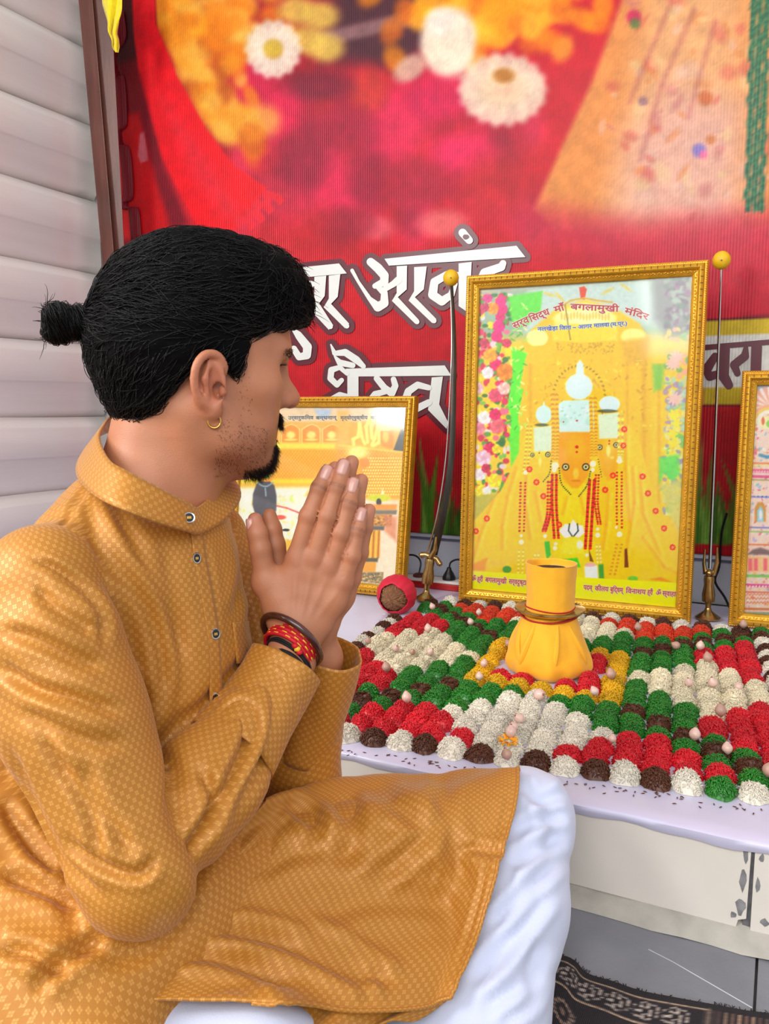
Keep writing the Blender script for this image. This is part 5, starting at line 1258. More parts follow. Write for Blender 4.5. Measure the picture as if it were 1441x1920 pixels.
# loose cloth folds running down the wrap
for (a, b, w_) in [(3.6, 4.3, 0.004), (4.4, 4.1, 0.005), (5.2, 5.0, 0.004), (5.6, 6.1, 0.005), (3.0, 3.3, 0.004)]:
    pts = []
    for t in np.linspace(0.05, 0.95, 12):
        aa = a+(b-a)*t; rr = np.interp(t, [0, 0.25, 0.5, 0.75, 1], [0.052, 0.062, 0.072, 0.078, 0.074]); zz = 0.112*(1-t)+0.012*t; pts.append((rr*math.cos(aa), rr*math.sin(aa), zz))
    MB().tube(pts, [w_*0.4+w_*math.sin(math.pi*i/11) for i in range(12)], 8).obj('cloth_fold', m_ycl, pot)
MB().lathe([(0.044, 0.1215), (0.063, 0.1225), (0.0665, 0.127), (0.0685, 0.1275), (0.068, 0.1305), (0.064, 0.1285), (0.046, 0.1255)], 48).obj('brass_plate', m_brass, pot)
V, F = wrap([(0.043, 0.1258), (0.0465, 0.128), (0.0465, 0.150), (0.0475, 0.185), (0.0495, 0.216), (0.0500, 0.219), (0.0475, 0.2185), (0.046, 0.208)], fold=0.03, seed=0.4, m=36, rim=0.0028)
V = np.vstack([V, [[0, 0, 0.206]]]); top = [(len(V)-1, 35*n+k, 35*n+(k+1) % n) for k in range(n)]
tu = MB().add(V, [tuple(f) for f in F]+top+[tuple(reversed(range(n)))]).obj('wrapped_tumbler', m_ycl, pot)
MB().lathe([(0.001, 0.2050), (0.040, 0.2052), (0.041, 0.207), (0.02, 0.211), (0.001, 0.212)], 24).obj('dark_filling', mat('dark_dried_leaves', (52, 34, 22), 0.9, var=0.5, scale=140, bump=0.6, bscale=200), pot)
for zt, dz, rr in [(0.118, 0.006, 0.054), (0.121, 0.010, 0.0525)]:
    pts = [(rr*math.cos(a)*1.02, rr*math.sin(a)*1.02, zt-dz*max(0, math.sin(a-2.9))) for a in np.linspace(0, 2*math.pi, 48, endpoint=False)]
    Vt, Ft = tube(pts, 0.0017, 6, closed=True); MB().add(Vt, Ft).obj('thread', m_rthread, pot)
Vt, Ft = tube([(0.0478*math.cos(a), 0.0478*math.sin(a), 0.132+0.002*math.sin(a*2)) for a in np.linspace(0, 2*math.pi, 48, endpoint=False)], 0.0014, 6, closed=True); MB().add(Vt, Ft).obj('thread', m_rthread, pot)

# ================================================================== COCONUT IN RED CLOTH
cc = at_z(737, 1152, ZA); rc = 0.047
dcam = ORI-np.array([cc[0], cc[1], ZA+rc]); dcam[2] *= 0.35; dcam /= np.linalg.norm(dcam); dcam = dcam-RT*0.30-np.array([0, 0, 0.18]); dcam /= np.linalg.norm(dcam)
coc = thing('coconut', 'brown coconut wrapped in red cloth beside the curved sword', 'coconut', (cc[0]+0.0, cc[1]+0.02, ZA+0.0005))
ctr = np.array([0, 0, rc+0.0005])
zx = -dcam; xx = np.cross(zx, [0, 0, 1.0]); xx /= np.linalg.norm(xx); yy = np.cross(zx, xx)
def orient(mb): Vn = np.array(mb.V); mb.V = [tuple(ctr+xx*a+yy*b+zx*c) for a, b, c in Vn]; return mb
prof = [(max(0.0006, rc*0.90*math.sin(math.pi*i/18)), -rc*0.98*math.cos(math.pi*i/18)) for i in range(19)]
mb = MB().lathe(prof, 32); Vn = np.array(mb.V); Vn *= 1+0.05*(fbm(Vn[:, 0]*80, Vn[:, 1]*80, Vn[:, 2]*30)-0.5)[:, None]; mb.V = [tuple(v) for v in Vn]
orient(mb).obj('husk', mat('coconut_fibre', (128, 84, 56), 0.9, var=0.35, scale=90, bump=0.7, bscale=260), coc)
mb = MB()
for _ in range(260):
    a = r4.uniform(0, 6.28); t = r4.uniform(0.05, 0.9); rr = rc*0.90*math.sin(t*1.05); z0 = -rc*0.98*math.cos(t*1.05); a2 = a+r4.normal(0, 0.15); t2 = min(1.0, t+0.25); r2_ = rc*0.92*math.sin(t2*1.05); z2 = -rc*1.0*math.cos(t2*1.05)
    p, q = np.array([rr*math.cos(a), rr*math.sin(a), z0]), np.array([r2_*math.cos(a2), r2_*math.sin(a2), z2]); p *= 1.02; q *= 1.03; w_ = np.array([math.sin(a), -math.cos(a), 0])*0.0004
    mb.add([p-w_, p+w_, q+w_, q-w_, p*1.01, q*1.01], [(0, 1, 4), (1, 2, 5, 4), (2, 3, 5), (3, 0, 4, 5)])
o = orient(mb).obj('fibres', mat('pale_coir', (168, 122, 84), 0.9, var=0.3, scale=200), coc, smooth=False); o['kind'] = 'stuff'
V = []; n = 64; m_ = 26
for q in range(m_):
    t = q/(m_-1); th = 0.80+(math.pi-0.80-0.01)*t
    for k in range(n):
        a = 2*math.pi*k/n; rim = 0.05*math.sin(3*a+1)+0.03*math.sin(7*a)
        thh = min(math.pi-0.01, th+rim*(1-t)); f = 1.05+0.018*math.sin(11*a+t*5)*(0.3+t)+0.012*math.sin(17*a-3*t)
        V.append((rc*f*math.sin(thh), 0, 0)[:1]+(a, -rc*f*math.cos(thh)))
V = np.array([(r_*math.cos(a_), r_*math.sin(a_), z_) for r_, a_, z_ in V])
mb = MB().add(V, [tuple(f) for f in grid_faces(m_, n, wrap=True)]); orient(mb)
mb.V = [(a, b, max(c, 0.0003)) for a, b, c in mb.V]
o = mb.obj('cloth', mat('crimson_cloth', (206, 22, 52), 0.65, var=0.08, scale=30, bump=0.1, bscale=600), coc)
sm = o.modifiers.new('thickness', 'SOLIDIFY'); sm.thickness = 0.0016; sm.offset = 1
# ================================================================== THE PERSON
# signed distance shapes blended into continuous skins
def sd_cone(P, a, b, ra, rb):
    a = np.asarray(a, np.float32); b = np.asarray(b, np.float32); ab = b-a
    t = np.clip(((P-a) @ ab)/(ab @ ab+1e-12), 0, 1)
    return np.linalg.norm(P-a-t[:, None]*ab, axis=1)-(ra+t*(rb-ra))
def sd_ell(P, c, rad, A=None):
    q = P-np.asarray(c, np.float32)
    if A is not None: q = q @ np.asarray(A, np.float32)        # columns of A are the axes
    rad = np.asarray(rad, np.float32)
    k0 = np.linalg.norm(q/rad, axis=1); k1 = np.linalg.norm(q/(rad*rad), axis=1)
    return k0*(k0-1)/(k1+1e-9)
def smin(a, b, k):
    h = np.clip(0.5+0.5*(b-a)/k, 0, 1); return b+(a-b)*h-k*h*(1-h)
def smax(a, b, k): return -smin(-a, -b, k)
class Sdf:
    def __init__(s): s.ops = []
    def cone(s, a, b, ra, rb, k=0.01): s.ops.append(('+', k, sd_cone, (a, b, ra, rb))); return s
    def chain(s, pts, rs, k=0.01):
        for i in range(len(pts)-1): s.cone(pts[i], pts[i+1], rs[i], rs[i+1], k)
        return s
    def ell(s, c, r, A=None, k=0.01): s.ops.append(('+', k, sd_ell, (c, r, A))); return s
    def cut(s, fn, args, k=0.005): s.ops.append(('-', k, fn, args)); return s
    def inter(s, fn, args, k=0.004): s.ops.append(('&', k, fn, args)); return s
    def __call__(s, P):
        P = P.astype(np.float32); d = None
        for op, k, fn, ar in s.ops:
            v = fn(P, *ar)
            if d is None: d = v
            elif op == '+': d = smin(d, v, k)
            elif op == '-': d = smax(d, -v, k)
            else: d = smax(d, v, k)
        return d
    def blocks(s, C, O, R):
        """values at the points C[i]+O[j]; shapes too far from a block to matter are skipped there"""
        C = C.astype(np.float32); O = O.astype(np.float32)
        dc = s(C); d = np.full((len(C), len(O)), 1.0, np.float32)
        for op, k, fn, ar in s.ops:
            vc = fn(C, *ar)
            act = np.nonzero((vc < dc+2.6*R+k) if op == '+' else (vc < 3.2*R+k) if op == '-' else np.ones(len(C), bool))[0]
            if not len(act): continue
            v = fn((C[act][:, None]+O[None]).reshape(-1, 3), *ar).reshape(len(act), -1)
            d[act] = smin(d[act], v, k) if op == '+' else smax(d[act], -v, k) if op == '-' else smax(d[act], v, k)
        return d
class Mix:
    """several Sdf shapes merged with a small blend of their own"""
    def __init__(s, parts, k, cut=None): s.parts = parts; s.k = k; s.cut = cut
    def _m(s, vs):
        m = vs[0]
        for q, k in zip(vs[1:], s.k): m = smin(m, q, k)
        return m
    def __call__(s, P):
        d = s._m([p(P) for p in s.parts]); return d if s.cut is None else smax(d, -s.cut(P), 0.0016)
    def blocks(s, C, O, R):
        d = s._m([p.blocks(C, O, R) for p in s.parts]); return d if s.cut is None else smax(d, -s.cut.blocks(C, O, R), 0.0016)
def isosurface(f, lo, hi, h, smooth=1):
    """sparse surface nets"""
    lo = np.asarray(lo, float); hi = np.asarray(hi, float); B = 6
    n = np.ceil((hi-lo)/h).astype(int); n = ((n+B-1)//B)*B+1
    cb = (n-1)//B
    cs = [lo[i]+(np.arange(cb[i])+0.5)*B*h for i in range(3)]
    cc_ = np.stack(np.meshgrid(*cs, indexing='ij'), -1).reshape(-1, 3)
    dc = f(cc_).reshape(cb)
    near = np.abs(dc) < B*h*0.87*1.35+0.004
    D = np.empty(n, np.float32)
    sg = np.where(dc < 0, -1.0, 1.0).astype(np.float32)
    big = np.repeat(np.repeat(np.repeat(sg, B, 0), B, 1), B, 2)
    D[:-1, :-1, :-1] = big; D[-1] = D[-2]; D[:, -1] = D[:, -2]; D[:, :, -1] = D[:, :, -2]
    ids = np.argwhere(near)
    o = np.stack(np.meshgrid(*[np.arange(B+1)]*3, indexing='ij'), -1).reshape(-1, 3)
    for s in range(0, len(ids), 3000):
        q = ids[s:s+3000]; g = (q[:, None]*B+o[None]).reshape(-1, 3)
        if hasattr(f, 'blocks'): val = f.blocks(lo+(q+0.5)*B*h, (o-B/2)*h, B*h*0.87).reshape(-1)
        else: val = f(lo+g*h)
        D[g[:, 0], g[:, 1], g[:, 2]] = val
    # surface nets
    S = D < 0
    m = n-1
    cnt = np.zeros(m, np.int8)
    for dx in (0, 1):
        for dy in (0, 1):
            for dz in (0, 1): cnt += S[dx:dx+m[0], dy:dy+m[1], dz:dz+m[2]]
    act = (cnt > 0) & (cnt < 8)
    cells = np.argwhere(act); idx = np.full(m, -1, np.int64); idx[act] = np.arange(len(cells))
    acc = np.zeros((len(cells), 3)); num = np.zeros(len(cells))
    corners = [(0, 0, 0), (1, 0, 0), (0, 1, 0), (1, 1, 0), (0, 0, 1), (1, 0, 1), (0, 1, 1), (1, 1, 1)]
    for a in range(8):
        for b in range(a+1, 8):
            ca, cb_ = np.array(corners[a]), np.array(corners[b])
            if np.abs(ca-cb_).sum() != 1: continue
            va = D[tuple((cells+ca).T)]; vb = D[tuple((cells+cb_).T)]
            x = (va < 0) != (vb < 0)
            t = np.where(x, va/(va-vb+1e-12), 0)
            acc += np.where(x[:, None], ca+t[:, None]*(cb_-ca), 0); num += x
    V = lo+(cells+acc/np.maximum(num, 1)[:, None])*h
    F = []
    for ax in range(3):
        e = np.zeros(3, int); e[ax] = 1; u = np.zeros(3, int); u[(ax+1) % 3] = 1; v = np.zeros(3, int); v[(ax+2) % 3] = 1
        A_ = S[:n[0]-e[0], :n[1]-e[1], :n[2]-e[2]]; B_ = S[e[0]:, e[1]:, e[2]:]
        ed = np.argwhere(A_ != B_)
        ok = np.all(ed-u-v >= 0, 1) & np.all(ed < m, 1); ed = ed[ok]
        q = np.stack([idx[tuple((ed-u-v).T)], idx[tuple((ed-v).T)], idx[tuple(ed.T)], idx[tuple((ed-u).T)]], 1)
        fl = A_[tuple(ed.T)]
        q = np.where(fl[:, None], q, q[:, ::-1]); F.append(q[np.all(q >= 0, 1)])
    F = np.vstack(F)
    for _ in range(smooth): V = relax(V, F, 0.5)
    return V, F
def relax(V, F, w):
    acc = np.zeros_like(V); c = np.zeros(len(V)); k = F.shape[1]
    for i in range(k):
        a, b = F[:, i], F[:, (i+1) % k]
        for d in range(3):
            acc[:, d] += np.bincount(a, V[b, d], len(V))+np.bincount(b, V[a, d], len(V))
        c += np.bincount(a, minlength=len(V))+np.bincount(b, minlength=len(V))
    return V*(1-w)+w*acc/np.maximum(c, 1)[:, None]
def normals(V, F):
    n = np.cross(V[F[:, 2]]-V[F[:, 0]], V[F[:, 3]]-V[F[:, 1]]); N_ = np.zeros_like(V)
    for i in range(4):
        for d in range(3): N_[:, d] += np.bincount(F[:, i], n[:, d], len(V))
    return N_/(np.linalg.norm(N_, axis=1)[:, None]+1e-12)

# ------------------------------------------------------------------ head frame (x: his right, y: the way he faces, z: up)
FH = np.array([-math.sin(YAW), math.cos(YAW), 0.0])
ha = math.radians(22)
hy = RT*math.cos(ha)+FH*math.sin(ha); hz = np.array([0, 0, 1.0]); hx = np.cross(hy, hz)
H0 = W(398, 735, 0.80)-hx*0.076
HA = np.stack([hx, hy, hz], 1)                                  # local -> world: HA @ p + H0
h2w = lambda p: np.asarray(p, float) @ HA.T+H0
w2h = lambda p: (np.asarray(p, float)-H0) @ HA
def hpix(u, v, off):
    d = ray(u, v); t = ((H0+hx*off-ORI) @ hx)/(d @ hx); return w2h(ORI+d*t)

def rotx(a): c, s = math.cos(a), math.sin(a); return np.array([[1, 0, 0], [0, c, -s], [0, s, c]])
def rotz(a): c, s = math.cos(a), math.sin(a); return np.array([[c, -s, 0], [s, c, 0], [0, 0, 1]])
hd = Sdf()
hd.ell((0, -0.007, 0.058), (0.075, 0.096, 0.090))
hd.ell((0, 0.034, 0.064), (0.062, 0.060, 0.056), k=0.03)
hd.cone((-0.034, 0.0785, 0.044), (0.034, 0.0785, 0.044), 0.0125, 0.0125, k=0.018)
hd.ell((0, 0.033, 0.000), (0.059, 0.052, 0.066), k=0.03)
for s in (-1, 1):
    hd.ell((s*0.043, 0.056, 0.006), (0.023, 0.022, 0.022), k=0.02)
    hd.cone((s*0.056, -0.004, -0.018), (s*0.050, 0.012, -0.044), 0.022, 0.020, k=0.025)
    hd.cone((s*0.050, 0.012, -0.044), (s*0.016, 0.058, -0.068), 0.019, 0.017, k=0.025)
    hd.ell((s*0.030, 0.050, -0.030), (0.024, 0.024, 0.028), k=0.02)
hd.ell((0, 0.057, -0.070), (0.021, 0.018, 0.017), k=0.015)
hd.ell((0, 0.060, -0.036), (0.026, 0.021, 0.026), k=0.018)
hd.cone((0, 0.030, -0.072), (0, -0.005, -0.085), 0.020, 0.026, k=0.03)          # floor of the mouth
hd.chain([(-0.019, 0.0695, -0.0405), (-0.006, 0.077, -0.0375), (0.006, 0.077, -0.0375), (0.019, 0.0695, -0.0405)], [0.0035, 0.0055, 0.0055, 0.0035], k=0.005)
hd.chain([(-0.018, 0.0690, -0.0455), (0, 0.0765, -0.0475), (0.018, 0.0690, -0.0455)], [0.0035, 0.0062, 0.0035], k=0.005)
hd.cut(sd_cone, ((-0.019, 0.078, -0.0425), (0.019, 0.078, -0.0425), 0.0012, 0.0012), k=0.003)
# nose
hd.chain([(0, 0.0810, 0.038), (0, 0.0865, 0.020), (0, 0.0975, 0.000), (0, 0.1010, -0.006)], [0.0080, 0.0072, 0.0088, 0.0102], k=0.012)
for s in (-1, 1):
    hd.ell((s*0.0125, 0.0890, -0.0085), (0.0075, 0.0105, 0.0075), k=0.006)
    hd.cut(sd_ell, ((s*0.0070, 0.0945, -0.0165), (0.0038, 0.0060, 0.0040)), k=0.003)
# eye sockets, eyeballs and lids
for s in (-1, 1):
    hd.cut(sd_ell, ((s*0.031, 0.088, 0.025), (0.018, 0.011, 0.0110)), k=0.014)
    hd.ell((s*0.0315, 0.0665, 0.0240), (0.0145, 0.0138, 0.0130), k=0.003)
    hd.chain([(s*0.017, 0.0750, 0.0275), (s*0.030, 0.0812, 0.0325), (s*0.045, 0.0690, 0.0295)], [0.0018, 0.0026, 0.0020], k=0.003)
    hd.chain([(s*0.018, 0.0752, 0.0200), (s*0.030, 0.0788, 0.0165), (s*0.044, 0.0690, 0.0188)], [0.0014, 0.0020, 0.0014], k=0.003)
# ears
for s in (-1, 1):
    e = lambda y, z, x: (s*x, y, z)
    A = rotz(s*-0.42)
    hd.ell(e(-0.003, 0.008, 0.0805), (0.0055, 0.0165, 0.0285), A, k=0.006)
    hd.ell(e(0.000, -0.018, 0.0785), (0.0060, 0.0085, 0.0095), A, k=0.006)
    hd.cut(sd_ell, (e(-0.0005, 0.006, 0.0880), (0.0065, 0.0105, 0.0185), A), k=0.004)
    hd.cut(sd_ell, (e(0.0035, 0.001, 0.0840), (0.0080, 0.0060, 0.0080), A), k=0.004)
    hq = crom([(*q, r_) for q, r_ in zip([e(0.010, 0.014, 0.0765), e(0.012, 0.026, 0.0800), e(0.004, 0.036, 0.0850), e(-0.008, 0.036, 0.0890), e(-0.017, 0.026, 0.0915), e(-0.020, 0.010, 0.0900), e(-0.016, -0.005, 0.0860), e(-0.007, -0.015, 0.0815)],
             [0.0026, 0.0028, 0.0031, 0.0033, 0.0034, 0.0033, 0.0034, 0.0040])], 20)
    hd.chain([q[:3] for q in hq], [q[3] for q in hq], k=0.004)
    hd.chain([e(-0.004, 0.028, 0.0855), e(-0.009, 0.012, 0.0865), e(-0.006, -0.004, 0.0835)], [0.0022, 0.0030, 0.0024], k=0.004)
    hd.ell(e(0.0105, 0.001, 0.0780), (0.0040, 0.0042, 0.0062), k=0.004)          # tragus
# neck
hd.cone((0, -0.030, 0.000), (0, -0.056, -0.120), 0.054, 0.058, k=0.03)
hd.cone((0, -0.056, -0.120), (0, -0.066, -0.200), 0.058, 0.064, k=0.03)
for s in (-1, 1): hd.cone((s*0.052, -0.022, -0.018), (s*0.016, -0.006, -0.165), 0.013, 0.011, k=0.028)
hd.ell((0, 0.000, -0.105), (0.012, 0.012, 0.018), k=0.02)
Vh, Fh = isosurface(hd, (-0.105, -0.125, -0.235), (0.105, 0.125, 0.16), 0.0021)
print('head', len(Vh))

# ------------------------------------------------------------------ hands: joints read from the photograph, with their own depth
def hand(du, dv, dD, tdu=0, tdv=0, sgn=1):
    def w(u, v, D, tt=False): return W(u+(tdu if tt else du), v+(tdv if tt else dv), D+dD)
    k = 0.880
    J = {
     'index': [(556, 1046, k, .0098), (579, 968, k-.004, .0093), (599, 916, k-.003, .0082), (613, 884, k+.000, .0070)],
     'middle': [(588, 1046, k-.002, .0100), (614, 968, k-.006, .0096), (631, 914, k-.005, .0084), (644, 873, k-.001, .0072)],
     'ring': [(618, 1062, k, .0096), (638, 1000, k-.004, .0092), (652, 945, k-.003, .0081), (662, 907, k+.001, .0069)],
     'little': [(643, 1090, k+.002, .0088), (659, 1043, k-.001, .0082), (669, 995, k, .0072), (677, 962, k+.003, .0062)]}
    h = Sdf()
    wr = w(560, 1178, k+.006); 
    # palm and back of the hand
    h.cone(w(548, 1178, k+.004), w(575, 1180, k+.006), .0200, .0200, k=.012)
    for n_ in ('index', 'middle', 'ring', 'little'):
        b = J[n_][0]; c0 = {'index': (528, 1150), 'middle': (552, 1155), 'ring': (578, 1160), 'little': (600, 1165)}[n_]
        h.cone(w(c0[0], c0[1], k+.006), w(b[0], b[1], b[2]+.002), .0150, b[3]+.0022, k=.012)
        mid = ((c0[0]+b[0])/2, (c0[1]+b[1])/2)
    h.cone(w(530, 1120, k+.006), w(625, 1125, k+.008), .0135, .0125, k=.015)
    h.cone(w(560, 1062, k+.004), w(632, 1092, k+.006), .0105, .0100, k=.010)
    # thumb with its ball
    h.cone(w(528, 1150, k+.008), w(498, 1092, k+.004, True), .0165, .0135, k=.016)
    h.cone(w(498, 1092, k+.004, True), w(488, 1030, k-.003, True), .0132, .0115, k=.008)
    h.cone(w(488, 1030, k-.003, True), w(482, 1000, k-.004, True), .0115, .0110, k=.004)
    h.cone(w(482, 1000, k-.004, True), w(478, 974, k-.002, True), .0110, .0080, k=.004)
    h.cone(w(498, 1090, k+.006, True), w(540, 1085, k+.006), .0100, .0110, k=.014)
    # fingers: each its own chain, kept apart from its neighbours by a small blend only
    fd = {}
    for n_, j in J.items():
        f = Sdf(); P_ = [w(a, b, c) for a, b, c, r in j]; R_ = [r+0.0011 for *_, r in j]
        f.chain(P_, [R_[0], R_[1]*0.985, R_[2], R_[3]], k=0.004)
        f.ell(P_[1], (R_[1]*1.03,)*3, k=0.003); f.ell(P_[2], (R_[2]*1.02,)*3, k=0.003)
        nD = -FW*0.0035*sgn
        fd[n_] = f
    fing = Mix([fd[n_] for n_ in fd], [0.0010]*3)
    gap = Sdf()                                  # the clefts between neighbouring fingers
    for q in ([(577, 1026), (597, 965), (615, 915), (629, 878)], [(611, 1050), (627, 986), (642, 930), (653, 898)], [(641, 1082), (649, 1040), (661, 992), (669, 958)]):
        gap.chain([w(a, b, k-(0.0095 if i else 0.0085)) for i, (a, b) in enumerate(q)], [.0006, .0013, .0013, .0012], k=.001)
    return Mix([h, fing], [0.006], gap if sgn > 0 else None), J, w
hr, JR, wR_ = hand(0, 0, 0)
hl, JL, wL_ = hand(15, -6, 0.0245, 27, -8, -1)
# forearms entering the sleeves
arm = Sdf(); arm.cone(W(560, 1170, .886), W(545, 1235, .872), .0235, .0250, k=.01); arm.cone(W(545, 1235, .872), W(400, 1450, .785), .0265, .024, k=.01)
armL = Sdf(); armL.cone(W(585, 1165, .912), W(600, 1235, .928), .0225, .0235, k=.01); armL.cone(W(600, 1235, .928), W(560, 1470, .985), .0255, .026, k=.01)
hands_sdf = Mix([Mix([hr, arm], [0.014]), Mix([hl, armL], [0.014])], [0.0015])
pts = np.array([W(455, 940, .87), W(720, 850, .93), W(540, 1340, .80), W(650, 1340, .97), W(470, 1300, .83)])
Vp_, Fp_ = isosurface(hands_sdf, pts.min(0)-0.03, pts.max(0)+0.03, 0.0017, smooth=1)
print('hands', len(Vp_))

# ------------------------------------------------------------------ torso, arms and legs inside the clothes
NB = h2w((0, -0.066, -0.175))
TF = RT*0.87-FH*0.5; TF /= np.linalg.norm(TF); TR = np.cross(TF, hz)            # he sits turned: chest direction and his right
TA = np.stack([TR, TF, hz], 1)
RS = W(82, 1090, .725); RE = W(262, 1640, .690); RWr = W(545, 1235, .872)
LS = W(392, 1010, .985); LE = W(560, 1470, .99); LWr = W(618, 1235, .925)
CH = W(262, 1190, .868); BE = W(278, 1420, .892); HI = W(215, 1720, .79)
LH = HI+TF*0.02-TR*0.085-hz*0.03; RHp = HI+TF*0.02+TR*0.085-hz*0.03
LK = W(988, 1532, .985); RK = W(480, 2005, .69)
LAn = W(820, 2010, .80); RAn = W(760, 2030, .86)
bd = Sdf()
bd.ell(CH, (0.106, 0.086, 0.165), TA); bd.ell(BE, (0.108, 0.082, 0.150), TA, k=.05); bd.ell(HI, (0.140, 0.105, 0.085), TA, k=.05)
bd.cone(NB, CH, .060, .070, k=.04); bd.cone(NB+hz*-0.035, RS, .034, .032, k=.03); bd.cone(NB+hz*-0.03, LS, .034, .034, k=.03)
bd.chain([RS, RE, RE+(RWr-RE)*0.6], [.033, .030, .024], k=.02); bd.chain([LS, LE, LE+(LWr-LE)*0.6], [.032, .030, .024], k=.02)
bd.chain([LH, LK, LAn], [.060, .043, .034], k=.02); bd.chain([RHp-hz*0.03, RK, RAn], [.045, .042, .034], k=.02)
for an, di in ((LAn, -TR), (RAn, TR)): bd.chain([an, an+TF*-0.02+TR*0.0+(-hz)*0.01, an+(-TF)*0.06-hz*0.015], [.032, .030, .022], k=.01)
Pb = np.array([CH, HI, RS, RE, LS, LE, LK, RK, LAn, RAn, NB])
bd.inter(lambda P: (0.012-P[:, 2]).astype(np.float32), (), 0.004); fl = bd
Vb, Fb = isosurface(fl, Pb.min(0)-0.13, Pb.max(0)+0.13, 0.009, smooth=1)

# skin: colour attribute with natural variation (redder knuckles, ears and nose, paler nails)
base = np.array([186, 122, 88.])
def paint_skin(V, kind):
    C = np.tile(base, (len(V), 1))
    n = fbm(V[:, 0]*38, V[:, 1]*38, V[:, 2]*38, o=3)[:, None]
    C *= 0.94+0.12*n
    return C
Vhw = h2w(Vh)
Ch = paint_skin(Vhw, 'head')
x, y, z = Vh.T
def sp(c, r, col, a):
    global Ch
    d = np.linalg.norm((Vh-np.asarray(c))/np.asarray(r), axis=1); w_ = (np.clip(1-d, 0, 1)**0.8*a)[:, None]; Ch = Ch*(1-w_)+np.array(col)*w_
for s in (-1, 1):
    sp((s*0.083, -0.003, 0.01), (0.03, 0.03, 0.045), (196, 108, 82), 0.55)
    sp((s*0.03, 0.05, -0.05), (0.03, 0.05, 0.035), (120, 84, 66), 0.45)          # shaved cheek shadow
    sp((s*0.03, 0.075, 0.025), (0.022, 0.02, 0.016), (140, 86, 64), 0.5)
    e = np.linalg.norm(Vh-np.array([s*0.0315, 0.0665, 0.0240]), axis=1); m_ = (e < 0.0152) & (y > 0.0670) & (np.abs(z-0.0242) < 0.0066) & (np.abs(x-s*0.0315) < 0.0142)
    Ch[m_] = (226, 218, 206); m2 = m_ & (np.hypot(x-s*0.0325, z-0.0245) < 0.0055); Ch[m2] = (50, 32, 22)
sp((0, 0.105, -0.006), (0.018, 0.02, 0.016), (196, 112, 84), 0.45)
sp((0, 0.078, -0.043), (0.024, 0.012, 0.011), (160, 82, 76), 0.75)
sp((0, 0.06, -0.075), (0.034, 0.034, 0.022), (70, 50, 42), 0.7)
sp((0, 0.0, -0.12), (0.07, 0.06, 0.05), (176, 110, 80), 0.5)
# tendons and veins on the back of the right hand
Np_ = normals(Vp_, Fp_); up_x, up_y = pix(Vp_); fc_ = np.sum(Np_*(ORI-Vp_), 1) > 0
for (xa, ya, xb, yb_, am, w_) in [(548, 1160, 556, 1060, .0011, 6), (562, 1165, 587, 1062, .0012, 6), (576, 1165, 616, 1075, .0011, 6), (588, 1168, 640, 1100, .0009, 6)]:
    ex, ey = xb-xa, yb_-ya; t = np.clip(((up_x-xa)*ex+(up_y-ya)*ey)/(ex*ex+ey*ey), 0, 1); d = np.hypot(up_x-xa-t*ex, up_y-ya-t*ey)
    Vp_ = Vp_+Np_*(fc_*am*np.exp(-(d/w_)**2)*np.sin(np.pi*np.clip(t, 0.05, 0.95)))[:, None]
Cp = paint_skin(Vp_, 'hand')
def spw(c, r, col, a):
    global Cp
    d = np.linalg.norm(Vp_-c, axis=1)/r; w_ = (np.clip(1-d, 0, 1)**0.8*a)[:, None]; Cp = Cp*(1-w_)+np.array(col)*w_
for J_, w_f in ((JR, wR_), (JL, wL_)):
    for n_, j in J_.items():
        for q in (1, 2): spw(w_f(*j[q][:3])-FW*0.007, 0.011, (150, 92, 66), 0.4)
        spw(w_f(*j[3][:3]), 0.015, (206, 134, 112), 0.6)
        spw(w_f(*j[0][:3])-FW*0.008, 0.014, (176, 108, 80), 0.4)
def crease(P_, d, half, w_):
    global Cp
    d = d/np.linalg.norm(d); q = Vp_-P_; al = q @ d; ac = np.linalg.norm(q-al[:, None]*d, axis=1)
    k_ = (np.exp(-(al/w_)**2)*(ac < half)*(np.sum(q*-FW, 1) > 0.002)*0.38)[:, None]; Cp = Cp*(1-k_)+np.array((112, 66, 48.))*k_
for n_, j in JR.items():
    P3 = [wR_(*j[q][:3]) for q in range(4)]
    for o_ in (-0.0035, 0.0, 0.0035): crease(P3[1]+(P3[2]-P3[1])/np.linalg.norm(P3[2]-P3[1])*o_, P3[2]-P3[1], 0.0092, 0.0011)
    crease(P3[2], P3[3]-P3[2], 0.011, 0.0011); crease(P3[2]+(P3[3]-P3[2])*0.1, P3[3]-P3[2], 0.011, 0.0009)
for tt in ((478, 976), ): spw(W(tt[0], tt[1], .876), 0.02, (206, 134, 112), 0.6)
Cb = np.tile(base, (len(Vb), 1))
o1 = len(Vhw); o2 = o1+len(Vp_)
Vall = np.vstack([Vhw, Vp_, Vb]); Fall = np.vstack([Fh, Fp_+o1, Fb+o2]); Call = np.vstack([Ch, Cp, Cb])
me = mesh_np('body', Vall, Fall); set_col(me, lin(np.clip(Call, 0, 255)))
m_skin, b = new_mat('skin'); N, Lk = nodes(m_skin)
a_ = N.new('ShaderNodeAttribute'); a_.attribute_name = 'Col'; Lk.new(a_.outputs['Color'], b.inputs['Base Color'])
b.inputs['Roughness'].default_value = 0.48; b.inputs['Subsurface Weight'].default_value = 0.12; b.inputs['Subsurface Radius'].default_value = (0.010, 0.0035, 0.0018); b.inputs['Subsurface Scale'].default_value = 0.5
nz = N.new('ShaderNodeTexVoronoi'); nz.inputs['Scale'].default_value = 900; tc = N.new('ShaderNodeTexCoord'); Lk.new(tc.outputs['Object'], nz.inputs['Vector'])
nz2 = N.new('ShaderNodeTexNoise'); nz2.inputs['Scale'].default_value = 160; nz2.inputs['Detail'].default_value = 6; Lk.new(tc.outputs['Object'], nz2.inputs['Vector'])
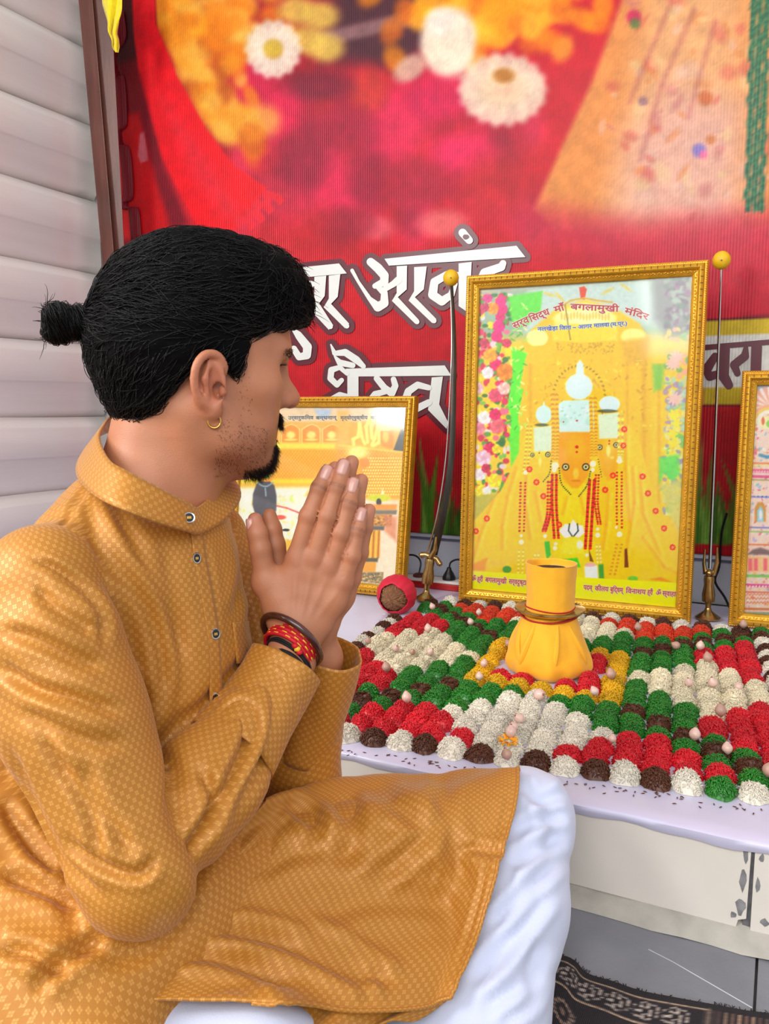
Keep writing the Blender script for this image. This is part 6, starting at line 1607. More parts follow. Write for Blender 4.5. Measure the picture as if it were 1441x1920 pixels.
ad = N.new('ShaderNodeMath'); ad.operation = 'ADD'; Lk.new(nz.outputs['Distance'], ad.inputs[0]); Lk.new(nz2.outputs['Fac'], ad.inputs[1])
bp = N.new('ShaderNodeBump'); bp.inputs['Strength'].default_value = 0.12; bp.inputs['Distance'].default_value = 0.001; Lk.new(ad.outputs[0], bp.inputs['Height']); Lk.new(bp.outputs[0], b.inputs['Normal'])
person = thing('person', 'man in a mustard brocade kurta sitting with palms pressed together, hair in a bun', 'person', (float(HI[0]), float(HI[1]), 0.012))
PO = np.array(person.location)
def plink(name, me, mt, parent=None):
    o = link(name, me, mt, parent or person)
    if parent is None: o.location = tuple(-PO)
    return o
plink('body', me, m_skin)

# fingernails of the right hand
m_nail = mat('fingernail', (214, 160, 146), 0.25, var=0.05, coat=0.3)
def nail(c, t, r):
    t = t/np.linalg.norm(t); nrm = -FW-t*((-FW) @ t); nrm /= np.linalg.norm(nrm); s = np.cross(t, nrm); V = []
    for i in range(7):
        q = i/6*2-1
        for j in range(7):
            p_ = j/6*2-1; ww = r*0.74*(1 if abs(q) < 0.7 else 0.86)
            V.append(c+t*q*r*1.02+s*p_*ww+nrm*(r*0.99*math.sqrt(max(0.0, 1-0.72*p_*p_))+0.0005-0.0016*max(0, q)**2))
    me = mesh_np('fingernail', np.array(V), grid_faces(7, 7)); o = plink('fingernail', me, m_nail); o.modifiers.new('t', 'SOLIDIFY').thickness = 0.0006
for n_, j in JR.items():
    a, b_ = W(*j[2][:3]), W(*j[3][:3]); nail(b_-(b_-a)*0.14, b_-a, j[3][3]+0.0017)
nail(W(471, 984, .876), W(474, 968, .876)-W(479, 1003, .876), 0.0070)
# ------------------------------------------------------------------ hair
fp = [hpix(*q) for q in [(560, 612, 0.0), (538, 614, 0.03), (505, 622, 0.055), (468, 640, 0.066), (457, 682, 0.068), (450, 722, 0.068), (432, 700, 0.068), (414, 676, 0.068), (390, 660, 0.07), (369, 672, 0.072), (352, 700, 0.072), (301, 768, 0.06), (262, 790, 0.05), (225, 800, 0.03), (200, 797, 0.0)]]
poly_f = np.array([(0.30, fp[0][2])]+[(q[1], q[2]) for q in fp]+[(-0.30, fp[-1][2]-0.02), (-0.30, -0.5), (0.30, -0.5)])
def sd_facecut(P):
    """signed distance (2D, seen from the side) to the bare area of face and neck"""
    y, z = P[:, 1], P[:, 2]; ins = np.zeros(len(P), bool); d2 = np.full(len(P), 1e9)
    for k in range(len(poly_f)):
        x0, y0 = poly_f[k]; x1, y1 = poly_f[(k+1) % len(poly_f)]
        c_ = ((y0 > z) != (y1 > z))
        with np.errstate(divide='ignore', invalid='ignore'): xi = (x1-x0)*(z-y0)/(y1-y0+1e-12)+x0
        ins ^= c_ & (y < xi)
        ex, ey = x1-x0, y1-y0; t = np.clip(((y-x0)*ex+(z-y0)*ey)/(ex*ex+ey*ey+1e-12), 0, 1)
        d2 = np.minimum(d2, (y-x0-t*ex)**2+(z-y0-t*ey)**2)
    return (np.sqrt(d2)*np.where(ins, -1, 1)).astype(np.float32)
hr_ = Sdf()
hr_.ell((0, 0.006, 0.088), (0.083, 0.110, 0.083), k=0.02)
hr_.ell((0, 0.062, 0.110), (0.068, 0.056, 0.046), k=0.02)
hr_.ell((0, 0.094, 0.096), (0.046, 0.027, 0.026), k=0.015)
hr_.ell((0.010, -0.030, 0.050), (0.076, 0.080, 0.080), k=0.02)
hr_.ell((0, -0.032, 0.050), (0.0795, 0.082, 0.075), k=0.02)
hr_.ell((0, -0.046, -0.002), (0.061, 0.050, 0.046), k=0.02)
hr_.ell((0, 0.020, 0.040), (0.0765, 0.056, 0.060), k=0.02)
hr_.cut(sd_facecut, (), k=0.006)
Vr, Fr = isosurface(hr_, (-0.10, -0.13, -0.07), (0.10, 0.14, 0.19), 0.0030)
Nr = normals(Vr, Fr)
nz_ = fbm(Vr[:, 0]*30+5, Vr[:, 1]*55, Vr[:, 2]*30, o=3)-0.5
top_ = np.clip((Vr[:, 2]-0.05)/0.05, 0, 1)
Vr = Vr+Nr*(nz_*0.012*top_+(fbm(Vr[:, 0]*150, Vr[:, 1]*60, Vr[:, 2]*150, o=2)-0.5)*0.004)[:, None]
m_hairb = mat('black_hair_mass', (6, 5, 5), 0.85, var=0.3, scale=300, spec=0.1)
m_hair = mat('black_hair', (10, 8, 8), 0.42, var=0.4, scale=300, bump=0.5, bscale=700, stretch=(1, 0.25, 1), spec=0.3)
me = mesh_np('hair', h2w(Vr), Fr); hair = plink('hair', me, m_hairb)
# strands traced over the hair
def grad(f, P, e=0.0015):
    g = np.stack([f(P+np.eye(3)[i]*e)-f(P-np.eye(3)[i]*e) for i in range(3)], 1); return g/(np.linalg.norm(g, axis=1)[:, None]+1e-9)
BUN = hpix(182, 603, 0.0)
def strand_mesh(name, paths, r0, r1=0.00012):
    """paths (n,m,3) world -> thin three-sided tubes"""
    n, m, _ = paths.shape
    T = np.gradient(paths, axis=1); T /= np.linalg.norm(T, axis=2)[..., None]+1e-9
    A = np.cross(T, np.array([0.31, 0.52, 0.79])); A /= np.linalg.norm(A, axis=2)[..., None]+1e-9; B_ = np.cross(T, A)
    rr = np.interp(np.linspace(0, 1, m), [0, 0.6, 1], [r0, r0, r1])[None, :, None]
    V = np.stack([paths+(A*math.cos(a)+B_*math.sin(a))*rr for a in (0, 2.1, 4.2)], 2).reshape(-1, 3)
    s = np.arange(n)[:, None, None]*m*3+np.arange(m-1)[None, :, None]*3; k = np.arange(3)[None, None]
    k2 = (k+1) % 3
    F = np.stack([s+k, s+k2, s+3+k2, s+3+k], -1).reshape(-1, 4)
    return mesh_np(name, V, F)
rs = np.random.default_rng(9)
def trace(f, P, dirf, steps, step, lift, settle=True):
    out = [P]; 
    for k in range(steps):
        d = dirf(P, k/steps); g = grad(f, P); d = d-g*np.sum(d*g, 1)[:, None]; d /= np.linalg.norm(d, axis=1)[:, None]+1e-9
        P = P+d*step[:, None]
        if settle: P = P-g*(f(P)-lift*math.sin(math.pi*min(1.0, (k+1)/steps)))[:, None]*0.8
        out.append(P)
    return np.stack(out, 1)
sel = rs.choice(len(Vr), 5600); P0 = Vr[sel]
ns = rs.normal(0, 1, (5600, 3))
def dirs(P, t):
    d = BUN-P; d /= np.linalg.norm(d, axis=1)[:, None]+1e-9
    low = np.clip((0.062-P[:, 2])/0.03, 0, 1)[:, None]
    dn = np.tile(np.array([0, -0.62, -0.78]), (len(P), 1)); 
    fr = np.clip((P[:, 1]-0.045)/0.03, 0, 1)[:, None]*np.clip((P[:, 2]-0.06)/0.02, 0, 1)[:, None]
    ff = np.stack([0.6*ns[:, 0], 0.55+0.25*ns[:, 1], -0.55+0.0*P[:, 0]], 1)
    return d*(1-low)*(1-fr)+dn*low+ff*fr+0.22*ns
stp = rs.uniform(0.0022, 0.0048, 5600)*np.where(P0[:, 2] > 0.06, 1.0, 0.6)
lift = np.abs(rs.normal(0.0012, 0.0012, 5600))+0.0004
pth = trace(hr_, P0, dirs, 11, stp, lift)
sh_ = link('strands', strand_mesh('strands', h2w(pth), 0.00042), m_hair, hair); sh_['kind'] = 'stuff'
# loose flyaway locks along the top and the fringe
m_ = (Vr[:, 2] > 0.12) | ((Vr[:, 1] > 0.085) & (Vr[:, 2] > 0.075)); cand = np.nonzero(m_)[0]; sel = rs.choice(cand, 420); P0 = Vr[sel]; g = grad(hr_, P0)
nf = rs.normal(0, 1, (420, 3)); L_ = rs.uniform(0.004, 0.015, 420)
t_ = np.linspace(0, 1, 10)
dir0 = g*0.45+np.stack([0.4*nf[:, 0], 0.35+0.5*nf[:, 1], 0.15*nf[:, 2]], 1); bend = np.stack([0.2*nf[:, 1], 0.3*nf[:, 2], -0.7+0*nf[:, 0]], 1)
pth = P0[:, None]+(dir0[:, None]*t_[None, :, None]+bend[:, None]*(t_**2)[None, :, None])*L_[:, None, None]
o = link('flyaway_strands', strand_mesh('flyaway_strands', h2w(pth), 0.00038), m_hair, hair); o['kind'] = 'stuff'
# the knot
bn = Sdf()
q = lambda u, v, x=0.0: hpix(u, v, x)
bn.chain([q(205, 600), q(170, 604), q(140, 606), q(118, 606)], [0.020, 0.0150, 0.0140, 0.0165], k=0.01)
bn.ell(q(107, 592, 0.004), (0.0150, 0.0135, 0.0125), k=0.006); bn.ell(q(108, 622, -0.002), (0.0140, 0.0135, 0.0125), k=0.006)
lo_ = np.array([q(70, 650), q(215, 560)])
Vk, Fk = isosurface(bn, np.minimum(lo_[0], lo_[1])-0.02, np.maximum(lo_[0], lo_[1])+0.02, 0.0018)
Nk = normals(Vk, Fk); Vk = Vk+Nk*((fbm(Vk[:, 0]*200, Vk[:, 1]*400, Vk[:, 2]*80, o=2)-0.5)*0.004)[:, None]
knot = link('hair_knot', mesh_np('hair_knot', h2w(Vk), Fk), m_hairb, hair)
sel = rs.choice(len(Vk), 700); P0 = Vk[sel]; nk = rs.normal(0, 1, (700, 3)); ax = q(110, 606)-q(190, 602); ax /= np.linalg.norm(ax)
kd = lambda P, t: np.cross(np.tile(ax, (len(P), 1)), grad(bn, P))*0.9+ax*0.25+0.15*nk
o = link('strands', strand_mesh('strands', h2w(trace(bn, P0, kd, 9, rs.uniform(0.0015, 0.004, 700), np.abs(rs.normal(0.0012, 0.0012, 700)))), 0.00040), m_hair, hair); o['kind'] = 'stuff'
# a few long curls at the end of the knot
cur = []
for k in range(40):
    s0_ = q(100+rs.uniform(-10, 10), 590+rs.uniform(-15, 40), rs.uniform(-0.01, 0.01)); a0 = rs.uniform(1.6, 4.4); L0 = rs.uniform(0.008, 0.022); pts_ = [s0_]
    for i in range(9): a0 += rs.uniform(-0.1, 0.45)*(-1 if k % 2 else 1); pts_.append(pts_[-1]+np.array([rs.normal(0, 0.1), -abs(math.cos(a0)) if i < 4 else -math.cos(a0), math.sin(a0)])*L0/9*1.6)
    cur.append(pts_)
o = link('flyaway_strands', strand_mesh('flyaway_strands', h2w(np.array(cur)), 0.00042), m_hair, hair); o['kind'] = 'stuff'

# beard, moustache and brows: short hairs rooted on the skin
NH = normals(Vh, Fh)
def roots(mask, n):
    i = np.nonzero(mask)[0]; i = rs.choice(i, n); return Vh[i]+rs.normal(0, 0.0006, (n, 3)), NH[i]
def hairs(name, P0, N0, L, d, r0, curl=0.3, m=6):
    n = len(P0); t = np.linspace(0, 1, m); D0 = N0*0.55+np.asarray(d)+rs.normal(0, curl, (n, 3)); D0 /= np.linalg.norm(D0, axis=1)[:, None]
    b_ = np.asarray(d)*0.6+rs.normal(0, 0.2, (n, 3))
    return P0[:, None]+(D0[:, None]*t[None, :, None]+b_[:, None]*(t**2)[None, :, None])*L[:, None, None]
x, y, z = Vh.T
mk_chin = (y > 0.040) & (z < -0.056) & (z > -0.092) & (np.abs(x) < 0.026+0.2*(-0.056-z))
mk_sub = (y > 0.066) & (z < -0.050) & (z > -0.062) & (np.abs(x) < 0.007)
mk_mou = (y > 0.066) & (z > -0.0365) & (z < -0.0215) & (np.abs(x) < 0.030) & (z < -0.0190-np.abs(x)*0.16) & (z > -0.031-np.abs(x)*0.42)
mk_jaw = (y > 0.004) & (y < 0.062) & (z < -0.022-0.25*(y-0.0)) & (z > -0.088) & (np.abs(x) > 0.022)
mk_side = (y > 0.026) & (y < 0.044) & (z < 0.020) & (z > -0.024) & (np.abs(x) > 0.04)
mk_brow = (y > 0.064) & (z > 0.0385) & (z < 0.0465) & (np.abs(x) > 0.010) & (np.abs(x) < 0.050)
G = []
for mk, n, (l0, l1), d in [(mk_chin, 3000, (0.003, 0.0070), (0, 0.25, -0.75)), (mk_sub, 120, (0.002, 0.004), (0, 0.1, -0.9)), (mk_mou, 1600, (0.003, 0.0065), (0, 0.1, -0.8)), (mk_jaw, 1500, (0.0006, 0.0015), (0, 0.3, -0.8)), (mk_side, 90, (0.0006, 0.0016), (0, 0.2, -0.9))]:
    P0, N0 = roots(mk, n); dd_ = np.tile(np.array(d, float), (n, 1))
    if mk is mk_mou: dd_[:, 0] = np.sign(P0[:, 0])*0.6
    G.append(hairs('beard', P0, N0, rs.uniform(l0, l1, n), dd_, 0.0003))
beard = plink('beard', strand_mesh('beard', h2w(np.concatenate(G)), 0.00013, 0.00005), m_hair); beard['kind'] = 'stuff'; beard['label'] = 'black goatee and moustache with jaw stubble'
for sd_ in (-1, 1):
    P0, N0 = roots(mk_brow & (Vh[:, 0]*sd_ > 0), 200); dd_ = np.stack([np.sign(P0[:, 0])*0.9, -0.3+0*P0[:, 0], 0.10+0*P0[:, 0]], 1)
    plink('eyebrow', strand_mesh('eyebrow', h2w(hairs('eyebrow', P0, N0*0.15, rs.uniform(0.003, 0.006, 200), dd_, 0.0003, 0.12)), 0.00022, 0.0001), m_hair)
# eyelashes of the eye in view
for sd_ in (-1, 1):
    P0 = np.array([(sd_*(0.018+0.025*k/17), 0.0780+0.0045*math.sin(math.pi*k/17)-0.002*k/17, 0.0295) for k in range(18)]); N0 = np.tile([0, 1.0, 0.1], (18, 1))
    plink('eyelashes', strand_mesh('eyelashes', h2w(hairs('l', P0, N0, np.full(18, 0.006), np.tile([0, 0.6, 0.2], (18, 1)), 0.0003, 0.1)), 0.0002, 0.0001), m_hair)
# earring
m_goldj = mat('gold_jewellery', (226, 176, 90), 0.2, metal=1.0, var=0.1)
ec = np.array([0.0790, 0.0005, -0.0290]); pts = [h2w(ec+np.array([0.0015*math.cos(a), 0.0062*math.cos(a), 0.0068*math.sin(a)])) for a in np.linspace(0, 2*math.pi, 28, endpoint=False)]
V, F = tube(pts, 0.0011, 8, closed=True); plink('hoop_earring', mesh_np('hoop_earring', V, F), m_goldj)['label'] = 'small gold hoop earring'

# ------------------------------------------------------------------ brocade cloth
def brocade(name, base, hi, pitch=0.0092):
    m, b = new_mat(name); N, Lk = nodes(m)
    uv = N.new('ShaderNodeUVMap'); uv.uv_map = 'UVMap'
    mp = N.new('ShaderNodeMapping'); mp.inputs['Scale'].default_value = (1/pitch, 1/pitch, 1); Lk.new(uv.outputs[0], mp.inputs[0])
    def sq(off):
        a = N.new('ShaderNodeVectorMath'); a.operation = 'ADD'; a.inputs[1].default_value = (off, off, 0); Lk.new(mp.outputs[0], a.inputs[0])
        f = N.new('ShaderNodeVectorMath'); f.operation = 'FRACTION'; Lk.new(a.outputs[0], f.inputs[0])
        s_ = N.new('ShaderNodeVectorMath'); s_.operation = 'SUBTRACT'; s_.inputs[1].default_value = (0.5, 0.5, 0); Lk.new(f.outputs[0], s_.inputs[0])
        ab = N.new('ShaderNodeVectorMath'); ab.operation = 'ABSOLUTE'; Lk.new(s_.outputs[0], ab.inputs[0])
        sx_ = N.new('ShaderNodeSeparateXYZ'); Lk.new(ab.outputs[0], sx_.inputs[0])
        mx = N.new('ShaderNodeMath'); mx.operation = 'MAXIMUM'; Lk.new(sx_.outputs[0], mx.inputs[0]); Lk.new(sx_.outputs[1], mx.inputs[1])
        mr = N.new('ShaderNodeMapRange'); mr.inputs['From Min'].default_value = 0.225; mr.inputs['From Max'].default_value = 0.150; Lk.new(mx.outputs[0], mr.inputs['Value'])
        # a slot through the middle of each small square
        gt = N.new('ShaderNodeMath'); gt.operation = 'MINIMUM'; Lk.new(sx_.outputs[0], gt.inputs[0]); Lk.new(sx_.outputs[1], gt.inputs[1])
        m2 = N.new('ShaderNodeMapRange'); m2.inputs['From Min'].default_value = 0.015; m2.inputs['From Max'].default_value = 0.05; m2.inputs['To Min'].default_value = 0.45; Lk.new(gt.outputs[0], m2.inputs['Value'])
        ml = N.new('ShaderNodeMath'); ml.operation = 'MULTIPLY'; Lk.new(mr.outputs[0], ml.inputs[0]); Lk.new(m2.outputs[0], ml.inputs[1]); return ml
    a, c = sq(0.0), sq(0.5)
    pt = N.new('ShaderNodeMath'); pt.operation = 'MAXIMUM'; Lk.new(a.outputs[0], pt.inputs[0]); Lk.new(c.outputs[0], pt.inputs[1])
    nz = N.new('ShaderNodeTexNoise'); nz.inputs['Scale'].default_value = 14; tc = N.new('ShaderNodeTexCoord'); Lk.new(tc.outputs['Object'], nz.inputs['Vector'])
    c1 = N.new('ShaderNodeMix'); c1.data_type = 'RGBA'; c1.inputs['A'].default_value = (*[q_*0.93 for q_ in L3(*base)], 1); c1.inputs['B'].default_value = (*[min(1, q_*1.07) for q_ in L3(*base)], 1); Lk.new(nz.outputs['Fac'], c1.inputs['Factor'])
    c2 = N.new('ShaderNodeMix'); c2.data_type = 'RGBA'; c2.inputs['B'].default_value = (*L3(*hi), 1); Lk.new(c1.outputs['Result'], c2.inputs['A']); Lk.new(pt.outputs[0], c2.inputs['Factor'])
    Lk.new(c2.outputs['Result'], b.inputs['Base Color'])
    rr = N.new('ShaderNodeMapRange'); rr.inputs['To Min'].default_value = 0.52; rr.inputs['To Max'].default_value = 0.36; Lk.new(pt.outputs[0], rr.inputs['Value']); Lk.new(rr.outputs[0], b.inputs['Roughness'])
    b.inputs['Metallic'].default_value = 0.12; b.inputs['Sheen Weight'].default_value = 0.15; b.inputs['Sheen Roughness'].default_value = 0.4
    wv = N.new('ShaderNodeTexWave'); wv.inputs['Scale'].default_value = 2.6; wv.bands_direction = 'DIAGONAL'; Lk.new(mp.outputs[0], wv.inputs['Vector'])
    ad = N.new('ShaderNodeMath'); ad.operation = 'MULTIPLY_ADD'; ad.inputs[1].default_value = 0.25; Lk.new(wv.outputs['Fac'], ad.inputs[0]); Lk.new(pt.outputs[0], ad.inputs[2])
    bp = N.new('ShaderNodeBump'); bp.inputs['Strength'].default_value = 0.22; bp.inputs['Distance'].default_value = 0.0006; Lk.new(ad.outputs[0], bp.inputs['Height']); Lk.new(bp.outputs[0], b.inputs['Normal'])
    return m
m_kur = brocade('mustard_brocade', (184, 121, 40), (208, 148, 66))

# ------------------------------------------------------------------ kurta: body and sleeves as one skin
kt = Sdf()                                                       # torso
kt.ell(CH, (0.126, 0.104, 0.190), TA); kt.ell(BE, (0.126, 0.100, 0.170), TA, k=.06); kt.ell(HI, (0.165, 0.130, 0.105), TA, k=.06)
kt.cone(NB+hz*0.005, CH, .066, .085, k=.05); kt.cone(NB-hz*0.012, RS+hz*0.004, .058, .058, k=.05); kt.cone(NB-hz*0.012, LS, .058, .054, k=.05)
kt.cone(RHp, RHp+TF*0.12+TR*0.05-hz*0.03, .085, .060, k=.05)
kt.cone(LH, LK+(LH-LK)*0.45, .085, .066, k=.05)
kt.cone(W(-60, 1640, .76), W(-20, 1850, .70), .085, .07, k=.06); kt.cone(W(-40, 1300, .84), W(-70, 1640, .77), .08, .09, k=.06)
ks = Sdf()                                                       # right sleeve
ks.chain([RS, W(140, 1340, .712), RE], [.063, .060, .050], k=.02); ks.ell(RE+np.array([0, 0, 0.0]), (.054, .054, .056), k=.02)
kf = Sdf(); kf.chain([RE, W(390, 1462, .775), W(505, 1298, .850)], [.050, .050, .038], k=.02)
kl = Sdf(); kl.chain([LS, LE, W(592, 1330, .955)], [.056, .048, .034], k=.02)
kur = Mix([kt, ks, kf, kl], [.005, .004, .006])
Pb = np.array([CH, HI, RS, RE, LS, LE, NB, W(-60, 1850, .7), W(505, 1298, .85), RHp+TF*0.2+TR*0.1, LK+(LH-LK)*0.4])
lo_ = Pb.min(0)-0.12; hi_ = Pb.max(0)+0.10; lo_[2] = 0.008
Vq, Fq = isosurface(kur, lo_, hi_, 0.0036, smooth=1)
print('kurta', len(Vq))
# neck opening: take away what would fill the collar
parts = np.stack([kt(Vq), ks(Vq), kf(Vq), kl(Vq)], 1).argmin(1)
Nq = normals(Vq, Fq); Uq, Vv = pix(Vq); facing = np.sum(Nq*(ORI-Vq), 1) > 0
# soft body wrinkles plus drawn folds; each fold: part, pixel path, half width, depth
disp = np.zeros(len(Vq))
pd = np.sort(np.stack([kt(Vq), ks(Vq), kf(Vq), kl(Vq)], 1), 1); disp -= 0.010*np.exp(-((pd[:, 1]-pd[:, 0])/0.010)**2)   # seams and creases where the parts meet
n1 = fbm(Vq[:, 0]*7, Vq[:, 1]*7, Vq[:, 2]*11, o=2)-0.5; disp += n1*0.010
folds = [
 (0, [(48, 1030), (78, 1000), (130, 955), (170, 905)], 5, .0028), 
 (0, [(152, 925), (200, 1008), (250, 1090), (290, 1170), (308, 1260), (300, 1340)], 13, .0065), (0, [(200, 925), (260, 1030), (320, 1150), (350, 1240)], 14, .0045),
 (0, [(120, 1000), (170, 1090), (205, 1160), (230, 1260), (280, 1330)], 12, .006), (0, [(300, 1010), (330, 1120), (345, 1250), (330, 1360)], 16, .005), (0, [(380, 1010), (395, 1110), (402, 1210), (404, 1330)], 6, .003),
 (0, [(440, 960), (455, 1060), (440, 1160)], 9, .004), (0, [(470, 1000), (478, 1100), (468, 1200)], 8, .004), (0, [(350, 1440), (420, 1390), (520, 1440)], 14, .006), (0, [(0, 1500), (60, 1590), (110, 1640)], 12, .006),
 (0, [(0, 1640), (60, 1660), (160, 1700), (230, 1740)], 14, .007), (0, [(60, 1860), (120, 1800), (220, 1740)], 14, .006), (0, [(0, 1780), (60, 1790), (130, 1830)], 12, .006),
 (1, [(50, 1040), (110, 1062), (165, 1105), (192, 1160), (196, 1220)], 9, .006), (1, [(60, 1100), (120, 1150), (185, 1190)], 12, .006), (1, [(0, 1180), (70, 1200), (140, 1235), (200, 1250)], 12, .006),
 (1, [(0, 1240), (60, 1288), (150, 1312), (236, 1338)], 12, .0075), (1, [(40, 1330), (130, 1380), (240, 1400)], 14, .005), (1, [(70, 1370), (120, 1440), (170, 1530), (190, 1620)], 11, .006), (1, [(150, 1430), (190, 1520), (250, 1600)], 13, .005), (1, [(10, 1390), (60, 1500), (110, 1600), (180, 1700)], 12, .006), (1, [(120, 1560), (180, 1620), (260, 1640), (300, 1600)], 11, .006),
 (2, [(305, 1470), (330, 1520), (310, 1600), (250, 1690)], 11, .006), (2, [(410, 1340), (455, 1330), (470, 1370), (440, 1450), (360, 1600)], 11, .0075), (2, [(470, 1260), (510, 1280), (525, 1330), (500, 1420), (430, 1540)], 12, .0065), (2, [(370, 1430), (400, 1500), (370, 1590), (330, 1660)], 10, .006), (2, [(300, 1660), (350, 1670), (390, 1640)], 9, .004),
 (3, [(560, 1400), (600, 1350), (630, 1300)], 9, .004)]
for pid, path, w_, dep in folds:
    c = crom(path, 24)
    idx = np.nonzero(facing & (parts == pid) & (Uq > c[:, 0].min()-4*w_) & (Uq < c[:, 0].max()+4*w_) & (Vv > c[:, 1].min()-4*w_) & (Vv < c[:, 1].max()+4*w_))[0]
    if not len(idx): continue
    d = np.full(len(idx), 1e9); tt = np.zeros(len(idx))
    for k in range(len(c)-1):
        e = c[k+1]-c[k]; t = np.clip(((Uq[idx]-c[k, 0])*e[0]+(Vv[idx]-c[k, 1])*e[1])/(e @ e+1e-9), 0, 1)
        q = np.hypot(Uq[idx]-c[k, 0]-t*e[0], Vv[idx]-c[k, 1]-t*e[1]); b_ = q < d; d = np.where(b_, q, d); tt = np.where(b_, (k+t)/(len(c)-1), tt)
    env = np.clip(np.minimum(tt, 1-tt)/0.16, 0, 1); dep = dep*(1.25, 1.0, 1.5, 1.0)[pid]
    disp[idx] += dep*env*(-np.exp(-(d/w_)**2)+0.42*np.exp(-((d-2.1*w_)/(1.3*w_))**2))
Vq = Vq+Nq*disp[:, None]
Vq = relax(Vq, Fq, 0.35)
# the neck hole
Lq = w2h(Vq); hole = (np.hypot(Lq[:, 0], Lq[:, 1]+0.058) < 0.052) & (Lq[:, 2] > -0.19)
keep = ~hole[Fq].all(1); Fq = Fq[keep]
me = mesh_np('kurta', Vq, Fq)
# cloth coordinates, part by part
fpart = np.stack([np.bincount(parts[Fq[i]], minlength=4) for i in range(0)], 0) if False else np.sort(parts[Fq], 1)[:, 1]
def cyl(P, a, b, R0):
    z_ = (b-a)/np.linalg.norm(b-a); x_ = np.cross(z_, FW); x_ /= np.linalg.norm(x_); y_ = np.cross(z_, x_); q = P-a
    ang_ = np.arctan2(q @ x_, -(q @ y_) if (-FW) @ y_ < 0 else q @ y_); return np.stack([ang_*R0, q @ z_], -1)
LV = Vq[Fq.reshape(-1)].reshape(len(Fq), 4, 3)
uv = np.zeros((len(Fq), 4, 2))
qt = LV-CH; lat = np.arctan2(qt @ TR, qt @ TF); uvt = np.stack([lat*0.125, LV[..., 2]+0.25*0*lat], -1)
uv[:] = uvt
for pid, a, b_, R0 in ((1, RS, RE, .060), (2, RE, W(505, 1298, .85), .048), (3, LS, LE, .05)):
    m_ = fpart == pid; uv[m_] = cyl(LV[m_].reshape(-1, 3), a, b_, R0).reshape(-1, 4, 2)
lowm = (fpart == 0) & (LV[..., 2].mean(1) < 0.27)
fn_ = np.cross(LV[:, 2]-LV[:, 0], LV[:, 3]-LV[:, 1]); fn_ /= np.linalg.norm(fn_, axis=1)[:, None]+1e-12
ax3 = np.abs(fn_ @ TA).argmax(1); QT = (LV-CH) @ TA
for a3, (i0, i1) in enumerate(((1, 2), (0, 2), (0, 1))):
    m_ = lowm & (ax3 == a3); uv[m_] = QT[m_][..., [i0, i1]]
# keep quads that straddle the back seam together
per = np.where(fpart == 0, 2*math.pi*0.125, np.where(fpart == 1, 2*math.pi*0.06, np.where(fpart == 2, 2*math.pi*.048, 2*math.pi*.05)))
du_ = uv[..., 0]-uv[:, :1, 0]; uv[..., 0] -= np.where(lowm, 0, 1)[:, None]*np.round(du_/per[:, None])*per[:, None]
l = me.uv_layers.new(name='UVMap'); l.data.foreach_set('uv', uv.astype(np.float32).ravel())
kurta = plink('kurta', me, m_kur); kurta['label'] = 'mustard yellow brocade kurta with stand collar'
def hit(u, v, d0=0.55, d1=1.25, f=kur):
    """first point of the kurta along the line of sight"""
    Ds = np.arange(d0, d1, 0.004); P_ = np.array([W(u, v, D) for D in Ds]); s_ = f(P_); k = np.nonzero(s_ < 0)[0]
    if not len(k): return W(u, v, 0.95)
    k = k[0]; 
    if k == 0: return P_[0]
    t = s_[k-1]/(s_[k-1]-s_[k]+1e-9); return P_[k-1]+(P_[k]-P_[k-1])*t
def grid_cloth(name, V, nr, nc, parent, mt, thick=0.0022, sub=0, uvs=None, wrap=False):
    me = mesh_np(name, V, grid_faces(nr, nc, wrap))
    G_ = V.reshape(nr, nc, 3)
    su = np.concatenate([np.zeros((nr, 1)), np.cumsum(np.linalg.norm(np.diff(G_, axis=1), axis=2), 1)], 1).mean(0)
    sv = np.concatenate([np.zeros((1, nc)), np.cumsum(np.linalg.norm(np.diff(G_, axis=0), axis=2), 0)], 0).mean(1)
    set_uv(me, np.stack(np.meshgrid(su, sv), -1).reshape(-1, 2))
    o = link(name, me, mt, parent); s_ = o.modifiers.new('thickness', 'SOLIDIFY'); s_.thickness = thick; s_.offset = 0
    return o
# collar band
up_ = [(196, 796, .865), (186, 822, .815), (205, 862, .765), (243, 886, .748), (302, 917, .758), (352, 945, .785), (372, 950, .812), (398, 922, .862), (405, 880, .92), (350, 820, .955), (265, 780, .945), (214, 778, .91)]
lw_ = [(150, 858, .875), (146, 895, .80), (178, 930, .745), (228, 955, .722), (295, 980, .738), (350, 996, .770), (378, 1000, .802), (432, 965, .865), (448, 915, .935), (380, 850, .985), (270, 800, .97), (190, 815, .93)]
nU = 72; cu = crom(up_, nU, True); cl = crom(lw_, nU, True); V = []
for r_ in range(7):
    f_ = r_/6
    for k in range(nU):
        c = cu[k]*(1-f_)+cl[k]*f_; V.append(W(*c))
grid_cloth('collar', np.array(V), 7, nU, kurta, m_kur, 0.0026, wrap=True)
